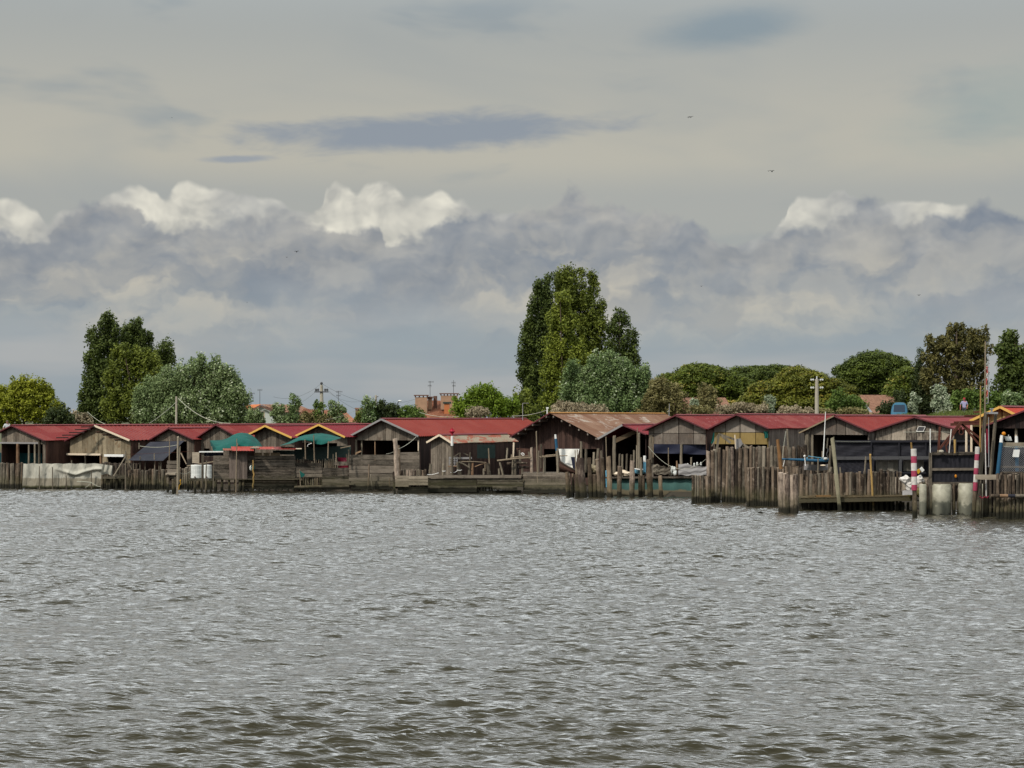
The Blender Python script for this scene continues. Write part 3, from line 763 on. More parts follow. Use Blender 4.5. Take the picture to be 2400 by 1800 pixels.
def make_grass():
    n = 42000; x = rng.uniform(16, 46, n); y = rng.uniform(143, 156, n)
    z = np.array([ground_z(a, b) for a, b in zip(x, y)])
    h = rng.uniform(.08, .38, n)*(1+.5*np.sin(x*1.7)*np.sin(x*.6+1)); w = rng.uniform(.015, .04, n)
    dx = rng.normal(0, .12, n); a = rng.uniform(0, math.pi, n)
    cx, cy = np.cos(a)*w, np.sin(a)*w
    v = np.stack([np.stack([x-cx, y-cy, z], -1), np.stack([x+cx, y+cy, z], -1), np.stack([x+dx, y, z+h], -1)], 1).reshape(-1, 3)
    o = npmesh('grass', v, n, rng.uniform(0, 1, n), 'grass', corners=3); tag(o, 'tall green grass along the top of the dyke', 'grass', None, 'stuff')
make_grass()

# ------------------------------------------------------------------ trees
def leaves(cl_c, cl_r, per, size, asp=1.0, upb=.3, flat=1.0, tintj=.2):
    """quads around clump centres. cl_c (n,3), cl_r (n,3)"""
    n = len(cl_c); cnt = per; N = n*cnt
    c = np.repeat(cl_c, cnt, 0); r = np.repeat(cl_r, cnt, 0)
    d = rng.normal(size=(N, 3)); d /= np.linalg.norm(d, axis=1)[:, None]
    rad = rng.uniform(.35, 1.0, N)**.6
    p = c+d*r*rad[:, None]
    nrm = d*.6+rng.normal(size=(N, 3))*.6+np.array([0, 0, upb]); nrm /= np.linalg.norm(nrm, axis=1)[:, None]
    t = np.cross(nrm, rng.normal(size=(N, 3))); t /= np.linalg.norm(t, axis=1)[:, None]; b = np.cross(nrm, t)
    s = size*rng.uniform(.6, 1.35, N)[:, None]
    q = np.stack([p-t*s*asp, p-b*s*.62, p+t*s*asp, p+b*s*.62], 1).reshape(-1, 3)
    ct = rng.uniform(0, 1, n); tint = np.clip(np.repeat(ct, cnt)*.75+rng.uniform(0, 1, N)*.28-.02+d[:, 2]*.08, 0, 1)
    return q, tint
def tree(name, label, Y, blobs, mat, clump=.55, per=34, size=.12, dens=1.0, cz=1.0, asp=1.0, lean=0.0, trunk=None, root_px=None, cat='tree', group=None, depth=.85, bark='twig', limbs=5, upb=.3, shell=.62, knobs=0, tr=None):
    """blobs: (cx, cy, rx, ry[, dY]) in photo pixels at distance Y"""
    s = Y/F; cs, rs = [], []
    if knobs:
        extra = []
        for bl in blobs:
            if min(bl[2], bl[3]) < 12: continue
            for _ in range(knobs):
                t = random.uniform(-.35, math.pi+.35); q = random.uniform(.86, 1.06); r = random.uniform(.14, .26)*min(bl[2], bl[3])+1.5
                extra.append((bl[0]+math.cos(t)*bl[2]*q, bl[1]-math.sin(t)*bl[3]*q, r, r*random.uniform(1.1, 1.9), random.uniform(-1, .3)))
        blobs = list(blobs)+extra
    for bl in blobs:
        cx, cy, rx, ry = bl[:4]; dY = bl[4] if len(bl) > 4 else 0
        c = np.array(W(cx, cy, Y+dY)); rad = np.array([rx*s, rx*s*depth, ry*s])
        area = 4*math.pi*((rad[0]*rad[1])**1.6/3+(rad[0]*rad[2])**1.6/3+(rad[1]*rad[2])**1.6/3)**(1/1.6)
        n = max(4, int(area/(clump*clump*1.5)*dens))
        d = rng.normal(size=(n, 3)); d /= np.linalg.norm(d, axis=1)[:, None]
        k = shell+(1-shell)*rng.uniform(0, 1, n)**.7
        inner = rng.uniform(0, 1, n) < .22; k[inner] = rng.uniform(.1, .6, inner.sum())
        pts = c+d*rad*(k[:, None])
        cr = clump*rng.uniform(.55, 1.25, n)
        cs.append(pts); rs.append(np.stack([cr, cr, cr*cz], 1))
    cs = np.vstack(cs); rs = np.vstack(rs)
    v, t = leaves(cs, rs, per, size, asp, upb)
    if root_px is None: root_px = sum(b[0] for b in blobs)/len(blobs)
    gx = (root_px-CX)*s; gz = ground_z(gx, Y) if Y < 200 else 2.5
    base = Vector((gx, Y, gz))
    v = np.asarray(v)
    if lean:
        v[:, 0] += np.maximum(0, v[:, 2]-gz)*lean
    v[:, 2] = np.maximum(v[:, 2], gz+.05)
    root = thing(name, label, cat, base, 0, group)
    npmesh('crown', v-np.array(base), len(t), t, mat, root)
    mb = MB(); top = max(blobs, key=lambda b: -b[1]); tall = W(top[0], top[1], Y+(top[4] if len(top) > 4 else 0))
    r0 = tr or max(.05, (tall.z-gz)*.022)
    mid = base.lerp(tall, .5); mid.x = base.x*.7+mid.x*.3
    mb.tube([base-Vector((0,0,.3)), base.lerp(mid, .5), mid, tall], [r0*1.2, r0, r0*.7, r0*.25], 8, True, .06)
    for i in range(limbs):
        bl = random.choice(blobs); e = W(bl[0]+random.uniform(-.6, .6)*bl[2], bl[1]+random.uniform(-.5, .4)*bl[3], Y+random.uniform(-.5, .5)*bl[2]*s)
        t = random.uniform(.25, .8); st = base.lerp(mid, t*2) if t < .5 else mid.lerp(tall, t*2-1)
        if e.z < gz+.4: continue
        mb.tube([st, st.lerp(e, .5)+Vector((0,0,.1)), e], [r0*.4, r0*.28, r0*.1], 6, False, .05)
    mb.build('trunk', bark, root)
    return root

GT = 'trees behind the sheds'
def poplar(px, top, base, wid, skew=0, seed=0):
    """stack of upward clumps making a Lombardy poplar outline"""
    st = random.getstate(); random.seed(seed); out = []; n = 9
    for i in range(n):
        t = (i+.5)/n; y = base+(top-base)*t
        prof = (math.sin(math.pi*min(1, t*.62+.30))**.8) if t > .25 else .72+t*.9
        prof *= (1-.62*max(0, t-.72)/.28)
        w = wid*prof
        for k in range(2):
            out.append((px+skew*t+random.uniform(-.42, .42)*w, y+random.uniform(-6, 6), w*.62, (base-top)/n*1.05, random.uniform(-1, 1)))
    out.append((px+skew, top+(base-top)*.075, wid*.30, (base-top)*.08))
    random.setstate(st); return out

tree('bushy_tree', 'yellow-green bushy tree at the far left behind the roofs', 172, [(20,955,60,55),(70,940,52,45),(105,960,40,38),(40,925,36,28),(88,918,28,22),(125,975,30,28),(0,950,50,50)], 'leaf_yellow', clump=.42, per=34, size=.11, root_px=60, group=GT, upb=.6, knobs=5)
tree('dark_shrub', 'dark evergreen shrub at the right foot of the yellow-green tree', 168, [(140,975,28,28),(160,988,18,16),(122,985,20,18)], 'leaf_dark', clump=.45, group='shrubs on the dyke', cat='shrub')
tree('flowering_shrub', 'pale blossoming shrub between the yellow-green tree and the tall poplars', 170, [(180,982,16,14),(200,985,14,12)], 'leaf_pink', clump=.35, group='shrubs on the dyke', cat='shrub')
def knob(bl, mat, name, label, Y, rp, **kw):
    return tree(name, label, Y, [(b[0], b[1], b[2]*.80, b[3]*.88)+tuple(b[4:]) for b in bl], mat, knobs=5, dens=kw.pop('dens', 1)*1.2, tr=.11, clump=kw.pop('clump', .42), per=kw.pop('per', 34), size=kw.pop('size', .115), cz=kw.pop('cz', 1.5), root_px=rp, group='poplars behind the sheds', cat='poplar tree', **kw)
knob([(252,765,20,26),(256,742,9,9),(232,800,26,34),(258,815,24,34),(222,845,26,36),(245,865,34,38),(216,895,24,34),(240,920,44,40),(205,935,22,26),(210,965,32,28),(245,970,40,30),(268,780,12,24),(196,955,12,14)], 'leaf_poplar_dark', 'poplar_tree', 'dark columnar poplar, leftmost of the left poplar group', 184, 236)
knob([(312,790,30,32),(322,758,14,16),(300,775,14,18),(345,812,18,26),(300,820,24,28),(330,835,34,30)], 'leaf_poplar_dark', 'poplar_tree', 'dark poplar with a forked top in the middle of the left group', 186, 318)
knob([(282,850,26,40),(318,850,30,40),(350,850,24,36),(275,905,34,44),(320,910,40,48),(362,895,30,40),(270,960,34,34),(320,965,44,34),(365,945,30,30)], 'leaf_poplar', 'poplar_tree', 'broad mid green poplar in front of the left group', 178, 315)
knob([(385,835,20,30),(392,812,12,14),(376,860,22,28),(398,858,12,16),(380,885,24,24)], 'leaf_poplar_dark', 'poplar_tree', 'small dark poplar crown at the right edge of the left group', 182, 383, clump=.5)
tree('silver_poplar', 'large windblown silver-leaved poplar right of the left poplar group', 170, [(368,925,40,48),(345,952,32,40),(412,915,38,46),(452,902,34,44),(488,890,26,32),(500,912,36,44),(532,945,36,40),(420,872,10,18),(448,862,10,18),(528,885,12,20),(548,905,12,20),(440,955,66,42),(380,975,66,30),(520,975,60,30),(500,858,11,22),(468,866,12,20),(560,960,24,34),(555,925,14,20)], 'leaf_silver', clump=.42, per=44, size=.10, cz=1.8, root_px=440, lean=.02, knobs=5, group=GT, upb=.2)
P1 = [(1285,655,12,18),(1276,690,24,34),(1262,735,26,44),(1282,745,20,46),(1246,785,24,44),(1270,800,30,50),(1238,840,24,42),(1262,860,34,50),(1234,890,20,36),(1255,920,40,46),(1238,955,30,30),(1280,955,40,34),(1222,940,10,16)]
knob(P1, 'leaf_poplar_dark', 'poplar_tree', 'tall dark poplar on the left of the central group with a pointed top', 182, 1262)
P2 = [(1318,655,18,26),(1340,645,14,18),(1362,642,11,14),(1385,645,11,18),(1345,690,46,44),(1392,680,14,36),(1375,740,42,50),(1330,740,30,50),(1398,790,26,44),(1410,720,10,18),(1412,748,9,18),(1365,800,44,50),(1385,850,34,50),(1340,860,44,56),(1380,920,40,46)]
knob(P2, 'leaf_poplar', 'poplar_tree', 'tallest poplar of the central group, with four knobs along its top', 184, 1355)
P3 = [(1318,715,20,24),(1302,760,22,40),(1335,770,20,44),(1295,820,26,48),(1335,830,34,50),(1288,880,24,46),(1325,895,40,50),(1295,940,34,34),(1340,950,44,34),(1378,880,24,44)]
knob(P3, 'leaf_poplar_light', 'poplar_tree', 'light yellow-green poplar standing in front of the tall central poplars', 176, 1318)
P4 = [(1452,760,18,26),(1462,745,10,12),(1440,800,24,36),(1475,805,18,30),(1488,790,9,14),(1450,845,30,36),(1480,845,18,28),(1430,840,16,30),(1455,885,36,34),(1490,860,10,14)]
knob(P4, 'leaf_poplar_dark', 'poplar_tree', 'loose dark poplar on the right of the central group', 183, 1452, clump=.5, dens=.8)
tree('silver_poplar', 'silver green poplar rising before the central group', 168, [(1410,880,40,44),(1370,910,40,44),(1345,885,16,34),(1340,925,24,30),(1450,880,34,40),(1480,900,40,46),(1505,905,18,36),(1400,935,60,36),(1470,945,60,28),(1425,850,20,18),(1500,940,26,30)], 'leaf_white_green', clump=.42, per=44, size=.095, cz=1.5, root_px=1425, knobs=5, group=GT, bark='bark_pale')
tree('fresh_green_tree', 'bright fresh green bushy tree beside the terracotta house', 165, [(1100,955,34,30),(1135,945,36,32),(1165,955,34,26),(1120,930,24,18),(1150,928,22,18),(1190,960,22,22),(1080,968,24,18)], 'leaf_fresh', clump=.38, per=34, size=.10, cz=1.5, root_px=1135, knobs=4, group=GT)
tree('green_tree', 'low dark green tree just left of the tall central poplars', 168, [(1225,940,20,34),(1212,965,24,24),(1235,975,30,26)], 'leaf_poplar', clump=.5, root_px=1225, group=GT)
SB = 'shrubs on the dyke'
for i, (px, w, h, lb) in enumerate([(1335,44,18,'pinkish feathery shrub above the left end of the rusty roof'),(1392,34,14,'small pinkish feathery shrub above the middle of the rusty roof'),(1120,24,10,'tiny pinkish shrub beneath the fresh green tree')]):
    tree('feathery_shrub', lb, 158, [(px-w*.4,968-h*.4,w*.6,h),(px+w*.4,970-h*.5,w*.6,h*.85),(px,968,w,h*.7)], 'leaf_pink', clump=.3, per=30, size=.07, asp=1.5, group=SB, cat='shrub', limbs=2)
tree('tamarisk_tree', 'brown feathery tamarisk behind the right end of the rusty roof', 166, [(1550,925,34,34),(1530,948,30,28),(1578,955,36,22),(1585,920,22,22),(1545,900,18,18),(1520,966,30,14)], 'leaf_tamarisk', clump=.42, per=36, size=.085, asp=1.5, root_px=1555, group=GT)
tree('tamarisk_tree', 'brown tamarisk to the right, before the umbrella pines', 164, [(1658,928,20,20),(1645,950,24,18),(1670,950,20,18),(1652,912,11,12)], 'leaf_tamarisk', clump=.38, per=34, size=.08, asp=1.5, root_px=1655, group=GT)
GP = 'umbrella pines behind the sheds'
def pine(label, Y, bl, mat, rp, **kw): return tree('umbrella_pine', label, Y, [(b[0], b[1], b[2]*1.14, b[3]*1.03) for b in bl], mat, clump=kw.pop('clump', .55), per=64, size=.085, cz=.6, asp=1.6, depth=1.0, root_px=rp, group=GP, cat='pine tree', upb=1.0, shell=.84, dens=2.0, **kw)
pine('wide low umbrella pine right of the silver poplar, first of the pines', 196, [(1640,900,66,44),(1585,912,52,36),(1700,912,56,40),(1645,876,48,20),(1570,935,44,34),(1620,935,60,34),(1690,940,50,30)], 'leaf_pine', 1640)
pine('dark umbrella pine crown in the gap between the two wide pines', 205, [(1740,895,60,34),(1790,890,60,30),(1720,925,44,34),(1765,930,50,30)], 'leaf_pine_dark', 1750)
pine('umbrella pine in the middle of the pines with a flat dark top', 200, [(1830,895,50,36),(1870,900,50,34),(1820,880,44,20)], 'leaf_pine_dark', 1840)
pine('big golden-topped pine behind the concrete power pole', 180, [(1880,910,66,40),(1820,930,60,40),(1940,930,60,40),(1870,885,40,22),(1780,950,44,28),(1880,950,90,26),(1975,955,44,26),(1735,958,30,18)], 'leaf_pine_gold', 1880)
pine('tall dome-shaped umbrella pine left of the cypress', 190, [(2045,870,64,36),(2010,885,54,34),(2080,875,54,40),(2050,845,44,20),(2000,905,44,26),(2100,905,50,34),(2055,905,60,26)], 'leaf_pine_dark', 2060)
pine('lower dark pine between the dome-shaped pine and the cypress', 178, [(2130,900,36,36),(2120,930,44,34),(2150,945,34,30),(2100,925,22,26)], 'leaf_pine', 2130)
tree('cypress_tree', 'narrow dark cypress with a pointed spire left of the eucalyptus', 176, [(2157,830,4,10),(2157,848,10,14),(2156,868,16,18),(2158,893,24,26),(2160,925,30,34),(2165,952,34,26)], 'leaf_dark', clump=.38, per=34, size=.09, root_px=2158, group=GT)
tree('eucalyptus_tree', 'tall loose olive-brown eucalyptus behind the tall masts', 172, [(2245,785,24,20),(2290,790,22,22),(2200,810,30,24),(2265,820,40,34),(2220,840,36,34),(2185,835,18,22),(2300,830,22,24),(2190,870,26,28),(2245,870,34,28),(2288,870,20,30),(2215,905,38,24),(2270,910,40,30),(2240,935,50,24),(2180,900,16,24)], 'leaf_euc', clump=.33, per=36, size=.10, cz=1.3, dens=.40, asp=1.5, knobs=4, root_px=2240, group=GT, limbs=9, shell=.5)
tree('broadleaf_tree', 'dark green knobbly tree at the far right edge', 168, [(2375,800,18,16),(2380,830,30,26),(2355,825,16,14),(2395,860,34,34),(2370,870,30,28),(2350,905,28,26),(2390,910,40,40),(2345,940,24,24),(2385,950,44,28)], 'leaf_poplar_dark', clump=.5, per=40, size=.13, dens=.85, knobs=5, root_px=2385, group=GT)
tree('green_bush', 'rounded green bush behind the man in the lilac shirt', 166, [(2290,945,34,26),(2260,935,30,24),(2325,945,26,24),(2235,950,26,20)], 'leaf_green', clump=.4, group=SB, cat='shrub', root_px=2280)
for px, top, w, lb, Y, mt in [(1806,925,14,'pale silver sapling left of the concrete power pole',160,'leaf_silver_bright'),(1627,935,10,'slim pale sapling in front of the brown-tiled roof',160,'leaf_silver_bright'),
        (2144,922,14,'pale silver sapling right of the blue van',158,'leaf_silver_bright'),(2205,902,24,'tall pale silver sapling in the grass under the eucalyptus',158,'leaf_silver_bright'),
        (2372,915,26,'grey-green sapling above the vermilion roof',158,'leaf_white_green'),(2222,938,10,'short pale sapling left of the man in the lilac shirt',157,'leaf_silver_bright')]:
    h = 968-top
    tree('silver_sapling', lb, Y, [(px-w*.35,top+h*.2,w*.5,h*.2),(px+w*.3,top+h*.35,w*.55,h*.22),(px-w*.2,top+h*.6,w*.7,h*.25),(px+w*.1,top+h*.88,w*.5,h*.16)], mt, clump=.24, per=24, size=.09, cz=1.2, root_px=px, group='silver saplings on the dyke', cat='sapling', limbs=3)
tree('green_bush', 'green bush right of the concrete power pole', 160, [(1975,945,28,22),(1960,930,16,18),(2000,950,26,20),(2020,958,18,14),(1945,955,20,16)], 'leaf_green', clump=.36, size=.09, root_px=1975, group=SB, cat='shrub')
tree('green_bush', 'dark bush below the tiled roof left of the blue van', 162, [(2085,955,20,14),(2070,962,18,12),(2108,935,14,22)], 'leaf_dark', clump=.34, size=.09, root_px=2085, group=SB, cat='shrub')
tree('feathery_shrub', 'wide pinkish grey scrub in front of the golden pine', 158, [(1740,957,30,12),(1700,961,26,10),(1772,959,26,10),(1850,964,28,8),(1890,965,20,6)], 'leaf_pink', clump=.3, per=30, size=.075, asp=1.5, root_px=1760, group=SB, cat='shrub')
tree('feathery_shrub', 'brown scrub between the tamarisks and the pale sapling', 159, [(1785,955,14,12),(1640,962,24,10)], 'leaf_tamarisk', clump=.3, per=30, size=.075, asp=1.5, root_px=1780, group=SB, cat='shrub')
tree('feathery_shrub', 'straw-coloured scrub at the foot of the green bush by the pole', 157, [(2005,966,26,8),(1975,968,18,7),(1930,966,20,8)], 'leaf_tamarisk', clump=.28, per=30, size=.07, asp=1.5, root_px=1990, group=SB, cat='shrub')
# low growth between poles and houses, left half
for px, top, w, lb, mt in [(598,962,24,'silver-green sapling in front of the pale gabled house','leaf_silver'),(652,946,20,'bushy silver sapling right of the pale gabled house','leaf_silver'),
        (691,925,15,'slender silver poplar sapling with a bare pale stem','leaf_white_green'),(725,968,22,'brownish sapling left of the power pole with a crossbar','leaf_tamarisk'),
        (748,940,16,'dark sapling just left of the power pole with a crossbar','leaf_green'),(786,940,18,'silver sapling right of the power pole with a crossbar','leaf_silver'),
        (804,952,9,'thin silver sapling in front of the terracotta gable','leaf_silver'),(862,930,18,'silver sapling above the brick chimney stack','leaf_white_green'),
        (668,972,24,'low silver bush right of the pale gabled house','leaf_silver'),(762,974,30,'low brownish scrub under the power pole with a crossbar','leaf_tamarisk')]:
    h = 992-top
    tree('silver_sapling', lb, 160, [(px-w*.3,top+h*.16,w*.42,h*.16),(px+w*.35,top+h*.3,w*.5,h*.2),(px-w*.25,top+h*.5,w*.65,h*.22),(px+w*.15,top+h*.8,w*.8,h*.22)], mt, clump=.26, per=24, size=.09, cz=1.3, root_px=px, group='saplings behind the left sheds', cat='sapling', limbs=3)
for px, top, w, lb, mt in [(878,960,24,'green bush behind the big shed left of the wooden pole','leaf_green'),(895,940,20,'dark bush right of the wooden pole','leaf_dark'),(920,945,24,'dark bush left of the street lamp','leaf_dark'),
        (965,955,36,'green bush right of the street lamp','leaf_green'),(855,965,22,'green bush by the brick chimney stack','leaf_poplar')]:
    h = 990-top
    tree('green_bush', lb, 161, [(px-w*.3,top+h*.35,w*.6,h*.35),(px+w*.4,top+h*.5,w*.6,h*.4),(px,top+h*.75,w,h*.35),(px,top+h*.15,w*.3,h*.2)], mt, clump=.36, per=34, size=.1, root_px=px, group=SB, cat='shrub', limbs=3)

# ------------------------------------------------------------------ houses behind
def tile_roof(mb, p00, p10, p11, p01, courses=14, cols=26, wave=.05):
    """pantiled slope: p00-p10 eave, p01-p11 ridge; real rounded rows"""
    p00, p10, p11, p01 = map(Vector, (p00, p10, p11, p01)); n = ((p10-p00).cross(p01-p00)).normalized()
    if n.z < 0: n = -n
    b = len(mb.v); nu = cols*4
    for j in range(courses+1):
        for e in (0, 1):
            t = min(1, (j+e*.96)/courses) if j < courses else 1
            for i in range(nu+1):
                u = i/nu; q = (p00.lerp(p10, u)).lerp(p01.lerp(p11, u), t)
                mb.v.append(q+n*(wave*math.sin(u*cols*2*math.pi)+(.03 if e == 0 else 0)))
    rows = 2*(courses+1)
    for j in range(rows-3):
        for i in range(nu):
            if i % 4 == 0 or i == 0: mb.tint = random.random()
            a = b+j*(nu+1)+i; mb.face((a, a+1, a+nu+2, a+nu+1))
def slab_roof(root, name, mat, quads, courses=14, cols=26):
    mb = MB()
    for q in quads: tile_roof(mb, *q, courses=courses, cols=cols)
    return mb.build(name, mat, root)
# pale gabled house
Yh = 205
h1 = thing('gabled_house', 'pale gabled house with an orange tiled roof behind the left sheds', 'house', W(612, 1000, Yh))
d = Vector((3.0, 9.0, 0))
pk, el, er = W(613,948,Yh), W(569,970,Yh), W(655,966,Yh)
mb = MB(); mb.prism([W(577,1010,Yh), W(648,1010,Yh), W(648,965,Yh), W(613,951,Yh), W(577,969,Yh)], d*.95); mb.build('wall', 'plaster', h1)
f = Vector((0,-.35,0)); d2 = Vector((-2.6, 9.0, 0))
slab_roof(h1, 'roof', 'tiles_orange', [(el+f, el+d2+f, pk+d2+f, pk+f)], 8, 22)
slab_roof(h1, 'roof', 'tiles_brown', [(er+f, er+d+f, pk+d+f, pk+f)], 8, 22)
for n_, e in (('verge_board', el), ('verge_board', er)):
    mb = MB(); mb.bar(pk+f*1.2-Vector((0,0,.14)), e+f*1.2-Vector((0,0,.14)), .06, .2); mb.build(n_, 'brick', h1)
def window(root, px, py, w, h, Y, off=.04):
    a = W(px-w/2, py+h/2, Y-off); b = W(px+w/2, py-h/2, Y-off); mb = MB()
    for lo, hi in (((a.x,a.y,a.z),(b.x,a.y+.05,a.z+.08)),((a.x,a.y,b.z-.08),(b.x,a.y+.05,b.z)),((a.x,a.y,a.z+.08),(a.x+.08,a.y+.05,b.z-.08)),((b.x-.08,a.y,a.z+.08),(b.x,a.y+.05,b.z-.08))): mb.box(lo, hi)
    fr = mb.build('window', 'trim_cream', root)
    mb = MB(); mb.box((a.x+.08, a.y+.02, a.z+.08), (b.x-.08, a.y+.04, b.z-.08)); p = mb.build('pane', 'glass', fr)
window(h1, 613, 972, 14, 16, Yh)
def antenna(px, top, bot, Y, label, arms):
    t = thing('television_antenna', label, 'antenna', W(px, bot, Y), 0, 'television antennas on the roofs')
    mb = MB(); mb.tube([W(px, bot+6, Y), W(px, top, Y)], [.03, .025], 6); mb.build('mast', 'metal_dark', t)
    mb = MB()
    for y, w, dx in arms:
        mb.tube([W(px-w/2+dx, y, Y), W(px+w/2+dx, y, Y)], [.02, .02], 5)
        for k in range(5):
            q = W(px-w/2+dx+w*k/4, y, Y); mb.tube([q-Vector((0,.35,0)), q+Vector((0,.35,0))], [.012, .012], 4)
            mb.tube([q-Vector((0,0,.12)), q+Vector((0,0,.12))], [.012, .012], 4)
    mb.build('aerial_rods', 'metal_dark', t)
antenna(588, 920, 962, Yh+2, 'antenna with stacked rods on the left side of the pale gabled house', [(922,12,2),(927,10,-1),(932,9,2)])
antenna(609, 913, 950, Yh, 'thin antenna with one short arm on the ridge of the pale gabled house', [(914,10,0)])
antenna(793, 916, 960, 200, 'antenna with two arms right of the power pole with a crossbar', [(918,13,2),(927,9,0)])
# low terracotta roofs left and right of the crossbar pole
h2 = thing('terracotta_house', 'low house with terracotta roof half hidden by saplings behind the gold-trimmed sheds', 'house', W(765, 1000, 195))
Y2 = 195
mb = MB(); mb.prism([W(695,1010,Y2+1), W(830,1010,Y2+1), W(830,990,Y2+1), W(695,990,Y2+1)], (0,9,0)); mb.build('wall', 'plaster_tan', h2)
slab_roof(h2, 'roof', 'tiles', [(W(690,990,Y2), W(838,990,Y2), W(808,963,Y2+6), W(712,958,Y2+6))], 12, 34)
h2b = thing('brick_chimney_stack', 'dark brick chimney stack left of the wooden pole', 'chimney', W(841, 1000, 190)); Yc = 190
mb = MB(); a = W(833,1005,Yc); b = W(849,959,Yc); mb.box((a.x,a.y,a.z),(b.x,a.y+.7,b.z)); mb.build('shaft', 'brick', h2b)
mb = MB(); mb.box((a.x-.06,a.y-.06,b.z),(b.x+.06,a.y+.76,b.z+.14)); mb.build('cap', 'tiles_brown', h2b)
# big terracotta house with chimneys
Y3 = 215
h3 = thing('large_terracotta_house', 'large house with sloping terracotta roof and fat chimneys', 'house', W(1030, 1000, Y3))
mb = MB(); mb.prism([W(965,1010,Y3+1), W(1110,1010,Y3+1), W(1110,978,Y3+1), W(965,978,Y3+1)], (0,12,0)); mb.build('wall', 'plaster_tan', h3)
slab_roof(h3, 'roof', 'tiles', [(W(930,990,Y3), W(1120,990,Y3), W(1108,940,Y3+8), W(990,938,Y3+8))], 16, 44)
slab_roof(h3, 'roof', 'tiles', [(W(975,995,Y3-4), W(1085,990,Y3-4), W(1100,963,Y3), W(1040,963,Y3))], 9, 26)
def chimney(px0, px1, top, bot, Y, mat, capmat='brick', cap=True, depth=.9):
    a = W(px0, bot, Y); b = W(px1, top, Y); mb = MB(); mb.box((a.x,a.y,a.z),(b.x,a.y+depth,b.z)); ch = mb.build('chimney', mat, h3)
    if cap:
        mb = MB(); n = max(3, int((b.x-a.x)/.35))
        for i in range(n+1):
            x = a.x+(b.x-a.x)*i/n; mb.box((x-.05, a.y-.05, b.z), (x+.05, a.y+depth+.05, b.z+.16))
        mb.box((a.x-.15, a.y-.15, b.z+.16), (b.x+.15, a.y+depth+.15, b.z+.27)); mb.build('chimney_cap', capmat, ch)
chimney(973,1001,931,975,Y3+3,'plaster_tan'); chimney(1033,1072,927,960,Y3+4,'plaster_tan'); chimney(1016,1024,928,960,Y3+5,'brick',cap=False)
chimney(1003,1012,935,960,Y3+4,'plaster_tan'); chimney(1041,1053,946,985,Y3-1,'orange_wall',cap=False); chimney(1093,1105,936,965,Y3+4,'plaster_tan'); chimney(998,1001,940,972,Y3,'plaster_tan',cap=False,depth=.3)
mb = MB(); a = W(1038,946,Y3-1.1); b = W(1057,942,Y3-1.1); mb.box((a.x,a.y,a.z),(b.x,a.y+1.1,b.z)); mb.build('chimney_hood', 'net_green_dark', h3)
mb = MB(); mb.prism([W(1072,955,Y3+2.2), W(1084,955,Y3+2.2), W(1082,948,Y3+2.6), W(1071,948,Y3+2.6)], (0,-.15,.12)); mb.build('skylight', 'white', h3)
antenna(1008, 893, 936, Y3+4, 'tall antenna between the fat chimneys of the large terracotta house', [(895,12,2),(904,8,-1)])
antenna(1063, 891, 927, Y3+4.3, 'antenna with a white tip on the right chimney of the large terracotta house', [(897,9,0),(904,7,1)])
# brown tiled roofs on the right
h4 = thing('low_tiled_house', 'low house with brown tiled roof hidden behind the tamarisks', 'house', W(1640,1000,176)); Y4 = 176
mb = MB(); mb.prism([W(1560,1000,Y4+1), W(1712,1000,Y4+1), W(1712,968,Y4+1), W(1560,968,Y4+1)], (0,7,0)); mb.build('wall', 'plaster_tan', h4)
slab_roof(h4, 'roof', 'tiles_brown', [(W(1548,970,Y4), W(1722,970,Y4), W(1700,932,Y4+5), W(1560,932,Y4+5))], 14, 44)
h5 = thing('tiled_house', 'house with a steep brown tiled roof left of the blue van', 'house', W(2050,1000,172)); Y5 = 172
mb = MB(); mb.prism([W(2032,1000,Y5+1), W(2120,1000,Y5+1), W(2120,966,Y5+1), W(2045,966,Y5+1)], (0,7,0)); mb.build('wall', 'plaster_tan', h5)
slab_roof(h5, 'roof', 'tiles_brown', [(W(2048,970,Y5), W(2125,970,Y5), W(2092,926,Y5+5), W(2012,926,Y5+5))], 14, 26)

# ------------------------------------------------------------------ power poles, lamps, wires
def cable(p, q, sag, label, name='cable', mat='cable', r=.012, n=14):
    mb = MB(); pts = [Vector(p).lerp(Vector(q), i/n)-Vector((0,0,sag*4*(i/n)*(1-i/n))) for i in range(n+1)]
    mb.tube(pts, [r]*(n+1), 5); return tag(mb.build(name, mat), label, name)
GPOLE = None
Yp = 175
pp = thing('power_pole', 'grey power pole with one crossbar of insulators behind the gold-trimmed sheds', 'power pole', W(753,1005,Yp))
mb = MB(); mb.tube([W(755,1005,Yp), W(754,950,Yp), W(753.5,902,Yp)], [.2,.17,.13], 10); mb.build('shaft', 'concrete', pp)
mb = MB(); mb.bar(W(737,918.5,Yp-.15), W(770,918.5,Yp-.15), .1, .1); mb.build('crossbar', 'metal_dark', pp)
for x in (740.5, 745.5, 762, 767):
    mb = MB(); mb.ball(W(x,913.5,Yp-.15), (.10,.10,.12), 8, 6); mb.tube([W(x,918,Yp-.15), W(x,914,Yp-.15)], [.03,.03], 6); mb.build('insulator', 'metal_dark', pp)
mb = MB(); mb.ball(W(753.5,898.5,Yp), .13, 8, 6); mb.tube([W(753.5,903,Yp), W(753.5,899,Yp)], [.04,.04], 6); mb.build('insulator', 'metal_dark', pp)
wp = thing('wooden_pole', 'short wooden pole with a small lamp behind the ridge of the big shed', 'pole', W(881,1000,165))
mb = MB(); mb.tube([W(880.5,1000,165), W(881,926,165)], [.1,.085], 8); mb.build('shaft', 'concrete', wp)
mb = MB(); mb.ball(W(884.5,929,164.9), (.09,.12,.07), 8, 5); mb.build('lamp', 'metal', wp)
slp = thing('street_lamp', 'curved grey street lamp behind the big red roof', 'street lamp', W(931,1000,185))
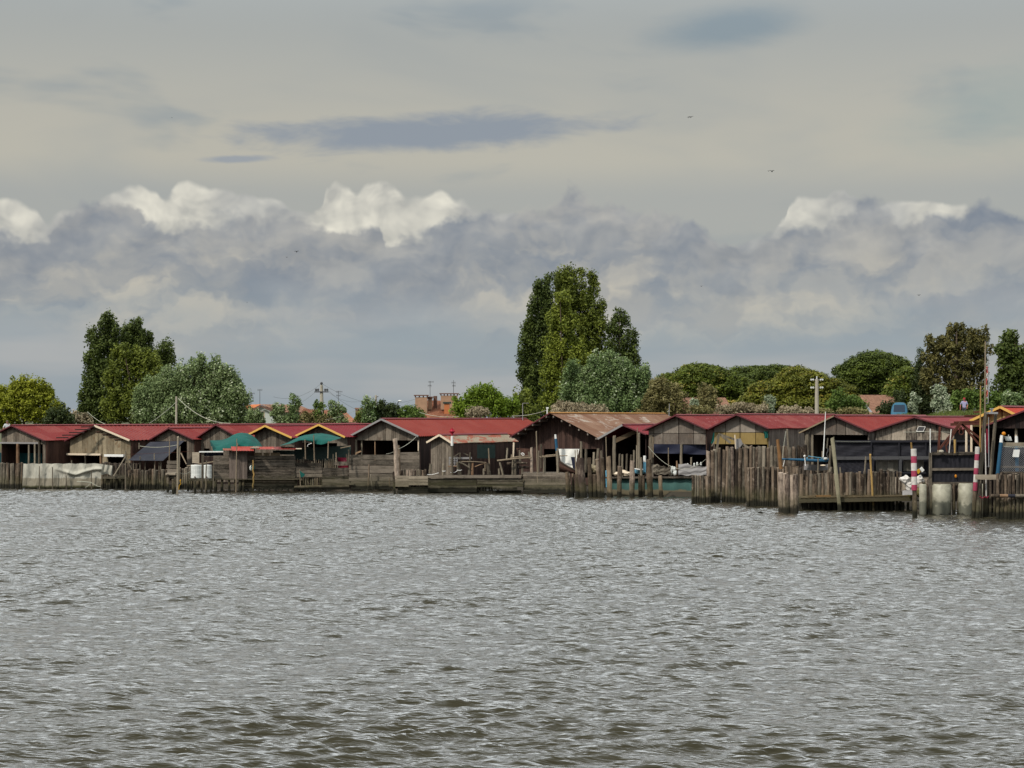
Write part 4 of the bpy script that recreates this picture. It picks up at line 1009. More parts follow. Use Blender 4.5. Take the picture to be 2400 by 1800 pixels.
mb = MB(); mb.tube([W(931,1000,185), W(931,958,185), W(931.5,948,185), W(933.5,942,185), W(937,939.5,185)], [.07,.06,.05,.045,.04], 8); mb.build('mast', 'metal_dark', slp)
mb = MB(); mb.ball(W(937.5,939.5,185), (.19,.14,.07), 10, 6); mb.build('lamp_head', 'white', slp)
cp = thing('power_pole', 'thick concrete power pole with two tiers of insulators before the golden pine', 'power pole', W(1914.5,1000,150)); Yq = 150
mb = MB(); mb.tube([W(1914.5,1000,Yq), W(1914.5,930,Yq), W(1914.5,888,Yq)], [.17,.15,.125], 12); mb.build('shaft', 'concrete', cp)
for y in (890.5, 909):
    mb = MB(); mb.tube([W(1900,y+1,Yq), W(1906,y+.5,Yq), W(1923,y+.5,Yq), W(1929,y+1,Yq)], [.02]*4, 6); mb.build('bracket', 'metal', cp)
    for x in (1901.5, 1906, 1923.5, 1928):
        mb = MB(); mb.ball(W(x,y-1,Yq-.05), (.085,.085,.055), 8, 5); mb.ball(W(x,y+.8,Yq-.05), (.06,.06,.05), 8, 5); mb.build('insulator', 'tank_white', cp)
mb = MB(); mb.tube([W(1914.5,888,Yq), W(1914.5,884,Yq)], [.05,.03], 6); mb.ball(W(1914.5,884,Yq), .06, 6, 5); mb.build('insulator', 'tank_white', cp)
gp = thing('wooden_pole', 'bare grey pole holding two ropes in front of the silver poplar', 'pole', W(413,1000,160))
mb = MB(); mb.tube([W(413,1000,160), W(413.5,929,160)], [.09,.075], 8); mb.build('shaft', 'concrete', gp)
cable(W(418,934,160), W(540,992,150), .55, 'pale rope sloping right from the bare grey pole', 'rope', 'wire', .022)
cable(W(413,942,160), W(350,992,150), .1, 'green-grey rope sloping left from the bare grey pole', 'rope', 'wire', .016)
cable(W(205,965,160), W(246,994,150), .1, 'short pale rope sloping down before the dark left poplar', 'rope', 'wire', .016)
for (a, b, sg, lb) in [((745.5,913),(600,955),.9,'power line sloping left from the left insulators of the crossbar pole'),((753.5,898.5),(640,930),.6,'power line sloping left from the top of the crossbar pole'),
        ((753.5,898.5),(985,931),1.2,'long power line from the top of the crossbar pole to the fat chimneys'),((767,913),(960,942),1.6,'lower power line running right from the crossbar to the chimneys'),((762,913),(881,928),.8,'power line from the crossbar to the short wooden pole')]:
    cable(W(*a,Yp), W(b[0],b[1],Yp+10 if b[0] > 900 else Yp-8), sg, lb, 'power_line', 'cable', .010)
cable(W(880,934,165), W(762,984,150), .3, 'thin pale rope from the short wooden pole down over the gold-trimmed sheds', 'rope', 'wire', .012)
cable(W(947,951,165), W(1075,976,150), .35, 'pale rope crossing in front of the terracotta house', 'rope', 'wire', .018)
cable(W(1200,975,146), W(1283,961,133.6), .12, 'pale rope rising to the post on the rusty shed', 'rope', 'wire', .02)
mb = MB(); mb.tube([W(1225,990,152), W(1225,945,152)], [.03,.025], 6); mb.tube([W(1225,945,152), W(1239,945,152)], [.015,.015], 5)
tag(mb.build('flag_rod', 'metal'), 'thin rod with a short top arm behind the far end of the big red roof', 'rod')
mb = MB(); mb.tube([W(1282.5,985,133.5), W(1282.5,956,133.5)], [.05,.05], 7); mb.box(tuple(W(1281,958,133.5)-Vector((.03,.03,0))), tuple(W(1284,956,133.5)+Vector((.05,.05,.05))))
tag(mb.build('roof_post', 'tank_white'), 'short white post at the peak of the rusty shed', 'post')
mb = MB(); mb.tube([W(1568,975,138), W(1569,946,138)], [.03,.02], 6); mb.tube([W(1564,965,138), W(1569,960,138)], [.015,.015], 5)
tag(mb.build('roof_rod', 'metal'), 'thin rod on the right end of the rusty roof', 'rod')

# ------------------------------------------------------------------ the sheds
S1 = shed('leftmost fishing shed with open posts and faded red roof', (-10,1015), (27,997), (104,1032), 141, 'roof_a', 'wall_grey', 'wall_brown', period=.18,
          openings=[(-40,1040,100,1200)], bw=.28)
for x, t, w in ((42,1040,8),(68,1042,5),(82,1040,5.5),(92,1031,6)): front_post(S1, x, t, 1100, w, 'post' if x != 42 else 'post_red')
front_box(S1, 'lintel', 'trim_grey', -20, 1036.5, 92, 1039.5)
p = on_front(S1, 50, 1120, 1.6); q = on_front(S1, 98, 1062, 1.6)
mb = MB(); mb.grid(lambda u, v: (on_front(S1,-30,1060,1.6).x*(1-u)+q.x*u, p.y+.08*math.sin(u*22), p.z*(1-v)+q.z*v), 40, 2); mb.build('teal_curtain', 'interior_teal', S1['root'], False)
S2 = shed('tan boarded fishing shed with two low openings behind the white tarpaulin', (151,1033), (221.5,997), (304,1031.5), 140, 'roof_b', 'wall_tan', 'wall_brown', period=.44, amp=.03, trap=True,
          openings=[(157,1068,238,1120),(253,1068,293,1120)], fascia=('trim_dark','trim_cream'), bw=.34)
front_box(S2, 'lintel', 'trim_cream', 158, 1063, 238, 1066.5, -.05, .12)
front_box(S2, 'awning_edge', 'white', 248, 1065, 293, 1070, -.1, .2)
front_post(S2, 200, 1066, 1100, 4); front_post(S2, 168, 1079, 1100, 3.5); front_post(S2, 236, 1064, 1100, 5, 'post_red')
for i, (xa, xb, y) in enumerate([(132,160,1026),(146,182,1020),(162,198,1014),(176,212,1007),(190,222,1000.5)]):
    mb = MB(); P0 = W(xa,y,139.4); P1 = W(xb,y-.4,139.4); mb.bar(P0, P1, .1, .08); 
    tag(mb.build('roof_batten', 'wall_black'), ['lowest of the five battens','second lowest of the five battens','middle one of the five battens','second highest of the five battens','topmost of the five battens'][i]+' jutting over the tan shed roof edge', 'batten', 'battens along the roof edge of the tan shed')
for i, (xa, xb, y) in enumerate([(225,240,1012),(240,260,1018),(255,276,1024),(268,290,1030)]):
    front_box(S2, 'batten', 'wall_brown', xa, y-1, xb, y+1, -.03, .05)
S3 = shed('narrow fishing shed with a black tarpaulin over its dark opening', (350,1030), (396,1003), (453,1029.5), 138.5, 'roof_a', 'wall_grey', 'wall_brown', period=.18, openings=[(356,1034,438,1200)], bw=.2)
S4 = shed('grey fishing shed half hidden behind the left teal net canopy', (453,1030), (506,995), (560,1025), 137.5, 'roof_a', 'wall_grey', 'wall_brown', period=.18, openings=[(478,1051,491,1064)], bw=.2)
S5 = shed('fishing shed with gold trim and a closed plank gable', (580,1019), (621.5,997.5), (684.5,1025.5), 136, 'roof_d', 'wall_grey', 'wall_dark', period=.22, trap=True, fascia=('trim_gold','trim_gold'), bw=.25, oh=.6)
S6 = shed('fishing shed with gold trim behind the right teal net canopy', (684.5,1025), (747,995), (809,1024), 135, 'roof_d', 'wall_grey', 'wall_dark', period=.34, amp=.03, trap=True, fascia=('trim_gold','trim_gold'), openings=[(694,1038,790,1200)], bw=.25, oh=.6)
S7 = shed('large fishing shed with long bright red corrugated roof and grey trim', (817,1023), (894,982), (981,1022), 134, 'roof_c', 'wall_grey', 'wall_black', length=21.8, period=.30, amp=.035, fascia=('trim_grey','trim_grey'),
          openings=[(836,1032,922,1200),(926,1032,979,1062)], bw=.62, oh=.5)
for x, w in ((834,7),(848,4),(879,3),(925,5)): front_post(S7, x, 1030, 1090, w, 'post' if x != 879 else 'post_red', .15 if x in (848, 879) else -.06)
front_box(S7, 'corner_post', 'trim_cream', 980, 1032, 982, 1056)
S7b = shed('small grey plank hut with patched cream and red corrugated roof', (1000,1036.5), (1030,1019), (1060,1038.5), 129.5, 'roof_patch', 'wall_grey', 'wall_dark', length=9.6, period=.19, amp=.03, fascia=('trim_cream','trim_cream'), bw=.18, inset=.12, ridge='roof_red_cap' if 0 else 'ridge_dark', name='plank_hut')
M_side = front_box
S8 = shed('wide black boarded shed with rusty corrugated roof and lichened ridge', (1194,1024), (1288,968), (1403,1027), 132, 'roof_rust', 'wall_dark', 'wall_black', length=19.8, period=.19, amp=.022, fascia=('trim_dark',None), ridge='ridge_orange', oh=1.2, beams=True,
          openings=[(1275,1052,1311,1120),(1358,1052,1400,1120)], bw=.2, inset=.15)
S9 = shed('small open shelter with a dark red roof and pale underside', (1401,1028), (1459,995.4), (1515,1018), 127, 'roof_d', 'wall_black', 'wall_black', period=.3, trap=True, length=8, openings=[(1395,1000,1520,1200)], name='open_shelter', oh=.3, fascia=('trim_grey','trim_dark'))
p = W(1440,1034,127.6); q = W(1492,1010,127.6)
mb = MB(); mb.bar(p, q, .12, .28); mb.build('brace', 'deck', S9['root'])
S10 = shed('fishing shed with pale square panels in two rows over a dark opening', (1506,1009), (1583,973), (1654.5,1005), 124, 'roof_e', 'wall_panel', 'wall_dark', period=.2, openings=[(1532,1041,1660,1200)], bw=1.05, oh=.5, lower='wall_panel', lower_y=1015)
front_post(S10, 1526, 1020, 1085, 11, 'post'); front_post(S10, 1530.5, 1024, 1072, 3.5, 'stick'); front_post(S10, 1597, 1041, 1090, 7, 'post')
S11 = shed('fishing shed with ochre lower panels behind the tall palisade', (1659,1005), (1726,971), (1802,1004), 120, 'roof_e', 'wall_panel', 'wall_panel', period=.2, openings=[(1672,1041,1798,1200)], bw=.9, oh=.5, lower='wall_ochre', lower_y=1013)
S12 = shed('fishing shed with wooden trim and wide dark opening behind the white mast', (1873,1014), (1955,974), (2038,1010.5), 112, 'roof_b', 'wall_panel', 'wall_panel', period=.30, amp=.028, trap=True, openings=[(1900,1019,2036,1200)], fascia=('trim_wood','trim_dark'), bw=1.2)
front_post(S12, 1892, 1016, 1100, 12, 'post'); front_post(S12, 1904, 1019, 1100, 6, 'post')
S13 = shed('fishing shed with stained blotchy gable and a small white-framed vent', (2038,1011), (2144,977), (2242,1006), 108, 'roof_pink', 'wall_stain', 'wall_black', period=.18, bw=.9, fascia=('trim_dark','trim_dark'))
mb = MB(); v0 = [on_front(S13, x, y, -.06) for x, y in ((2148,1011),(2164,1011),(2169,1000),(2153,1000))]
for i in range(4): mb.bar(v0[i], v0[(i+1) % 4], .03, .03)
vf = mb.build('vent_frame', 'white', S13['root'], False)
mb = MB(); mb.prism([p+Vector((0,.01,0)) for p in v0], (0, .02, 0)); mb.build('vent_mesh', 'metal_dark', vf, False)
S14 = shed('shed at the far right with vermilion roof, gold trim and cream posts', (2273,986), (2344,953), (2382,972), 101, 'roof_vermilion', 'wall_ochre', 'wall_black', period=.3, amp=.025, trap=True, length=14, openings=[(2270,1000,2384,1200)], fascia=('trim_gold','trim_gold'), bw=.8, inset=.05)
for x in (2277, 2265): 
    mb = MB(); P0 = W(x,1110,101.5); mb.tube([P0, W(x,(988 if x > 2270 else 1004),101.5)], [.065,.065], 10); mb.build('cream_post', 'trim_cream', S14['root'])
mb = MB(); mb.tube([W(2381.5,1110,100.2), W(2381.5,975,100.2)], [.07,.07], 10); mb.build('cream_post', 'trim_cream', S14['root'])
S15 = shed('dark open shed at the right edge under a plum-coloured roof edge', (2300,1000), (2425,953), (2520,990), 99, 'roof_d', 'wall_black', 'wall_black', period=.3, trap=True, length=10, openings=[(2300,1004,2520,1200)], fascia=('trim_dark','trim_dark'), inset=.1)
mb = MB(); mb.grid(lambda u, v: W(2286+68*u, 1003+46*v-8*math.sin(u*3.14)*(1-v), 103.5), 12, 6); mb2 = mb
tag(mb2.build('grey_cover', 'trim_grey'), 'rounded grey tarpaulin cover under the vermilion roof', 'cover')

# ------------------------------------------------------------------ things along the water, left to right
GPAL = 'pile palisades along the water'
palisade('leaning palisade at the far left beside the white tarpaulin', (-12, 53), (1085,1086), (1146,1146.5), (134,134), 11, 7, 'pile_grey', lean=3.5, jit=.6, mats=['pile','pile_grey','pile'])
palisade('dark palisade hidden behind the white tarpaulin', (60, 300), (1088,1090), (1144,1144), (135,135), 34, 7.5, 'plank_dark', jit=1.5)
def tarp_fn(u, v):
    px = 55+(238-55)*u-3*(v)*(1-u); top = 1086.5+1.2*math.sin(u*40)*.5; bot = 1142.5
    z = math.sin(u*34+v*2)*.05+math.sin(u*61-v*5)*.025
    sag = math.exp(-((u-.66)/.16)**2)
    fold = .20*math.exp(-((v-(.22+.22*sag))/.07)**2)*(u > .38)*min(1, (u-.38)*5)
    return W(px, top+(bot-top)*v, 133.6-z-fold-.12*v)
mb = MB(); mb.grid(tarp_fn, 150, 40)
tag(mb.build('tarpaulin', 'tarp_white', smooth=True), 'dirty white tarpaulin with folds hung over the pilings', 'tarpaulin', 'white tarpaulins on the pilings')
mb = MB(); mb.grid(lambda u, v: W(238+25*u, 1088+3*u+(27-6*math.sin(u*3))*v, 134-math.sin(u*14+v*3)*.05), 24, 12)
tag(mb.build('tarpaulin', 'tarp_white', smooth=True), 'small end piece of white tarpaulin above the little jetty', 'tarpaulin', 'white tarpaulins on the pilings')
for px, yt, yb, lb in [(92,1093,1142,'pole showing through the left third of the white tarpaulin'),(123,1095,1146,'pole standing before the middle of the white tarpaulin'),(155,1114,1143,'short pole before the fold of the white tarpaulin'),(214,1104,1143,'pole at the rope end of the white tarpaulin')]:
    post(px, yt, px+.5, yb, 2.6, 133.2, 'post', lb, 'pole', 'thin_pole', 'poles before the white tarpaulin', 'stick', sink=.5)
cable(W(180,1129,133.1), W(214,1131,133.1), -.02, 'bunched rope under the fold of the white tarpaulin', 'rope', 'wire', .03)
cable(W(214,1131,133.1), W(240,1141,133.1), .08, 'rope sagging right from the tarpaulin pole', 'rope', 'wire', .025)
cable(W(200,1142,133.1), W(213,1131,133.1), .06, 'rope slanting down left from the tarpaulin pole', 'rope', 'wire', .02)
# little jetty
jt = thing('jetty', 'small plank jetty with short legs right of the white tarpaulin', 'jetty', W(268,1146,133))
for ya in (0, .5, 1.0):
    mb = MB(); mb.bar(W(240,1119.5,132.6+ya), W(300,1119.5,132.6+ya), .4, .13); mb.build('deck_plank', 'plank', jt)
mb = MB(); mb.bar(W(262,1114.5,133.6), W(292,1115,133.6), .1, .12); mb.build('rail', 'plank', jt)
for px, t in ((240,1113),(251,1121),(257,1121),(273,1121),(287,1121)): pile(W(px,t,132.7), W(px,1145.5,132.7), .09, 'plank_dark' if px != 240 else 'pile', 'leg', jt)
af = thing('timber_stand', 'thin timber A-frame standing on the small jetty', 'timber stand', W(294,1147,132.4))
pile(W(294.5,1056,132.4), W(294.5,1147.5,132.4), .055, 'post', 'upright', af, 'stick'); pile(W(293,1072,132.3), W(267,1116,132.3), .05, 'post', 'brace', af, 'stick', 0); pile(W(295,1073,132.3), W(309,1101,132.3), .05, 'post', 'brace', af, 'stick', 0)
pile(W(297,1100,132.2), W(299,1148,132.2), .08, 'pile', 'upright', af); pile(W(310,1110,132), W(304,1148,132), .05, 'pile', 'brace', af)
palisade('palisade of rough piles under the black tarpaulin', (296, 396), (1103,1100), (1147.5,1146), (132.5,133), 17, 8, mats=['pile','pile_grey'], jit=1)
palisade('palisade between the step box and the white tank', (418, 500), (1097,1096), (1145,1145), (134,134), 14, 7, mats=['pile','pile_grey'], jit=1.5)
palisade('dark boarding behind the palisade under the black tarpaulin', (240, 330), (1084,1086), (1120,1120), (136,136), 14, 8, 'plank_dark', jit=1)
GS = 'stakes under the black tarpaulin'
for px, t, b, w, lb in [(328.5,1070,1104,3.5,'stake holding the left foot of the black tarpaulin'),(363,1063,1102,2.6,'tilted thin stake in front of the black tarpaulin'),(373,1075,1101,2.6,'short stake near the right edge of the black tarpaulin'),(377,1078,1101,3,'stub stake just left of the step box'),(313,1082,1104,2.2,'crooked short stake left of the black tarpaulin foot'),(326,1038,1052,3,'stub of post on the left rope of the black tarpaulin'),(340,1082,1103,1.6,'thin crooked stick below the black tarpaulin')]:
    post(px-(1.5 if px == 363 else 0), t, px, b, w, 134.6, 'post', lb, 'stake', 'stake', GS, 'stick', sink=.0 if b < 1100 else .2)
def quad_cloth(name, pts, Ys, mat, label, cat, nu=20, nv=12, wave=.06, bulge=0.0, group=None):
    a, b, c, d_ = [W(p[0], p[1], y) for p, y in zip(pts, Ys)]       # TL TR BR BL
    mb = MB()
    def fn(u, v):
        q = a.lerp(b, u).lerp(d_.lerp(c, u), v); q = Vector(q)
        q.z -= bulge*math.sin(math.pi*u)*math.sin(math.pi*v); q.y -= wave*math.sin(u*11+v*4); return q
    mb.grid(fn, nu, nv); return tag(mb.build(name, mat, smooth=True), label, cat, group)
quad_cloth('tarpaulin', [(352,1036),(432,1033),(382,1080),(300,1079)], [137.6,137,134.2,134.4], 'tarp_dark', 'black tarpaulin sloping down from the narrow shed like an awning', 'tarpaulin', bulge=.2)
cable(W(328,1045.5,134.5), W(415,1043,133), .12, 'pale rope across the black tarpaulin', 'rope', 'wire', .018)
cable(W(294,1065,132.4), W(447,1058,133), .02, 'thin rusty wire running past the black tarpaulin', 'wire', 'rust', .010)
for xt, yt, xb, yb, w, mt, lb in [(417.5,1024,416,1158,5,'post','tall thick pole right of the black tarpaulin'),(422,1046,420,1100,3,'post','paler pole leaning against the tall thick pole'),(397.5,1031,396,1108,2.4,'stick','thin straight pole in the dark shed opening'),]:
    post(xt, yt, xb, yb, w, WL(1158) if w > 4 else 131, mt, lb, 'pole', 'pole', 'poles beside the step box', 'stick')
mb = MB(); mb.tube([W(424,1062,133), W(437,1088,132.5)], [.045,.04], 6); tag(mb.build('brace_pole', 'stick'), 'thin pole leaning down right to the white tank', 'pole')
sb = thing('step_box', 'board step box on piles beside the tall thick pole', 'box', W(403,1125,129))
mb = MB(); boards(mb, 391, 414, 1080, 1108, 130, 3); mb.build('back_board', 'plank', sb)
mb = MB(); a = W(391,1113,129.2); b = W(414,1108,129.2); mb.box((a.x,a.y-.5,a.z),(b.x,a.y+.6,b.z)); mb.build('step', 'plank_light', sb)
mb = MB(); boards(mb, 393, 413, 1113.5, 1122, 128.9, 1); mb.build('front_board', 'plank', sb)
for xt, yt, yb, w, lb in [(393,1112,1153,6,'pile under the left of the step box'),(405,1123,1158,7,'short dark pile under the step box nearest the water'),(411,1118,1156,6,'dark pile beside the foot of the tall thick pole')]:
    post(xt, yt, xt+.5, yb, w, WL(yb), 'pile', lb, 'pile', 'timber_pile', 'piles by the step box')
cable(W(421,1108,128), W(446,1105,130), .12, 'pale rope from the tall thick pole to the white tank', 'rope', 'wire', .012)
mb = MB(); mb.tube([W(421,1126,127), W(424,1123,127), W(422.5,1130,127), W(424,1134,127), W(420,1138,127), W(419,1148,127)], [.02]*6, 5); tag(mb.build('rope', 'yellow'), 'yellowish rope dangling from the tall thick pole', 'rope')
# white tanks platform
wt = thing('tank_platform', 'piled platform carrying the two white tanks', 'platform', W(470,1155,129))
mb = MB(); mb.box(tuple(W(444,1126.5,129)-Vector((0,.5,0))), tuple(W(500,1121.5,129)+Vector((0,1.2,0)))); mb.build('deck', 'plank', wt)
for px, yb, w in ((441,1151,5),(449,1149,4),(457,1157,7),(472,1155,5),(484,1156,5),(494,1155,5),(505,1155,6)): pile(W(px,1127,WL(yb)), W(px,yb,WL(yb)), w*WL(yb)/F/2, 'plank_dark' if w > 5 else 'pile', 'leg', wt)
def tank(xa, xb, ya, yb, Y, label):
    mb = MB(); a = W(xa, yb, Y); b = W(xb, ya, Y); r = (b.x-a.x)/2; n = 18; cx = (a.x+b.x)/2
    mb.tube([(cx, Y+r, a.z+(b.z-a.z)*t) for t in (0,.04,.3,.33,.62,.65,.96,1)], [r*k for k in (.92,1,1,.98,1,.98,1,.92)], n)
    t = thing('white_tank', label, 'tank', (cx, Y+r, a.z), 0, 'white tanks on the platform')
    mb.build('body', 'tank_white', t)
    mb = MB(); mb.tube([(cx, Y+r, b.z), (cx, Y+r, b.z+.05)], [r*.35, r*.33], 14); mb.build('lid', 'trim_grey', t)
    mb = MB(); mb.tube([(cx-r*.1, Y-.02, a.z+.1), (cx-r*.1, Y-.09, a.z+.1)], [.05, .05], 8); mb.build('tap', 'rust', t)
tank(445, 471.5, 1090, 1121.5, 128.8, 'wider white tank with a rusty tap, left one on the platform')
tank(476, 495, 1090, 1121.5, 128.8, 'narrower white tank behind a crooked post, right one on the platform')
for xt, yt, xb, yb, w, lb in [(475,1067,474,1155,5,'thick post between the two white tanks'),(484,1079,481,1153,3,'crooked thin post before the right white tank'),(500,1085,500,1120,3,'thin post at the left edge of the stilt hut')]:
    post(xt, yt, xb, yb, w, 128, 'post', lb, 'post', 'wooden_post', 'posts among the white tanks')
mb = MB(); boards(mb, 450, 466, 1060, 1088, 130.5, 1); vb = tag(mb.build('board_panel', 'plank_light'), 'upright pale board panel above the left white tank', 'panel')
mb = MB(); mb.bar(W(438,1092,130), W(505,1081,130), .07, .07); tag(mb.build('rail', 'stick'), 'slanting pole rail behind the white tanks', 'rail')
aw = thing('awning', 'small white-edged awning with navy cloth above the white tanks', 'awning', W(497,1075,130.5))
mb = MB(); mb.bar(W(468,1059,130), W(525,1058.5,130), .6, .07); mb.build('edge', 'white', aw)
mb = MB(); mb.grid(lambda u, v: W(478+46*u, 1061+8*v, 130.2+.3*v+.04*math.sin(u*20)), 16, 3); mb.build('cloth', 'navy', aw)
mb = MB(); vboards(mb, 478, 500, 1070, 1092, 131, 5); mb.build('back_panel', 'wall_black', aw)
# stilt hut
sh = thing('stilt_hut', 'grey plank hut on stilts with little red corrugated roof pieces', 'hut', W(590,1150,130.5))
mb = MB(); boards(mb, 500, 537, 1068, 1122, 129.6, 8, Yb=129.8); mb.build('left_panel', 'plank', sh)
mb = MB(); vboards(mb, 537, 580, 1056, 1123, 129.4, 7); mb.build('centre_panel', 'board_dusk', sh)
mb = MB(); boards(mb, 581, 692, 1068, 1121, 129.9, 9, ragged=.5); mb.build('right_panel', 'plank', sh)
mb = MB(); boards(mb, 566, 697, 1125, 1148, 129.6, 5, ragged=.6); mb.build('skirt_panel', 'plank', sh)
for xa, xb in ((597,614),(617,631),(633,655)):
    mb = MB(); boards(mb, xa, xb, 1061, 1068.5, 129.9, 1); mb.build('window_board', 'wall_ochre' if 0 else 'trim_wood', sh)
mb = MB(); boards(mb, 640, 690, 1056, 1067, 130.4, 1); mb.build('shade_net', 'net_green_dark', sh)
mb = MB(); mb.box(tuple(W(500,1124.5,129.2)), tuple(W(700,1122,129.2)+Vector((0,3,0)))); mb.build('deck', 'plank_dark', sh)
for px, w in ((503,4),(508,3),(520,7),(537,6),(551,3),(562,9),(570,6)): pile(W(px,1123,129.4), W(px,1153 if w > 4 else 1150,129.4), w*129/F/2, 'plank_dark' if w in (7,9) else 'pile', 'leg', sh)
for px in (572,590,605,618,632,646,660,675,688): pile(W(px,1144,129.1), W(px,1150,129.1), .09, 'plank_dark', 'leg', sh)
def small_roof(xa, xb, yt, yb, Y, mat, name='roof'):
    mb = MB(); n = int((xb-xa)/1.1)
    for i in range(n+1):
        for j in range(2):
            q = W(xa+(xb-xa)*i/n+(1-j)*3, yb+(yt-yb)*j+math.sin(i*1.9)*.6, Y+j*1.5); mb.v.append(q)
    for i in range(n): mb.face((2*i, 2*i+2, 2*i+3, 2*i+1))
    return mb.build(name, mat, sh)
small_roof(521,545,1051,1055.5,128.9,'roof_patch'); small_roof(541,592,1046.5,1056.5,128.8,'roof_vermilion'); small_roof(584,606,1046,1050.5,129.3,'roof_patch'); small_roof(600,641,1047,1053,129,'roof_vermilion'); small_roof(633,640,1048,1052,129.2,'trim_cream'); small_roof(640,691,1047,1053.5,129,'roof_b')
mb = MB(); mb.bar(W(693,1051.5,129.5), W(707,1051.5,129.5), .08, .07); mb.build('roof_beam', 'trim_cream', sh)
mb = MB(); mb.tube([W(555,1028,128.5), W(553,1155,128.5)], [.03,.045], 6); tag(mb.build('thin_pole', 'stick'), 'tall thin brown pole in front of the stilt hut', 'pole')
mb = MB(); mb.tube([W(x,y,127.6) for x, y in ((593,1078),(593.5,1090),(592.5,1102),(595,1112),(593.5,1122),(594.5,1130),(592.5,1138),(594,1153),(594,1162))], [.04,.045,.05,.055,.05,.055,.06,.06,.06], 7, True, .08); tag(mb.build('crooked_pole', 'pile_ochre'), 'twisted yellowish pole in the water before the stilt hut', 'pole')
buo = thing('hanging_buoy', 'white and teal buoy hanging on the stilt hut wall', 'buoy', W(590,1104,129.2))
mb = MB(); mb.ball(W(588.5,1097,129.2), (.11,.1,.18), 12, 8); mb.build('float', 'white', buo)
mb = MB(); mb.tube([W(592+4*math.cos(a),1096+5*math.sin(a),129.1) for a in np.linspace(0,6.28,14)], [.03]*14, 6, False); mb.build('ring', 'net_teal', buo)
# teal net canopies
def canopy(label, prof_top, prof_bot, Yf, Yb, mat='net_teal', name='net_canopy'):
    root = thing(name, label, 'net canopy', W(prof_bot[0][0]/2+prof_bot[-1][0]/2, 1075, Yf), 0, 'teal net canopies'); n = 40
    xs0, xs1 = prof_top[0][0], prof_top[-1][0]
    def fn(u, v):
        x = xs0+(xs1-xs0)*u; yt = np.interp(x, [p[0] for p in prof_top], [p[1] for p in prof_top]); yb = np.interp(x, [p[0] for p in prof_bot], [p[1] for p in prof_bot])
        return W(x, yt+(yb-yt)*v, Yb+(Yf-Yb)*v-.9*math.sin(math.pi*v)*math.sin(math.pi*u)+.05*math.sin(u*24+v*7))
    mb = MB(); mb.grid(fn, n, 14); mb.build('net', mat, root, smooth=True); return root
c1 = canopy('left teal net canopy, arched like a dome before the grey shed', [(492,1032.5),(520,1031),(534,1027),(545,1020),(556,1015.5),(565,1014),(580,1015.5),(592,1021),(603,1030),(610,1038),(616,1048)], [(492,1034),(497,1057),(510,1057),(616,1050)], 130.5, 133)
for x, t in ((499,1030),(557,1022)): pile(W(x-3 if x == 499 else x,t+16,130.4), W(x,1064,130.4), .03, 'stick', 'pole', c1, 'stick', 0)
c2 = canopy('right teal net canopy, sagging between poles before the gold-trimmed shed', [(656,1044),(675,1037),(700,1024),(715,1019.5),(740,1016),(755,1015.5),(775,1019),(800,1026)], [(656,1044.5),(680,1040),(704,1031.5),(718,1032),(735,1039),(752,1042),(762,1040),(775,1034),(800,1026.5)], 129.5, 132)
for xt, t, xb, b in ((715,1030,716,1076),(735,1020,737,1079),(770,1034,768.5,1074)): pile(W(xt,t,129.4), W(xb,b,129.4), .045, 'stick', 'pole', c2, 'stick', 0)
quad_cloth('shade_net', [(690,1050),(822,1044),(822,1080),(690,1078)], [131.5]*4, 'net_green_dark', 'dark green shade netting hanging under the right teal canopy', 'net', wave=.05)
mb = MB(); mb.bar(W(798,1050,129.3), W(822,1045,129.3), .07, .07); tag(mb.build('rail', 'stick'), 'slanting pale pole at the right end of the dark green netting', 'rail')
mb = MB(); mb.tube([W(721,1047,129), W(722,1042,129), W(725,1041,129), W(728,1040,129), W(731,1039,129)], [.02]*5, 5); tag(mb.build('rope', 'white'), 'white rope end tied under the right teal canopy', 'rope')
palisade('row of slim pale palings behind the plank wall under the right canopy', (690, 818), (1076,1076), (1102,1100), (130.6,130.6), 26, 3.4, mats=['post','stick','plank_dark','post'], jit=2.2, lean=.6, gaps=((790,816),))
rb = thing('red_boat', 'small crimson boat showing behind the plank wall', 'boat', W(803,1110,131.4))
mb = MB(); mb.grid(lambda u, v: W(791+27*u, 1072+11*v+.5*math.sin(u*3), 131.4-.5*math.sin(math.pi*u)*math.sin(v*1.5)), 10, 5); mb.build('hull_side', 'crimson', rb)
mb = MB(); mb.grid(lambda u, v: W(792+24*u, 1091+9*v, 130.75-.05*math.sin(math.pi*u)), 8, 3); mb.build('hull_bottom', 'crimson', rb)
# long plank wall
pw = thing('plank_wall', 'long low wall of grey planks between the stilt hut and the leaning log', 'plank wall', W(805,1148,129.6))
def panel(root, xa, xb, yt, yb, Y, n, mat='plank', name='panel', rag=.6, Yb=None):
    mb = MB(); boards(mb, xa, xb, yt, yb, Y, n, ragged=rag, Yb=Yb); return mb.build(name, mat, root)
panel(pw, 690, 755, 1085, 1119, 130, 4); panel(pw, 755, 821, 1096.5, 1132, 129.9, 4); panel(pw, 818, 923, 1066, 1091, 129.8, 2, rag=2); panel(pw, 818, 923, 1091, 1128, 129.85, 4); panel(pw, 822, 925, 1128, 1147, 129.7, 3)
panel(pw, 784, 822, 1082, 1091, 130.2, 1); panel(pw, 755, 830, 1132, 1137, 129.6, 1); panel(pw, 690, 820, 1139.5, 1147.5, 129.3, 1, 'plank_dark'); panel(pw, 938, 983, 1060, 1100, 130.6, 5)
mb = MB(); mb.tube([W(x,y,129) for x, y in ((690,1143),(730,1141.5),(775,1142),(818,1141))], [.12,.13,.12,.11], 8); mb.build('bottom_log', 'pile', pw)
palisade('short piles under the plank panel right of the stilt hut', (699, 757), (1118,1118), (1144,1144), (130.1,130.1), 11, 4.5, mats=['pile','pile_grey','plank_dark'], jit=.5, lean=.6)
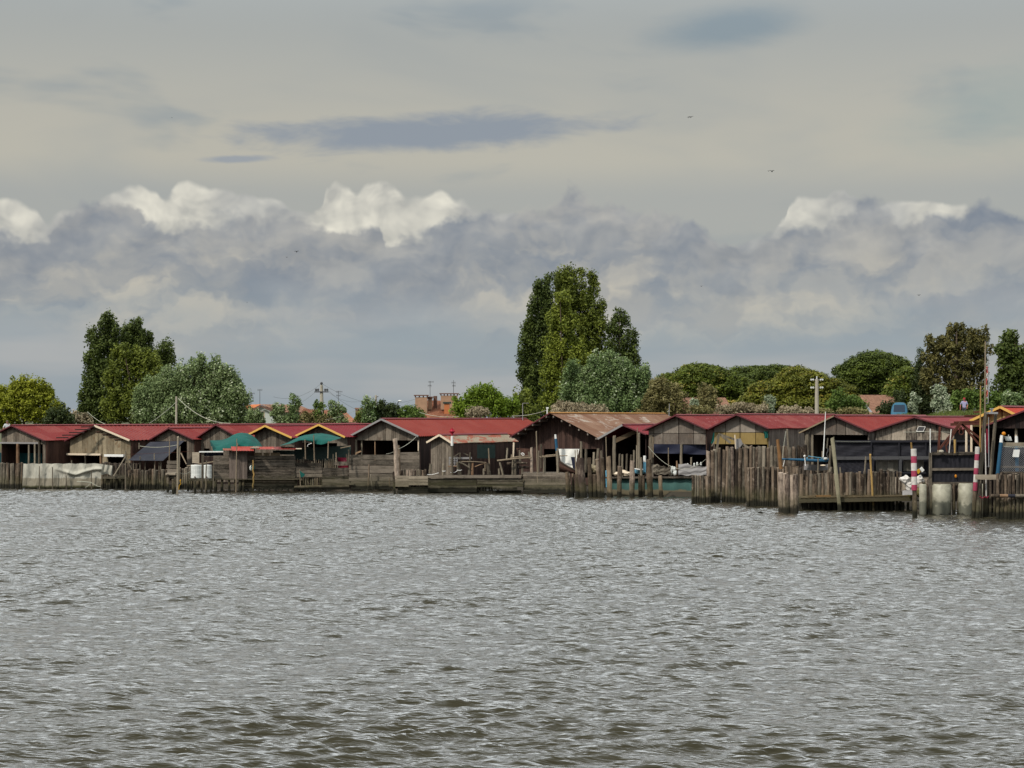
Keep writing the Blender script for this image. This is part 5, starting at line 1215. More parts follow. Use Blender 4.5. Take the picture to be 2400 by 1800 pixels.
GW = 'stakes in front of the long plank wall'
for xt, yt, xb, yb, w, mt, lb in [(818,1054,817,1086,4,'post','post at the left end of the raised plank panel'),(812,1064,815,1086,4,'post','stub leaning beside the red boat'),(865,1089,863,1146,4,'pile','straight stake before the middle of the long plank wall'),(869,1112,873,1146,3.5,'pile_grey','short tilted stake before the long plank wall'),(913,1120,913,1146,3,'pile','short stake at the right end of the long plank wall'),(702.5,1100,704.5,1146,2,'stick','thin stick with a green rag in the water'),(788,1061,788,1080,2.5,'stick','pale thin stick before the red boat'),(781,1064,781,1090,3,'post','post left of the red boat')]:
    post(xt, yt, xb, yb, w, 129.2 if yt > 1062 else 129.6, mt, lb, 'stake', 'stake', GW, 'stick', sink=.4 if yb > 1140 else .1)
mb = MB(); mb.prism([W(702,1103,129), W(715,1112,129), W(712,1117,129), W(705,1119,129)], (0,.03,0)); tag(mb.build('green_rag', 'net_teal'), 'green netting rag tied to a thin stick', 'rag')
mb = MB(); mb.prism([W(832,1066,131), W(834,1060,131), W(845,1056,131), W(848,1058,131)], (0,.05,0)); tag(mb.build('loose_board', 'post_red'), 'loose board leaning in the big shed opening', 'board')
# leaning log post at the corner
post(926, 1028, 931, 1118, 12, 127, 'pile_pale', 'thick forked log post in front of the big shed', 'post', 'log_post', None, sink=.2)
post(934.5, 1044, 937, 1112, 7, 127.6, 'pile', 'dark log standing behind the thick log post', 'post', 'log_post')
post(922.5, 1106, 926, 1160, 6, WL(1160)+.6, 'pile', 'dark mooring post at the left corner of the plank quay', 'post', 'mooring_post')
cable(W(934,1052,126.8), W(975,1024,130), .1, 'rope from the thick log post up to the big shed eave', 'rope', 'wire', .018)
cable(W(905,1064,128.5), W(922,1059,127), .03, 'thin rope left of the thick log post', 'rope', 'wire', .014)
# quay
qy = thing('plank_quay', 'long low plank quay with stacked horizontal boards at the waterline', 'quay', W(1125,1156,126.5))
YQ = 126.3
panel(qy, 926, 958, 1115, 1141, YQ-.8, 4, 'plank_light', 'panel', .3); panel(qy, 958, 1003, 1116, 1138, YQ-.8, 3, 'plank_light', 'panel', .3); panel(qy, 932, 1003, 1141.5, 1157, YQ-.6, 2, 'plank', 'panel', .3)
panel(qy, 1003, 1222, 1114, 1121, YQ-.2, 1, 'plank', 'top_beam', .5); panel(qy, 1003, 1117, 1122, 1154, YQ-.1, 4, 'plank', 'panel', .5); panel(qy, 1118, 1226, 1122, 1142, YQ-.1, 3, 'plank', 'panel', .8)
panel(qy, 1154, 1212, 1139, 1149, YQ-.2, 1, 'plank', 'panel', .8); panel(qy, 1003, 1222, 1149, 1157, YQ+.1, 1, 'plank_dark', 'panel', .4); panel(qy, 1226, 1335, 1108, 1131, YQ+.2, 5, 'plank', 'panel', .6, Yb=123.5); panel(qy, 1226, 1335, 1131, 1156, YQ+.1, 4, 'plank', 'panel', .6, Yb=123.4)
mb = MB(); mb.box(tuple(W(930,1119,YQ+.1)), tuple(W(1222,1116.5,YQ+.1)+Vector((0,3.2,0)))); mb.build('deck', 'plank', qy)
mb = MB(); mb.box(tuple(W(1222,1110.5,YQ+.3)), tuple(W(1330,1109,YQ+.3)+Vector((0,3.2,0)))); mb.build('deck', 'plank', qy)
for px in range(1090, 1160, 7): pile(W(px,1140,YQ+.15), W(px,1154,YQ+.15), .07, 'plank_dark', 'leg', qy)
mb = MB(); mb.tube([W(933,1155,125.4), W(941,1155,125.5)], [.17,.17], 10); tag(mb.build('sunken_log', 'plank_dark'), 'cut log lying at the waterline under the quay corner', 'log')
GQ = 'posts standing on the plank quay'
QP = [(1009,1087,1006.5,1115,7,'post','stout post on the left part of the quay with a white rope'),(1039,1087,1038,1115,6,'post','stout post with a rope ring left of the red diamond mark'),(1059.5,1096,1060,1114,6,'post','stub post under the red diamond mark'),
 (1074,1083,1078,1115,9,'post','thick post with two white rope turns beside the lattice crate'),(1078,1061,1078,1072,3,'stick','left upright behind the grey bench'),(1102,1060,1101,1108,4,'post','right upright behind the grey bench'),(1098.5,1082,1098.5,1113,4,'post','slim post right of the thick roped post'),
 (1108,1081,1107,1110,6,'post_red','reddish post right of the grey bench'),(1145,1051,1147,1085,3,'stick','tall thin stake rising above the hut window panel'),(1143,1086,1146,1110,9,'post','thick stub with a pale foot plate'),(1134,1098,1134,1110,5,'post','low stub left of the thick stub with foot plate'),
 (1171,1084,1180,1119,5,'post','leaning prop under the left end of the long pole rail'),(1169,1098,1170,1112,5,'post','stub beside the leaning prop'),(1188.5,1050,1187,1076,4.5,'post','post in front of the hut right corner'),(1198.5,1065,1199,1072,3,'stick','thin short stake above the long pole rail'),
 (1202,1078,1201,1110,5,'post','pale post under the long pole rail'),(1208,1077,1208,1112,7,'post','broad post under the long pole rail'),(1224,1097,1222,1130,6,'post','dark-footed post at the joint of the quay boards'),(1217,1055,1219,1082,5,'post','slanted post right of the hut corner'),
 (1239,1059,1241,1072,5,'post','post top beside the white tangle of rope'),(1246,1049,1246,1112,7,'pile_pale','split pale post where the two rails meet'),(1137,1083,1137,1100,3,'stick','small stake left of the tall thin stake')]
for xt, yt, xb, yb, w, mt, lb in QP: post(xt, yt, xb, yb, w, 127.6, mt, lb, 'post', 'quay_post', GQ, sink=.1)
for px in (942,951,960,966,984,990,1016,1027):
    pass
palisade('row of cut pile stubs behind the left end of the quay', (939, 1000), (1102,1100), (1117,1117), (127.4,127.4), 10, 5, mats=['post','pile_pale','pile'], jit=1.5, lean=.4)
def seg(a, b, r, Y, label, mat='stick', name='pole_rail', cat='rail', Yb=None):
    mb = MB(); p, q = W(*a, Y), W(*b, Yb or Y); mb.tube([p, p.lerp(q, .5)+Vector((0,0,.03)), q], [r*1.1, r, r*.8], 7, True, .05); return tag(mb.build(name, mat), label, cat)
seg((1165,1080),(1247,1072.5), .055, 127.1, 'long bare pole rail rising right above the quay'); seg((1196,1073),(1240,1069), .04, 127.3, 'second thinner pole above the long bare pole rail')
seg((1266,1072),(1330,1068), .04, 126, 'pole rail tied between the blue-topped post and the tall stick'); seg((1262,1071),(1305,1065.5), .04, 126.2, 'thin pole crossing behind the blue-topped post')
seg((1081,1082),(1140,1084), .03, 127.5, 'thin light rail right of the thick roped post'); seg((1113,1094),(1140,1085.5), .03, 127.6, 'slanting reddish stick over the quay', 'post_red')
seg((1075,1083),(1100,1096), .06, 127.4, 'broad slanting board behind the thick roped post', 'post'); seg((1188,1087),(1236,1086), .09, 128, 'dark log rail behind the broad posts', 'pile'); seg((1215,1096),(1240,1096), .09, 128, 'lower dark log rail by the split pale post', 'pile')
bn = thing('grey_bench', 'grey board bench with slanting supports left on the quay', 'bench', W(1092,1080,127.8))
mb = MB(); mb.bar(W(1075,1074,127.8), W(1106,1073.5,127.8), .35, .12); mb.build('seat', 'trim_grey', bn)
for a, b in (((1063,1071),(1076,1062)),((1086,1062),(1098,1067)),((1063,1072.5),(1078,1073)),((1078,1080.5),(1106,1081))): 
    mb = MB(); mb.bar(W(*a,127.9), W(*b,127.9), .05, .06); mb.build('support', 'post', bn)
lc = thing('lattice_crate', 'open lattice crate stack on a dark board beneath the red diamond mark', 'crate', W(1062,1092,127.9))
mb = MB()
for y in (1072,1075,1080,1085,1091): mb.bar(W(1052,y,127.9), W(1072,y,127.9), .04, .05)
for x in (1053,1059,1066,1071.5): mb.bar(W(x,1071,127.85), W(x,1092,127.85), .04, .04)
mb.build('slats', 'metal', lc)
mb = MB(); mb.bar(W(1050,1092.5,127.8), W(1073,1092.5,127.8), .5, .06); mb.build('base_board', 'post_red', lc)
for (a, b, sg, lb) in [((1002,1112),(1028,1108),.05,'white rope lying on the left part of the quay'),((1036,1103.5),(1044,1103.5),.03,'rope turn round the stout post left of the red mark'),((1071,1101.5),(1082,1101.5),.03,'rope turns round the thick post by the lattice crate'),((1056,1107),(1072,1103),.08,'rope slung to the thick roped post')]:
    cable(W(*a,127.2), W(*b,127.1), sg, lb, 'rope', 'white', .02)
# hut side details
mb = MB(); boards(mb, 1119, 1160, 1042, 1076, 129.3, 1, Yb=131); tag(mb.build('shutter_panel', 'net_green_dark'), 'olive green panel leaning on the plank hut side wall', 'panel')
seg((1204.5,1037),(1203,1075), .06, 130.6, 'cream corner post at the far end of the plank hut', 'trim_cream', 'corner_post', 'post')
quad_cloth('red_cloth', [(1210,1050),(1247,1052),(1247,1072),(1215,1070)], [131]*4, 'wall_brown', 'dull red boarding left of the rusty shed opening', 'panel', wave=.02)
mb = MB(); mb.tube([W(x,y,128) for x, y in ((1219,1062),(1222,1063.5),(1224,1061),(1228,1063),(1229,1066),(1225,1068),(1222,1065),(1227,1064))], [.025]*8, 5); tag(mb.build('rope', 'white'), 'white tangle of rope on a post top', 'rope')
# red diamond mark
dm = thing('channel_mark', 'red diamond channel mark on a white-topped post', 'channel mark', W(1060,1110,127))
pile(W(1060,1044.5,127), W(1060,1112,127), .075, 'post', 'lower_post', dm, 'stick', .2)
mb = MB(); mb.tube([W(1059.5,1045,127), W(1059.5,1022,127)], [.085,.085], 10); mb.build('white_top', 'white', dm)
mb = MB()
c = W(1059.5, 1011, 127); hh = .24
for ax in (Vector((1,0,0)), Vector((0,1,0))):
    n = len(mb.v); o_ = Vector((0,1,0)) if ax.x else Vector((1,0,0))
    mb.prism([c+Vector((0,0,hh)), c+ax*.2, c-Vector((0,0,hh)), c-ax*.2], o_*.012)
k_ = len(mb.v)
for s_ in (1, -1):
    n = len(mb.v); ring = [c+Vector((.2*math.cos(t), .2*math.sin(t), .0)) for t in np.linspace(0, 2*math.pi, 5)[:-1]]
    mb.v += ring+[c+Vector((0,0,s_*.17))]
    for i in range(4): mb.face((n+i, n+(i+1) % 4, n+4))
mb.tube([W(1059.5,1022,127), c], [.03,.03], 6); mb.build('diamond_topmark', 'red', dm)
# sticks and posts between quay and pile group
GT2 = 'tall sticks by the blue-topped post'
for xt, yt, xb, yb, w, mt, lb in [(1257,1011,1261,1152,3.2,'stick','very tall thin stick in the water left of the blue-topped post'),(1262.5,1057,1262,1150,4,'post','shorter stick standing against the very tall thin stick'),(1268.5,1041,1268.5,1072,5,'post','post left of the dark shed opening'),
   (1277,1070,1276,1107,7,'post','broad post under the pole rail left of the blue-topped post'),(1308,1068,1307,1107,7,'post','pile under the blue-topped post')]:
    post(xt, yt, xb, yb, w, 126.2 if yb < 1140 else 125.6, mt, lb, 'post', 'wooden_post', GT2, 'stick')
bt = thing('blue_topped_post', 'slanting post with white tip and blue band before the rusty shed', 'post', W(1307,1106,126))
pile(W(1305.5,1050,126), W(1308,1106,126), .10, 'post', 'lower_post', bt, 'stick', .1)
mb = MB(); mb.tube([W(1305.3,1056,126), W(1302.5,1028,126)], [.10,.085], 10); mb.build('blue_band', 'blue', bt)
mb = MB(); mb.tube([W(1302.5,1028,126), W(1301.5,1018,126)], [.075,.06], 10); mb.build('white_tip', 'white', bt)
quad_cloth('white_sheet', [(1309,1052),(1358,1052),(1346,1100),(1316,1092)], [126.6,126.6,126.4,126.4], 'white_cloth', 'bright white sheet hanging in the rusty shed opening', 'sheet', wave=.03)
mb = MB(); mb.prism([W(1338,1071,126.1), W(1350,1071,126.1), W(1349,1104,126.1), W(1344,1104,126.1)], (0,.06,0)); tag(mb.build('navy_board', 'navy'), 'navy blue pointed board in front of the white sheet', 'board')
bh = thing('dark_boat', 'dark brown boat bow below the white sheet', 'boat', W(1330,1108,125.8))
mb = MB(); mb.grid(lambda u, v: W(1311+40*u, 1080+22*u+(26-16*u)*v, 125.9-.3*math.sin(v*3)*(1-u*.5)), 12, 6); mb.build('hull', 'wall_brown', bh)
mb = MB(); mb.tube([W(1311+40*t, 1080+22*t+2*math.sin(t*3), 125.7) for t in np.linspace(0,1,7)], [.05]*7, 6); mb.build('gunwale', 'plank_dark', bh)
# loose row of crooked piles before the teal hull
ORD = ['first','second','third','fourth','fifth','sixth','seventh','eighth','ninth','tenth','eleventh','twelfth','thirteenth','fourteenth','fifteenth','sixteenth','seventeenth','eighteenth']
PG = [(1328,1106,1331,1165.5,8),(1334,1115,1338,1165.5,7),(1342,1111,1343.5,1165,5),(1352,1112,1354,1166,10),(1361,1074,1370,1166,17),(1381,1073,1384,1166,9),(1393,1112,1395,1166,11),(1399,1076,1404,1166,10),(1411,1073,1412,1166,8.5),(1427,1070,1430,1166,11),(1453,1093,1451,1166,10),(1482,1080,1481,1166,11),(1501,1114,1502,1165,8),(1508,1114,1508,1165,8),(1521,1077,1525,1166,12),(1548,1115,1550,1166,9)]
desc = ['short rough','short thin','very thin short','stubby','thickest and widest','tall straight','fat low','tall bent','green-streaked tall','knotty tall','shaggy','pale smooth tall','cracked short','cracked short dark','thick flat-topped tall','short smooth']
for i, (xt, yt, xb, yb, w) in enumerate(PG):
    post(xt, yt, xb, yb, w*1.22, WL(yb), ['pile_warm','pile','pile_warm'][i % 3] if i not in (4, 11) else 'pile_pale', desc[i]+' pile, '+ORD[i]+' from the left in the row before the teal hull', 'pile', 'timber_pile', 'row of mooring piles before the teal hull')
GB = 'thin posts behind the row of mooring piles'
for j, (xt, yt, xb, yb, w, mt, lb) in enumerate([(1361,1035,1362,1076,6,'post','round post rising behind the widest pile'),(1348,1055,1350,1115,2.5,'stick','thin stick beside the white sheet'),(1353,1054,1352,1115,2.5,'stick','second thin stick touching the white sheet edge'),(1373,1052,1372,1100,7,'post','post in the dark opening behind the widest pile'),
   (1392,1060,1391,1100,6,'post','post with cut top right of the dark opening'),(1402,1051,1399,1090,7,'post','leaning post above the tall bent pile'),(1409,1056,1410.5,1090,6,'post','post above the green-streaked pile'),(1420,1024,1422,1100,2.4,'stick','thin tall stick under the open shelter left eave'),(1440,1021,1440,1105,9,'post','tall thick post under the open shelter'),
   (1452.5,1064,1452,1110,5,'post','left one of two close stubs under the shelter'),(1458.5,1065,1458,1110,5,'post','right one of two close stubs under the shelter'),(1469,1064,1468,1105,5,'post','single stub in the middle of the shelter'),(1479,1066,1479,1090,5,'post','stub behind the pale smooth pile'),(1485,1055,1484,1100,5,'post','stub right of the pale smooth pile'),
   (1492,1044,1492,1100,5,'post','post near the right side of the shelter'),(1493.5,1003,1494,1045,2.4,'stick','thin stick crossing the plum roof edge of the shelter'),(1497.5,1015,1497,1104,6,'post','tall post at the right side of the shelter'),(1503,1072,1503,1110,6,'post','stub left of the blue and white post'),
   (1566.5,1050,1567.5,1115,2.4,'stick','thin bare stick before the dark panel shed opening'),(1586.5,1080,1587,1113,4.5,'post_red','dark reddish stub between the grey net heaps'),(1620.5,1072,1620,1112,5,'post','post left of the tall palisade')]):
    post(xt, yt, xb, yb, w, 123.2 if xt < 1500 else 122.3, mt, lb, 'post', 'wooden_post', GB, 'stick' if w < 3 else 'pile', sink=.2)
bw = thing('blue_white_post', 'post painted white over light blue beside the thick flat-topped pile', 'post', W(1511,1110,121))
mb = MB(); mb.tube([W(1511,1106,122.6), W(1511,1083,122.6)], [.10,.10], 10); mb.build('blue_band', 'blue_light', bw)
mb = MB(); mb.tube([W(1511,1083,122.6), W(1511,1068,122.6)], [.10,.09], 10); mb.build('white_tip', 'white', bw)
lb_ = thing('light_blue_boat', 'light blue boat bow between the pale piles', 'boat', W(1500,1120,121.5))
mb = MB(); mb.grid(lambda u, v: W(1487+28*u, 1099+3*math.sin(u*3)+(9)*v, 123-.4*math.sin(u*3.1)*(1-v)), 12, 5); mb.build('hull', 'blue_light', lb_)
mb = MB(); mb.tube([W(1487+28*t, 1098.5+2*math.sin(t*3), 122.6) for t in np.linspace(0,1,8)], [.04]*8, 6); mb.build('gunwale', 'white', lb_)
post(1420.5, 1103, 1421, 1116, 4, 122.4, 'blue_light', 'light blue stub beside the knotty pile', 'post', 'painted_stub', None, 'stick', 0)
th = thing('teal_barge', 'long teal-sided barge with a silty tide mark behind the mooring piles', 'barge', W(1520,1163,118.5))
def hull(u, v):
    px = 1422+204*u; return W(px, 1121+(42.5)*v, 122.2-.9*u-.10*math.sin(v*3.1)-.03*math.sin(u*50)*(1-v))
mb = MB(); mb.grid(hull, 90, 14); mb.build('hull', 'hull_teal', th, smooth=True)
mb = MB(); mb.bar(W(1420,1119.5,122.1), W(1626,1118.5,121.2), .45, .10); mb.build('gunwale', 'plank', th)
mb = MB(); a = W(1422,1121,120); mb.prism([W(1422,1118,122.3), W(1626,1118,121.4), W(1626,1118,124), W(1422,1118,125)], (0,0,-.12)); mb.build('deck', 'deck', th)
def heap(label, cx, cy, rx, ry, Y, mat, name, cat, n=7, group=None):
    mb = MB(); mb.tint = .5
    for i in range(n):
        u = random.uniform(-.7, .7); mb.tint = random.random()
        mb.ball(W(cx+rx*u, cy+ry*random.uniform(-.1, .6)+abs(u)*ry*.5, Y+random.uniform(-.2, .2)), (rx*Y/F*random.uniform(.35, .6), .3, ry*Y/F*random.uniform(.4, .75)), 9, 6, .10)
    return tag(mb.build(name, mat), label, cat, group)
heap('heap of pale crumpled net on the teal barge left of the dark stub', 1577, 1098, 9, 13, 122.2, 'tank_white', 'net_heap', 'net heap', 7, 'net heaps on the teal barge')
def folded(label, xa, xb, yt, yb, Y, mat):
    mb = MB()
    mb.grid(lambda u, v: W(xa+(xb-xa)*u, yt+(yb-yt)*v-3*math.sin(u*5+1)*(1-v)+1.2*math.sin(u*17+v*3), Y-.10*abs(math.sin(v*6+u*3))-.3*v), 30, 16); return tag(mb.build('folded_tarpaulin', mat, smooth=True), label, 'tarpaulin', 'folded tarpaulins on the teal barge')
folded('grey folded tarpaulin heap on the barge before the tall palisade', 1590, 1662, 1090, 1114, 122, 'trim_grey')
folded('low pale folded sheet on the barge right of the thick flat-topped pile', 1530, 1572, 1091, 1112, 122.2, 'pile_grey')
heap('pink and pale jumble of bags among the left mooring piles', 1389, 1092, 12, 12, 122.4, 'leaf_pink', 'bag_heap', 'heap', 9, 'jumble between the mooring piles')
heap('tangle of pale rope and plastic between the knotty and pale piles', 1462, 1107, 20, 8, 122, 'trim_cream', 'rope_heap', 'heap', 12, 'jumble between the mooring piles')
for xb_, yb_, w_, lb in ((1612,1087,5,'first bottle-like float above the grey folded tarpaulin'),(1627,1086,5,'second float above the grey folded tarpaulin'),(1634,1084,4.5,'third float above the grey folded tarpaulin'),(1643,1084,4.5,'float nearest the tall palisade')):
    mb = MB(); mb.tube([W(xb_,yb_+6,122.4), W(xb_,yb_+1,122.4), W(xb_,yb_-1,122.4)], [w_*.5*.026, w_*.5*.026, .03], 8); tag(mb.build('small_float', 'tank_white'), lb, 'float', 'small floats on the barge')
cable(W(1519,1046,122.5), W(1655,1076,121), 1.0, 'grey rope sagging across the panel shed opening', 'rope', 'wire', .014)
quad_cloth('blue_curtain', [(1532,1041),(1664,1041),(1664,1066),(1532,1062)], [124.8,123.9,123.9,124.8], 'navy', 'dark blue curtain in the top of the panel shed opening', 'curtain', wave=.05, bulge=.15)
crt = thing('slatted_crate', 'grey slatted crate on the barge left of the pale folded sheet', 'crate', W(1545,1112,119.8))
mb = MB()
for y in (1094,1098,1102,1106): mb.bar(W(1534,y,122.3), W(1556,y,122.3), .04, .07)
for x in (1535,1545,1555): mb.bar(W(x,1092,122.25), W(x,1110,122.25), .05, .04)
mb.build('slats', 'plank_light', crt)
# winch arm before the ochre panel shed
wa = thing('net_winch', 'timber winch arm with grey drum before the ochre panels', 'winch', W(1690,1060,113.5))
for a, b, w_ in (((1685,1018),(1679,1060),.2),((1684,1017),(1722,1030),.13),((1690,1020),(1712,1038),.15),((1722,1030),(1755,1050),.13),((1668,1046),(1682,1020),.05)):
    mb = MB(); mb.bar(W(*a,113.6), W(*b,113.6), w_*.6, w_); mb.build('arm', 'post', wa)
mb = MB(); mb.prism([W(1726,1029,113.4), W(1736,1028,113.4), W(1741,1040,113.4), W(1732,1052,113.4), W(1724,1052,113.4)], (0,.3,0)); mb.build('drum', 'trim_grey', wa)
seg((1722.5,1019),(1724,1052), .035, 113.2, 'white stick beside the winch drum', 'trim_cream', 'thin_stick', 'stick')
quad_cloth('teal_net_strip', [(1672,1014),(1675,1014),(1673,1037),(1666,1040)], [119.6]*4, 'net_teal', 'narrow teal net strip between the two panel sheds', 'net', wave=.02)
quad_cloth('teal_net_strip', [(1790,1011),(1800,1011),(1800,1026),(1792,1028)], [119.4]*4, 'net_teal', 'teal net scrap at the right end of the ochre panels', 'net', wave=.02)
# palisades on the right
palisade('low front palisade left of the tall one', (1622, 1666), (1114,1116), (1180,1180), (WL(1180), WL(1180)), 8, 7.5, mats=['pile','pile','pile_grey'], jit=1, lean=.8)
palisade('tall palisade of long rough piles reaching above the shed openings', (1658, 1762), (1054,1048), (1179,1178), (WL(1179)+.5, WL(1179)+.2), 13, 10, mats=['pile','pile','pile_pale','pile_grey'], jit=2.2, lean=2.5)
palisade('tall palisade continuing right behind the middle one', (1762, 1892), (1048,1046), (1150,1150), (WL(1179)+.3, WL(1179)-1.5), 15, 10.5, mats=['pile','pile','pile_grey'], jit=1.6, lean=1)
palisade('middle palisade in front of the tall one', (1751, 1832), (1096,1094), (1187.5,1187), (WL(1187), WL(1187)), 14, 7.5, mats=['pile','pile','pile_grey'], jit=1, lean=.8)
palisade('back part of the middle palisade behind the dock palisade', (1832, 1950), (1094,1097), (1150,1150), (107.6, 106.6), 18, 7.5, mats=['pile','pile','plank_dark'], jit=2, lean=1)
dp = thing('pile_cluster', 'massive cluster of five cracked trunks at the dock corner', 'pile cluster', W(1849,1203,WL(1203)))
for i, (px, t, w) in enumerate([(1830,1108,15),(1838,1110,14),(1846,1112,14),(1855,1113,15),(1865,1112,16)]): pile(W(px-(1.2 if i == 0 else 0),t,WL(1203)), W(px,1203,WL(1203)), w*WL(1203)/F/2, 'pile_pale', 'pile', dp)
for i, (px, t, w) in enumerate([(1834,1108,10),(1845,1108,10),(1858,1110,10)]): pile(W(px,t,WL(1203)+.35), W(px,1200,WL(1203)+.35), w*.011, 'pile', 'pile', dp)
palisade('dock palisade of slanting piles between the pale cluster and the striped pole', (1874, 2084), (1112,1103), (1174,1174), (104.4,103.4), 29, 8.6, mats=['pile','pile','pile_grey','pile'], jit=2, lean=2.2)
palisade('four separate slanting piles at the right end of the dock palisade', (2083, 2114), (1105,1107), (1166,1166), (103.3,103.3), 4, 6.5, mats=['pile','pile_grey'], jit=.8, lean=2)
dk = thing('timber_dock', 'dark timber dock deck on short piles before the dock palisade', 'dock', W(2005,1200,102.9))
mb = MB(); mb.bar(W(1872,1172,103.1), W(2144,1167,102.4), 1.0, .26); mb.build('deck_beam', 'plank_dark', dk)
mb = MB()
for i in range(27):
    t = i/27; p = W(1872+272*t,1166.5-4.6*t,103.3-.7*t); q = W(1872+272*(t+.033),1166.4-4.6*t,103.3-.7*t); mb.tint = random.random(); mb.box((p.x, p.y-.75, p.z), (q.x, p.y+1.2, p.z+.05))
mb.build('deck_boards', 'deck', dk)
for i in range(22):
    px = 1880+i*12.4; pile(W(px,1177,103.2-i*.03), W(px,1198,103.2-i*.03), random.uniform(.08, .13), 'plank_dark' if i % 3 else 'pile', 'leg', dk)
GD = 'posts around the timber dock'
for xt, yt, xb, yb, w, mt, lb, Y in [(1952,1026,1969.5,1198.5,10,'pile_olive','long grey post leaning across the dock palisade',WL(1198.5)),(2020,1139,2020,1197,9,'pile','short square-topped post standing before the dock deck',WL(1197)),(2039.5,1065,2047.5,1197.5,5.5,'pile_ochre','slim bright yellowish pole leaning before the dock',WL(1197.5)),
    (1822.5,1030,1830,1095,9.5,'pile_orange','smooth orange-brown post rising behind the middle palisade',104.5),(1845,1006,1848,1050,5.5,'post','yellow-grey post against the panelled side wall',110),(1947,1045,1944,1100,7,'post','grey squared post left of the long leaning post',105),(1949,1095,1941,1125,8,'post','short leaning stub below the grey squared post',104.8),
    (1940,1027,1938,1046,4,'post','post top with dark fittings in the wide shed opening',105.4),(2029.5,1070,2027,1104,4.5,'post','slim grey post behind the dock palisade',104.6),(1927.5,1057,1927,1072,3,'stick','stub beside the foot of the white mast',105.6),(1917.5,1074,1917,1110,3.5,'post','thin post under the blue boom',104.9),(1969,1095,1970,1110,4,'post','stub at the right of the long leaning post',104.7),(2135.5,1037,2137,1056,5,'pile_ochre','yellow stub behind the left striped pole',97.6)]:
    post(xt, yt, xb, yb, w, Y, mt, lb, 'post', 'wooden_post', GD, 'stick' if w < 6 else 'pile', sink=.5 if yb > 1190 else .1)
for xa, xb, y, lb, m_ in ((1893,1911,1163,'short brown timber lying left on the dock deck','deck'),(1911,1947,1162.5,'orange-brown timber lying on the dock deck','pile_orange'),(1981,2016,1162.5,'reddish timber on the dock between the leaning poles','deck'),(2026,2062,1162,'last short timber near the right end of the dock deck','deck')):
    mb = MB(); mb.bar(W(xa,y,102.7), W(xb,y-.3,102.6), .14, .09); tag(mb.build('loose_timber', m_), lb, 'timber', 'loose timbers on the dock')
mb = MB(); mb.tube([W(1776,1202,99.5), W(1782,1201,99.5), W(1789,1202.5,99.5)], [.03,.06,.03], 7); tag(mb.build('floating_log', 'plank_dark'), 'small dark log floating in front of the middle palisade', 'log')
# blue boat with white mast
bb = thing('blue_boat', 'small boat with blue boom and thin white mast behind the middle palisade', 'boat', W(1900,1100,106.2))
mb = MB(); mb.tube([W(1832,1076,105.2), W(1870,1077.5,105.2), W(1905,1079,105.2), W(1944,1079.5,105.2)], [.05,.07,.085,.09], 10); mb.build('blue_boom', 'blue', bb)
mb = MB(); mb.tube([W(1902,1080.5,105.4), W(1925,1079,105.4), W(1944,1077,105.4)], [.05,.07,.08], 8); mb.build('lower_boom', 'blue', bb)
mb = MB(); mb.tube([W(1929.5,1072,105.2), W(1935,965,105.2)], [.035,.02], 8); mb.build('mast', 'white', bb)
mb = MB(); mb.tube([W(1888,1092,105.1), W(1886,1072,105.1)], [.025,.025], 6); mb.ball(W(1885.5,1069,105.1), .06, 10, 8); mb.build('stanchion', 'white', bb)
mb = MB(); mb.tube([W(1835.5,1093,105.1), W(1839,1078,105.1)], [.02,.02], 6); mb.build('stay', 'white', bb)
mb = MB(); mb.tube([W(1894,1069,105.2), W(1930,1074,105.2)], [.02,.02], 6); mb.ball(W(1891.5,1074,105.2), .05, 8, 6); mb.build('rod', 'blue_light', bb)
mb = MB()
def bhull(u, v):
    return W(1884+58*u, 1087+2*math.sin(u*3)+14*v, 105.8-.5*math.sin(math.pi*min(1,u*1.1))*(1-v*.5))
mb.grid(bhull, 14, 5); mb.build('hull', 'trim_grey', bb)
mb = MB(); mb.ball(W(1929,1091,105.0), (.16,.14,.05), 10, 6, .08); mb.build('cushion', 'trim_cream', bb)
mb = MB(); mb.ball(W(1935,1075,105.0), (.12,.1,.07), 8, 6, .15); mb.build('sail_bundle', 'tank_white', bb)
mb = MB(); mb.tube([W(1842,1010,106.2), W(1836,1050,106.2), W(1834,1074,106.2)], [.015]*3, 5); mb.build('halyard', 'wire', bb)
for xt, yt, xb, yb, lb in ((1939,1050,1933,1075,'coiled dark rope below the post top with fittings'),):
    mb = MB(); mb.tube([W(xt+1.5*math.sin(i), yt+(yb-yt)*i/8, 104.9) for i in range(9)], [.03]*9, 5); tag(mb.build('rope', 'metal_dark'), lb, 'rope')
cable(W(1958,1034,102.5), W(2040,1035,106.2), .02, 'thin pale wire in the wide shed opening', 'wire', 'wire', .01)
# black net screen
ns = thing('net_screen', 'long black net screen with dark beams before the stained shed', 'screen', W(2130,1110,106))
YN = 107
def nscr(xa, xb, ya, yb, mat, name, off=0.0, dy=.02):
    mb = MB(); mb.grid(lambda u, v: W(xa+(xb-xa)*u, ya+(yb-ya)*v, YN+off-2.2*((xa+(xb-xa)*u)-1958)/350+dy*math.sin(u*37+v*9)), max(4, int((xb-xa)/6)), 6); return mb.build(name, mat, ns)
nscr(1958,2310,1036,1072,'net_black','net'); nscr(1958,2045,1072,1110,'net_black','net')
def nbeam(xa, ya, xb, yb, w, h):
    mb = MB(); f_ = lambda x: YN-.1-2.2*(x-1958)/350; mb.bar(W(xa,ya,f_(xa)), W(xb,yb,f_(xb)), w, h); mb.build('beam', 'metal_dark' if h > .15 else 'net_black', ns)
nbeam(1958,1034.5,2312,1033.5,.12,.12); nbeam(1958,1074,2312,1072,.12,.18); nbeam(2042,1036,2042,1072,.06,.08); nbeam(2107,1036,2107,1072,.08,.1); nbeam(2170,1036,2170,1072,.06,.08)
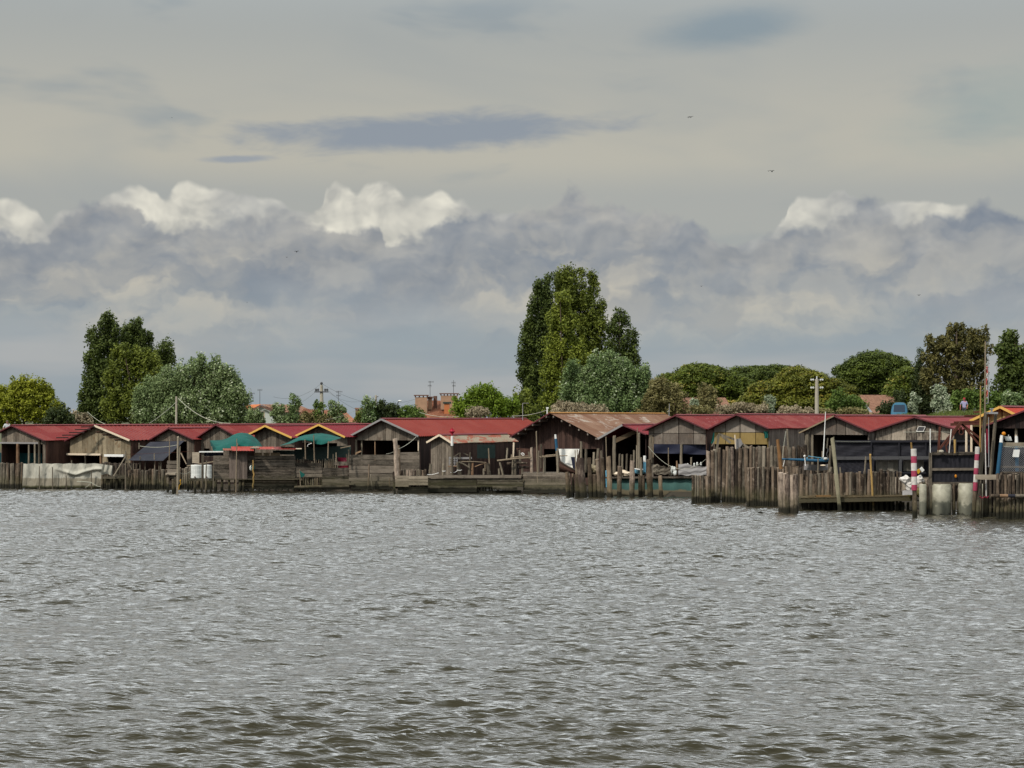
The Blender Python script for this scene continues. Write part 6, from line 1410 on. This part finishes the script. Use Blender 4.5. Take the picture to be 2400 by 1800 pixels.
nbeam(2046,1074,2046,1115,.1,.14); nbeam(2110,1074,2110,1118,.12,.24); nbeam(1958,1108,2170,1108,.1,.08); nbeam(2240,1036,2240,1072,.08,.1)
for xa, xb in ((2053,2079),(2080,2105),(2117,2135),(2136,2165)):
    mb = MB(); f_ = YN+.25-2.2*(xa-1958)/350; mb.grid(lambda u, v: W(xa+(xb-xa)*u, 1078+26*v, f_+.03*math.sin(u*9)), 6, 3); mb.build('plastic_pane', 'pane_smoky', ns)
nscr(1958,2180,1076,1118,'net_black','back_cloth',1.0)
# striped poles
def striped(label, xt, yt, xb, yb, w, cuts, Y):
    root = thing('striped_pole', label, 'mooring pole', W(xb, yb, Y), 0, 'magenta and white striped mooring poles')
    P, Q = W(xt, yt, Y), W(xb, yb, Y); f = lambda y: P.lerp(Q, (y-yt)/(yb-yt)); r = w*Y/F/2
    mb = MB(); n = 16
    ys = [yt]+cuts; mb.mat = 0
    for i in range(len(ys)-1):
        mb.mat = i % 2; mb.tube([f(ys[i]), f((ys[i]+ys[i+1])/2), f(ys[i+1])], [r*(1-.004*i), r*1.01, r], n, i == 0, .015)
    mb.build('painted_top', ['white_scuffed', 'magenta'], root)
    pile(f(cuts[-1]-1), Q, r*.93, 'pile', 'lower_post', root, 'stick', .8)

striped('striped magenta and white pole standing in the water beside the white sacks', 2141.5, 1052, 2144, 1213.5, 13.5, [1069,1085,1103,1117,1136,1149], WL(1213.5))
striped('leaning striped magenta and white pole beside the tall timber gate', 2291, 1047, 2281.5, 1215, 10.5, [1064,1079,1097,1112,1130,1150], WL(1215))
# sacks and rubbish
for cx, cy, rx, ry, lb in [(2122,1124,12,9,'round white sack left of the striped pole'),(2131,1138,10,12,'grey-white torn sack against the striped pole'),(2156,1124,10,9,'white sack right of the striped pole'),(2164,1146,8,13,'brown and white bundle of debris before the net fence')]:
    mb = MB(); Y = 101.2; mb.ball(W(cx,cy,Y), (rx*Y/F, .28, ry*Y/F), 20, 14, .06)
    for v_ in mb.v: v_ += Vector((.045*math.sin(v_.z*19+v_.x*7+cx), .03*math.sin(v_.z*31), .04*math.sin(v_.x*17+cy)+.02*math.sin(v_.x*41+v_.y*23)))
    tag(mb.build('white_sack', 'white_scuffed' if rx > 8.5 else 'leaf_tamarisk', smooth=False), lb, 'sack', 'sacks heaped by the striped pole')
heap('tangle of brown netting spilling under the sacks', 2150, 1150, 22, 13, 101.4, 'leaf_tamarisk', 'net_tangle', 'net heap', 16)
mb = MB(); mb.prism([W(x,y,100.8) for x, y in ((2148,1103),(2155,1098.5),(2157,1106),(2152,1111))], (0,.12,0)); tag(mb.build('yellow_box', 'yellow'), 'small yellow box on top of the sacks', 'box')
mb = MB(); mb.prism([W(x,y,100.8) for x, y in ((2156,1099.5),(2161,1094),(2167,1102),(2161,1107))], (0,.12,0)); tag(mb.build('white_box', 'white'), 'small tilted white box beside the yellow box', 'box')
mb = MB(); mb.grid(lambda u, v: W(2115+28*u, 1150+3*v-1.5*math.sin(u*3)+8*v, 101-.3*v), 10, 5); tag(mb.build('grey_sheet', 'trim_grey'), 'grey-blue sheet on the dock end under the sacks', 'sheet')
# net fence with floats below
nf = thing('net_fence', 'wooden framed fence of black netting over the white floats', 'fence', W(2232,1205,WL(1207)))
YF = WL(1207)
mb = MB(); mb.bar(W(2180.5,1208,YF), W(2180.5,1061,YF), .13, .15); mb.build('post', 'pile_grey', nf)
for y, h in ((1063,.16),(1100,.13),(1134,.17)):
    mb = MB(); mb.bar(W(2184,y,YF), W(2292,y-.5,YF), .08, h); mb.build('rail', 'plank', nf)
mb = MB(); mb.grid(lambda u, v: W(2182+108*u, 1066+66*v, YF+.1+.015*math.sin(u*60)), 20, 6); mb.build('netting', 'net_black', nf)
for x, w_ in ((2172,8),(2190,6),(2236,8),(2246,8),(2286,8)): pile(W(x,1133,YF), W(x,1207,YF), w_*YF/F/2, 'pile', 'lower_post', nf)
mb = MB(); mb.ball(W(2240,1116,YF-.02), (.06,.05,.09), 8, 6); tag(mb.build('orange_float', 'orange'), 'small orange float behind the black netting', 'float')
def flt(xa, xb, ya, yb, label):
    Y = WL(1208)+.05; r = (xb-xa)/2*Y/F; c = W((xa+xb)/2, yb, Y); top = W((xa+xb)/2, ya, Y)
    mb = MB(); mb.tube([(c.x, Y+r*.8, c.z-.3), (c.x, Y+r*.8, c.z+.02), (c.x, Y+r*.8, c.z*.5+top.z*.5), (c.x, Y+r*.8, top.z-.06), (c.x, Y+r*.8, top.z)], [r*.85, r*.97, r*1.02, r, r*.86], 24)
    tag(mb.build('white_float', 'float', smooth=True), label, 'float', 'white plastic floats under the net fence')
flt(2156, 2173, 1135, 1204, 'narrow white float tube at the left end under the net fence'); flt(2188, 2233, 1135, 1208, 'wide stained white float in the middle under the net fence'); flt(2249, 2284, 1133, 1206, 'white float with a mustard stain beside the leaning striped pole')
flt(2302, 2318, 1134, 1200, 'half hidden white float inside the timber gate')
# timber gate with tall masts
tg = thing('timber_gate', 'tall gate of two grey trunks with a cap beam right of the striped pole', 'gate', W(2310,1214,95.5))
pile(W(2309.5,967,95.3), W(2298,1110,95.3), .10, 'post', 'trunk', tg, sink=0); pile(W(2299,1108,95.2), W(2290,1215.5,WL(1215.5)), .10, 'pile_grey', 'trunk', tg)
pile(W(2333.5,968,95.6), W(2322,1112,95.6), .095, 'post', 'trunk', tg, sink=.2)
mb = MB(); mb.bar(W(2310,968,95.3), W(2338,968,95.3), .2, .09); mb.build('cap_beam', 'metal', tg)
mb = MB(); mb.tube([W(2324,966,95.3), W(2324,957.5,95.3)], [.05,.05], 10); mb.tube([W(2319.5,958.5,95.3), W(2328.5,958.5,95.3)], [.03,.03], 8); mb.build('pulley', 'metal', tg)
mb = MB(); mb.bar(W(2286,1118,94.6), W(2383,1118.5,94.6), .08, .245); sgn = tag(mb.build('cross_plank', 'plank_light'), 'broad pale plank nailed across the gate foot', 'plank')
GM = 'thin masts around the timber gate'
for xt, yt, xb, yb, w, mt, lb in [(2298.3,904,2297,1060,3.4,'pile_ochre','ochre bamboo mast left of the timber gate'),(2309.5,800,2308.5,968,3.2,'stick','tallest pale mast above the timber gate'),(2310.5,800,2309.8,905,1.2,'rust','thin brown rod clamped to the tallest mast'),(2316.8,834,2316,945,1.8,'metal','thin metal rod right of the tallest mast'),(2317,978,2317.5,1095,2,'metal','lower metal rod between the two gate trunks'),(2309,1015,2311.5,1163,2.6,'white_scuffed','pale hanging rod with red rings inside the gate')]:
    mb = MB(); P_, Q_ = W(xt,yt,95), W(xb,yb,95); r = w*95/F/2; mb.tube([P_, P_.lerp(Q_,.5), Q_], [r*.8, r, r*1.1], 8); 
    tag(mb.build('mast', mt), lb, 'mast', GM)
for y in (835, 947, 1094):
    mb = MB(); mb.bar(W(2308,y,95), W(2317,y-1,95), .03, .03); tag(mb.build('clamp', 'metal_dark'), {835:'upper clamp joining the two tallest masts',947:'lower clamp joining the tallest mast and rod',1094:'clamp inside the timber gate'}[y], 'clamp', GM)
fl = thing('rolled_flag', 'faded red and white rolled flag between the masts', 'flag', W(2313,930,95))
mb = MB(); mb.grid(lambda u, v: W(2311.3+3.2*u+.8*math.sin(v*9), 858+75*v, 95.02+.03*math.sin(u*5+v*30)), 4, 20); mb.build('cloth', 'flag_stripes', fl)
mb = MB(); mb.tube([W(2313,1005,95.1), W(2314.5,1025,95.1), W(2312.5,1045,95.1), W(2314,1062,95.1)], [.03,.05,.05,.02], 7); tag(mb.build('red_cloth', 'crimson'), 'rolled red cloth hanging between the gate trunks', 'cloth')
# blue posts with wire mesh
def bluepost(label, xt, yt, xb, yb, w, cut, Y):
    root = thing('blue_post', label, 'post', W(xb, yb, Y), 0, 'blue posts with white tops'); P, Q = W(xt, yt, Y), W(xb, yb, Y); t = (cut-yt)/(yb-yt); r = w*Y/F/2
    mb = MB(); mb.tube([P, P.lerp(Q, t)], [r*.82, r], 12); mb.build('white_top', 'white', root); mb = MB(); mb.tube([P.lerp(Q, t), P.lerp(Q, .6), Q], [r, r*1.03, r*1.03], 12); mb.build('blue_shaft', 'blue', root)
bluepost('slanting blue post with white top at the left of the wire mesh', 2348, 1020, 2338, 1112, 8.5, 1037, 95.4)
bluepost('blue post with white top behind the wire mesh', 2382, 1022, 2384, 1108, 8, 1037, 96.2)
mb = MB(); mb.prism([W(x,y,95.2) for x, y in ((2378,1054),(2390.5,1054),(2388,1071.5),(2375,1071)) ], (0,.2,0)); tag(mb.build('white_box', 'white'), 'white box fixed on the wire mesh before the blue post', 'box')
mb = MB(); mb.prism([W(x,y,96.4) for x, y in ((2357,1023),(2369,1023),(2372,1033),(2361,1033)) ], (0,.3,0)); mb.tube([W(2364,1023,96.4), W(2364,1019,96.4)], [.02,.02], 6); tag(mb.build('white_lamp', 'tank_white'), 'tilted white lamp box beside the orange ball buoy', 'lamp')
mb = MB(); mb.ball(W(2352.5,1016.5,95.6), .10, 14, 10); tag(mb.build('orange_buoy', 'orange', smooth=True), 'orange ball buoy above the slanting blue post', 'buoy')
wm = thing('wire_mesh_panel', 'wire mesh panel with timber rails at the far right above the palisade', 'mesh panel', W(2372,1108,95.6))
mb = MB()
for k_ in range(-12, 20):
    a0 = 2342+k_*5.2
    for sgn_ in (1, -1):
        x0, x1 = (a0, a0+62*1.0) if sgn_ > 0 else (a0+62, a0)
        p0, p1 = Vector((x0, 1045, 0)), Vector((x1, 1105, 0)); t0, t1 = 0.0, 1.0
        for lim, sg_ in ((2342, 1), (2402, -1)):
            dx = p1.x-p0.x
            tc_ = (lim-p0.x)/dx
            if (dx > 0) == (sg_ > 0): t0 = max(t0, tc_)
            else: t1 = min(t1, tc_)
        if t1 <= t0: continue
        A_, B_ = p0.lerp(p1, t0), p0.lerp(p1, t1); mb.tube([W(A_.x,A_.y,95.5), W(B_.x,B_.y,95.5)], [.007,.007], 4, False)
mb.build('mesh', 'metal', wm)
for y, h, m_ in ((1041,.18,'post'),(1094,.10,'plank'),(1107,.09,'plank')):
    mb = MB(); mb.bar(W(2345,y,95.6), W(2410,y+.5,95.6), .08, h); mb.build('rail', m_, wm)
mb = MB(); mb.grid(lambda u, v: W(2340+66*u, 1043+66*v, 97+.03*math.sin(u*20)), 10, 6); tag(mb.build('black_cloth', 'net_black'), 'black cloth hanging behind the wire mesh panel', 'cloth')
cable(W(2352,1046,95.2), W(2402,1047,95.2), .03, 'pale rope along the top of the wire mesh', 'rope', 'wire', .016)
palisade('palisade of round piles at the far right below the wire mesh', (2334, 2408), (1111,1109), (1216.5,1217), (94.3,94.1), 8, 8.5, mats=['pile','pile_grey','pile'], jit=2, lean=1.5)
palisade('shorter back piles of the far right palisade inside the gate', (2294, 2342), (1130,1112), (1213,1214), (95.8,95.4), 6, 7.5, mats=['pile','plank_dark'], jit=3, lean=1)
lg = thing('fender_log', 'horizontal log with coloured wrappings across the far right palisade', 'log', W(2365,1165,93.9))
for xa, xb, m_ in ((2322,2343,'pile'),(2343,2362,'post_red'),(2362,2379,'tarp_dark'),(2379,2410,'pile_grey')):
    mb = MB(); mb.tube([W(xa,1162,93.9), W(xb,1162.3,93.9)], [.085,.085], 10, True, .03); mb.build('segment', m_, lg)
mb = MB(); mb.tube([W(x,y,94.4) for x, y in ((2296,1163),(2302,1168),(2308,1164),(2313,1167),(2317,1163))], [.03]*5, 6); tag(mb.build('red_chain', 'crimson'), 'red chain coiled at the gate foot', 'chain')
# rusty frame
rf = thing('rusty_winch_frame', 'rusty steel A-frame with a winch wheel above the net fence', 'winch frame', W(2250,1060,98.5)); YR = 98.6
for a, b, w_ in (((2252,990),(2201,1053),.11),((2249,996),(2216,1046),.09),((2252,992),(2300,1030),.10),((2254,994),(2302,1050),.10),((2203,1000),(2199,1062),.10),((2216,1043),(2220,1060),.07)):
    mb = MB(); mb.bar(W(*a,YR), W(*b,YR), w_, w_); mb.build('leg', 'rust', rf)
for a, b, h in (((2228,995),(2300,992),.14),((2236,990),(2297,987.5),.10)):
    mb = MB(); mb.bar(W(*a,YR+.3), W(*b,YR+.3), .12, h); mb.build('beam', 'rust', rf)
mb = MB(); mb.tube([W(2253+5*math.cos(a),1013+6*math.sin(a),YR-.1) for a in np.linspace(0,6.283,15)], [.025]*15, 6, False); mb.ball(W(2251,1003,YR-.1), .09, 8, 6, .1); mb.build('wheel', 'rust', rf)
for xa, xb, y, lb in ((2260,2296,975,'upper dark red beam end left of the gold-trimmed eave'),(2282,2300,966,'topmost dark beam end left of the gold-trimmed eave')):
    mb = MB(); mb.bar(W(xa,y,104), W(xb,y-1,104), .1, .09); tag(mb.build('beam_end', 'rust'), lb, 'beam', 'beam ends near the vermilion roof')
seg((2180.3,1005),(2180.3,1061), .025, 98, 'thin white pole on the left post of the net fence', 'white', 'thin_pole', 'pole'); seg((2229.5,1006),(2224.5,1062), .028, 98, 'striped thin white rod under the rusty frame', 'white_scuffed', 'thin_pole', 'pole')
seg((2238,1030),(2238,1062), .055, 98, 'yellow post stub under the rusty frame', 'pile_ochre', 'yellow_post', 'post'); seg((2118,1013),(2230,1013), .012, 105, 'thin pale wire across the stained gable', 'wire', 'wire', 'wire')
mb = MB(); mb.ball(W(2206,1058,98), (.14,.12,.08), 9, 6, .1); tag(mb.build('stone', 'concrete'), 'small pale bundle on the net fence rail', 'bundle')
mb = MB(); mb.tube([W(2198.5,1061,98), W(2198.5,1055,98)], [.035,.035], 8); tag(mb.build('small_bottle', 'trim_wood'), 'small bottle on the net fence rail', 'bottle')

# ------------------------------------------------------------------ van, people, birds
def van():
    Y = 157; s = Y/F; a = W(2087, 975, Y); z0 = ground_z(W(2108,0,Y).x, Y)-.05; cx = W(2108, 0, Y).x; top = W(0, 943, Y).z; hh = top-z0
    root = thing('three_wheeled_van', 'small blue three-wheeled van with a rounded cab parked on the dyke', 'van', (cx, Y, z0), R(-14))
    def L(x, y, z): return (x, y, z)
    wd = .68
    # cab: rounded cross sections from nose to back
    prof = [(-.72,.30,.62,.42),(-.62,.30,.72,.60),(-.40,.26,.95,.68),(-.18,.24,1.42,.69),(.0,.24,hh-.03,.66),(.55,.24,hh,.66),(.78,.24,hh-.04,.64)]
    mb = MB(); n = 20
    for (y, zb, zt, w) in prof:
        for k in range(n):
            t = 2*math.pi*k/n; cxx = math.copysign(abs(math.cos(t))**.5, math.cos(t)); szz = math.copysign(abs(math.sin(t))**.5, math.sin(t))
            taper = 1-.16*max(0, (zb+(zt-zb)*(szz+1)/2)-.9)
            mb.v.append(Vector((w*cxx*taper, y, zb+(zt-zb)*(szz+1)/2)))
    for i in range(len(prof)-1):
        for k in range(n): mb.face((i*n+k, (i+1)*n+k, (i+1)*n+(k+1) % n, i*n+(k+1) % n))
    mb.face(range(n)); mb.face(reversed(range((len(prof)-1)*n, len(prof)*n)))
    mb.build('cab', 'van_blue', root, False, smooth=True)
    mb = MB(); mb.prism([(-.47,-.315,1.0),(.47,-.315,1.0),(.42,-.105,hh-.2),(-.42,-.105,hh-.2)], (0,.03,.0)); w_ = mb.build('windscreen', 'glass', root, False)
    for v_ in w_.data.vertices: v_.co.y -= .07
    for s_ in (-1, 1):
        mb = MB(); mb.prism([(s_*.668,-.05,.98),(s_*.668,.5,.98),(s_*.60,.5,hh-.22),(s_*.60,.08,hh-.22)], (s_*.02,0,0)); mb.build('side_window', 'glass', root, False)
        mb = MB(); mb.tube([(s_*.42,-.70,.62),(s_*.42,-.75,.62)], [.08,.085], 14); mb.build('headlight', 'tank_white', root, False)
        mb = MB(); mb.tube([(s_*.50,1.55,.22),(s_*.64,1.55,.22)], [.24,.24], 18); tw = mb.build('wheel', 'tyre', root, False)
    mb = MB(); mb.tube([(-.06,-.45,.2),(.06,-.45,.2)], [.22,.22], 18); mb.build('wheel', 'tyre', root, False)
    mb = MB(); mb.box((-.68,.85,.42),(.68,2.2,.5)); mb.box((-.68,.85,.5),(-.64,2.2,.82)); mb.box((.64,.85,.5),(.68,2.2,.82)); mb.box((-.64,2.16,.5),(.64,2.2,.82)); mb.build('cargo_bed', 'van_blue', root, False)
van()
def person(px, Y, head_y, face, shirt, label, sit=False, rz=0.0, cap=None, arm=0.0):
    zt = W(0, head_y, Y).z; X = W(px, 0, Y).x; z0 = ground_z(X, Y); h = 1.74
    base = Vector((X, Y, zt-h)); root = thing('person', label, 'person', base, rz)
    J = {'pel':(0,0,.93),'waist':(0,0,1.08),'chest':(0,.01,1.30),'neck':(0,0,1.47),'nk2':(0,-.01,1.54),
         'shL':(-.17,0,1.41),'elL':(-.25-arm,-.02,1.15),'wrL':(-.26-arm,-.16,.95),'haL':(-.26-arm,-.2,.87),'shR':(.17,0,1.41),'elR':(.26,-.03,1.15),'wrR':(.24,-.2,1.0),'haR':(.22,-.26,.94),
         'hiL':(-.10,0,.88),'knL':(-.11,-.03,.48),'anL':(-.12,0,.09),'toL':(-.13,-.16,.04),'hiR':(.10,0,.88),'knR':(.12,-.04,.48),'anR':(.13,0,.09),'toR':(.14,-.16,.04),'he':(0,-.01,1.63),'cr':(0,0,1.70)}
    Rr = {'pel':.15,'waist':.14,'chest':.165,'neck':.065,'nk2':.055,'shL':.07,'elL':.045,'wrL':.03,'haL':.035,'shR':.07,'elR':.045,'wrR':.03,'haR':.035,'hiL':.10,'knL':.065,'anL':.045,'toL':.04,'hiR':.10,'knR':.065,'anR':.045,'toR':.04,'he':.095,'cr':.07}
    E = [('pel','waist'),('waist','chest'),('chest','neck'),('neck','nk2'),('nk2','he'),('he','cr'),('chest','shL'),('shL','elL'),('elL','wrL'),('wrL','haL'),('chest','shR'),('shR','elR'),('elR','wrR'),('wrR','haR'),('pel','hiL'),('hiL','knL'),('knL','anL'),('anL','toL'),('pel','hiR'),('hiR','knR'),('knR','anR'),('anR','toR')]
    names = list(J)
    def skinned(name, keep, grow, mat, rootj):
        ks = [k for k in names if k in keep]; me = bpy.data.meshes.new(name)
        me.from_pydata([J[k] for k in ks], [(ks.index(a), ks.index(b)) for a, b in E if a in ks and b in ks], [])
        o = bpy.data.objects.new(name, me); C.objects.link(o); o.parent = root
        sm = o.modifiers.new('skin', 'SKIN'); sm.use_smooth_shade = True
        for k, sv in zip(ks, me.skin_vertices[0].data): sv.radius = (Rr[k]+grow, (Rr[k]+grow)*.85); sv.use_root = (k == rootj)
        su = o.modifiers.new('subsurf', 'SUBSURF'); su.levels = 2; su.render_levels = 2; me.materials.append(M[mat]); return o
    skinned('body', names, 0, face, 'pel')
    skinned('shirt', ['pel','waist','chest','shL','elL','shR','elR','neck'], .022, shirt, 'waist')
    skinned('trousers', ['pel','hiL','knL','anL','hiR','knR','anR'], .02, 'trousers', 'pel')
    mb = MB(); mb.ball((0,.015,1.665), (.095,.105,.075), 14, 8); mb.build('cap' if cap else 'hair', cap or 'hair', root, False, smooth=True)
    mb = MB(); mb.ball((0,-.105,1.61), (.016,.02,.022), 8, 6); mb.build('nose', face, root, False)
    for s_ in (-1, 1):
        mb = MB(); mb.ball((s_*.035,-.098,1.64), (.012,.008,.009), 8, 6); mb.build('eye', 'hair', root, False)
        mb = MB(); mb.ball((s_*.098,.0,1.62), (.012,.02,.03), 8, 6); mb.build('ear', face, root, False)
        w_ = Vector(J['haL' if s_ < 0 else 'haR'])
        for q in range(4):
            mb = MB(); p0 = w_+Vector((s_*(-.024+.016*q), -.02, -.02)); mb.tube([p0, p0+Vector((0,-.02,-.04)), p0+Vector((0,-.012,-.075+.006*abs(q-1)))], [.010,.009,.007], 6); mb.build('finger', face, root, False)
        mb = MB(); p0 = w_+Vector((-s_*.03,-.02,.0)); mb.tube([p0, p0+Vector((-s_*.02,-.03,-.02)), p0+Vector((-s_*.02,-.045,-.05))], [.012,.011,.008], 6); mb.build('thumb', face, root, False)
    return root
person(17, 150, 985, 'skin', 'shirt_white', 'person in a white shirt behind the leftmost shed roof', rz=.4, arm=.06)
person(2260, 153.5, 932, 'skin_red', 'shirt_lilac', 'person in a lilac shirt and red cap standing in the dyke grass', rz=-.25, cap='red', arm=.05)
def bird(px, py, span, label, Y=135, bank=.2, rz=.4):
    s = span*Y/F/2; c = W(px, py, Y); root = thing('bird', label, 'bird', c, rz, 'birds in the sky'); root.rotation_euler = (.55, 0, rz)
    mb = MB(); mb.tube([(0,-.42*s,0),(0,-.3*s,.0),(0,0,.0),(0,.3*s,0),(0,.5*s,0)], [.05*s,.17*s,.21*s,.13*s,.04*s], 8); mb.ball((0,-.42*s,.03*s), .10*s, 8, 6); mb.build('body', 'bird', root, False)
    for s_ in (-1, 1):
        up = .30*s*(1+bank*s_)
        mb = MB(); mb.prism([(0,-.14*s,.03*s),(s_*.5*s,-.2*s,up),(s_*1.0*s,.05*s,up*.55),(s_*.5*s,.12*s,up*.95),(0,.16*s,.03*s)], (0,0,.06*s)); mb.build('wing', 'bird', root, False)
for px, py, sp, lb in [(1619,274.5,8,'right bird of the close pair high over the central poplars'),(1613.5,275.5,5,'left, smaller bird of the close pair high over the central poplars'),(1809,401.5,9,'lone wide-winged bird high over the right pines'),(1801,401,4,'faint small bird just left of the wide-winged bird'),
        (695,590,8,'dark bird over the left cloud bank, larger of the two'),(672,603,4,'small bird just below left of the dark bird over the cloud bank'),(403,276,3,'tiny lone bird high in the left sky'),(1644,671,4,'tiny bird right of the central poplars'),(2154,692,6,'dark bird above the eucalyptus'),(579,709,2.5,'faintest tiny bird over the silver poplar')]:
    bird(px, py, sp*1.55, lb, rz=random.uniform(-.6, .8))
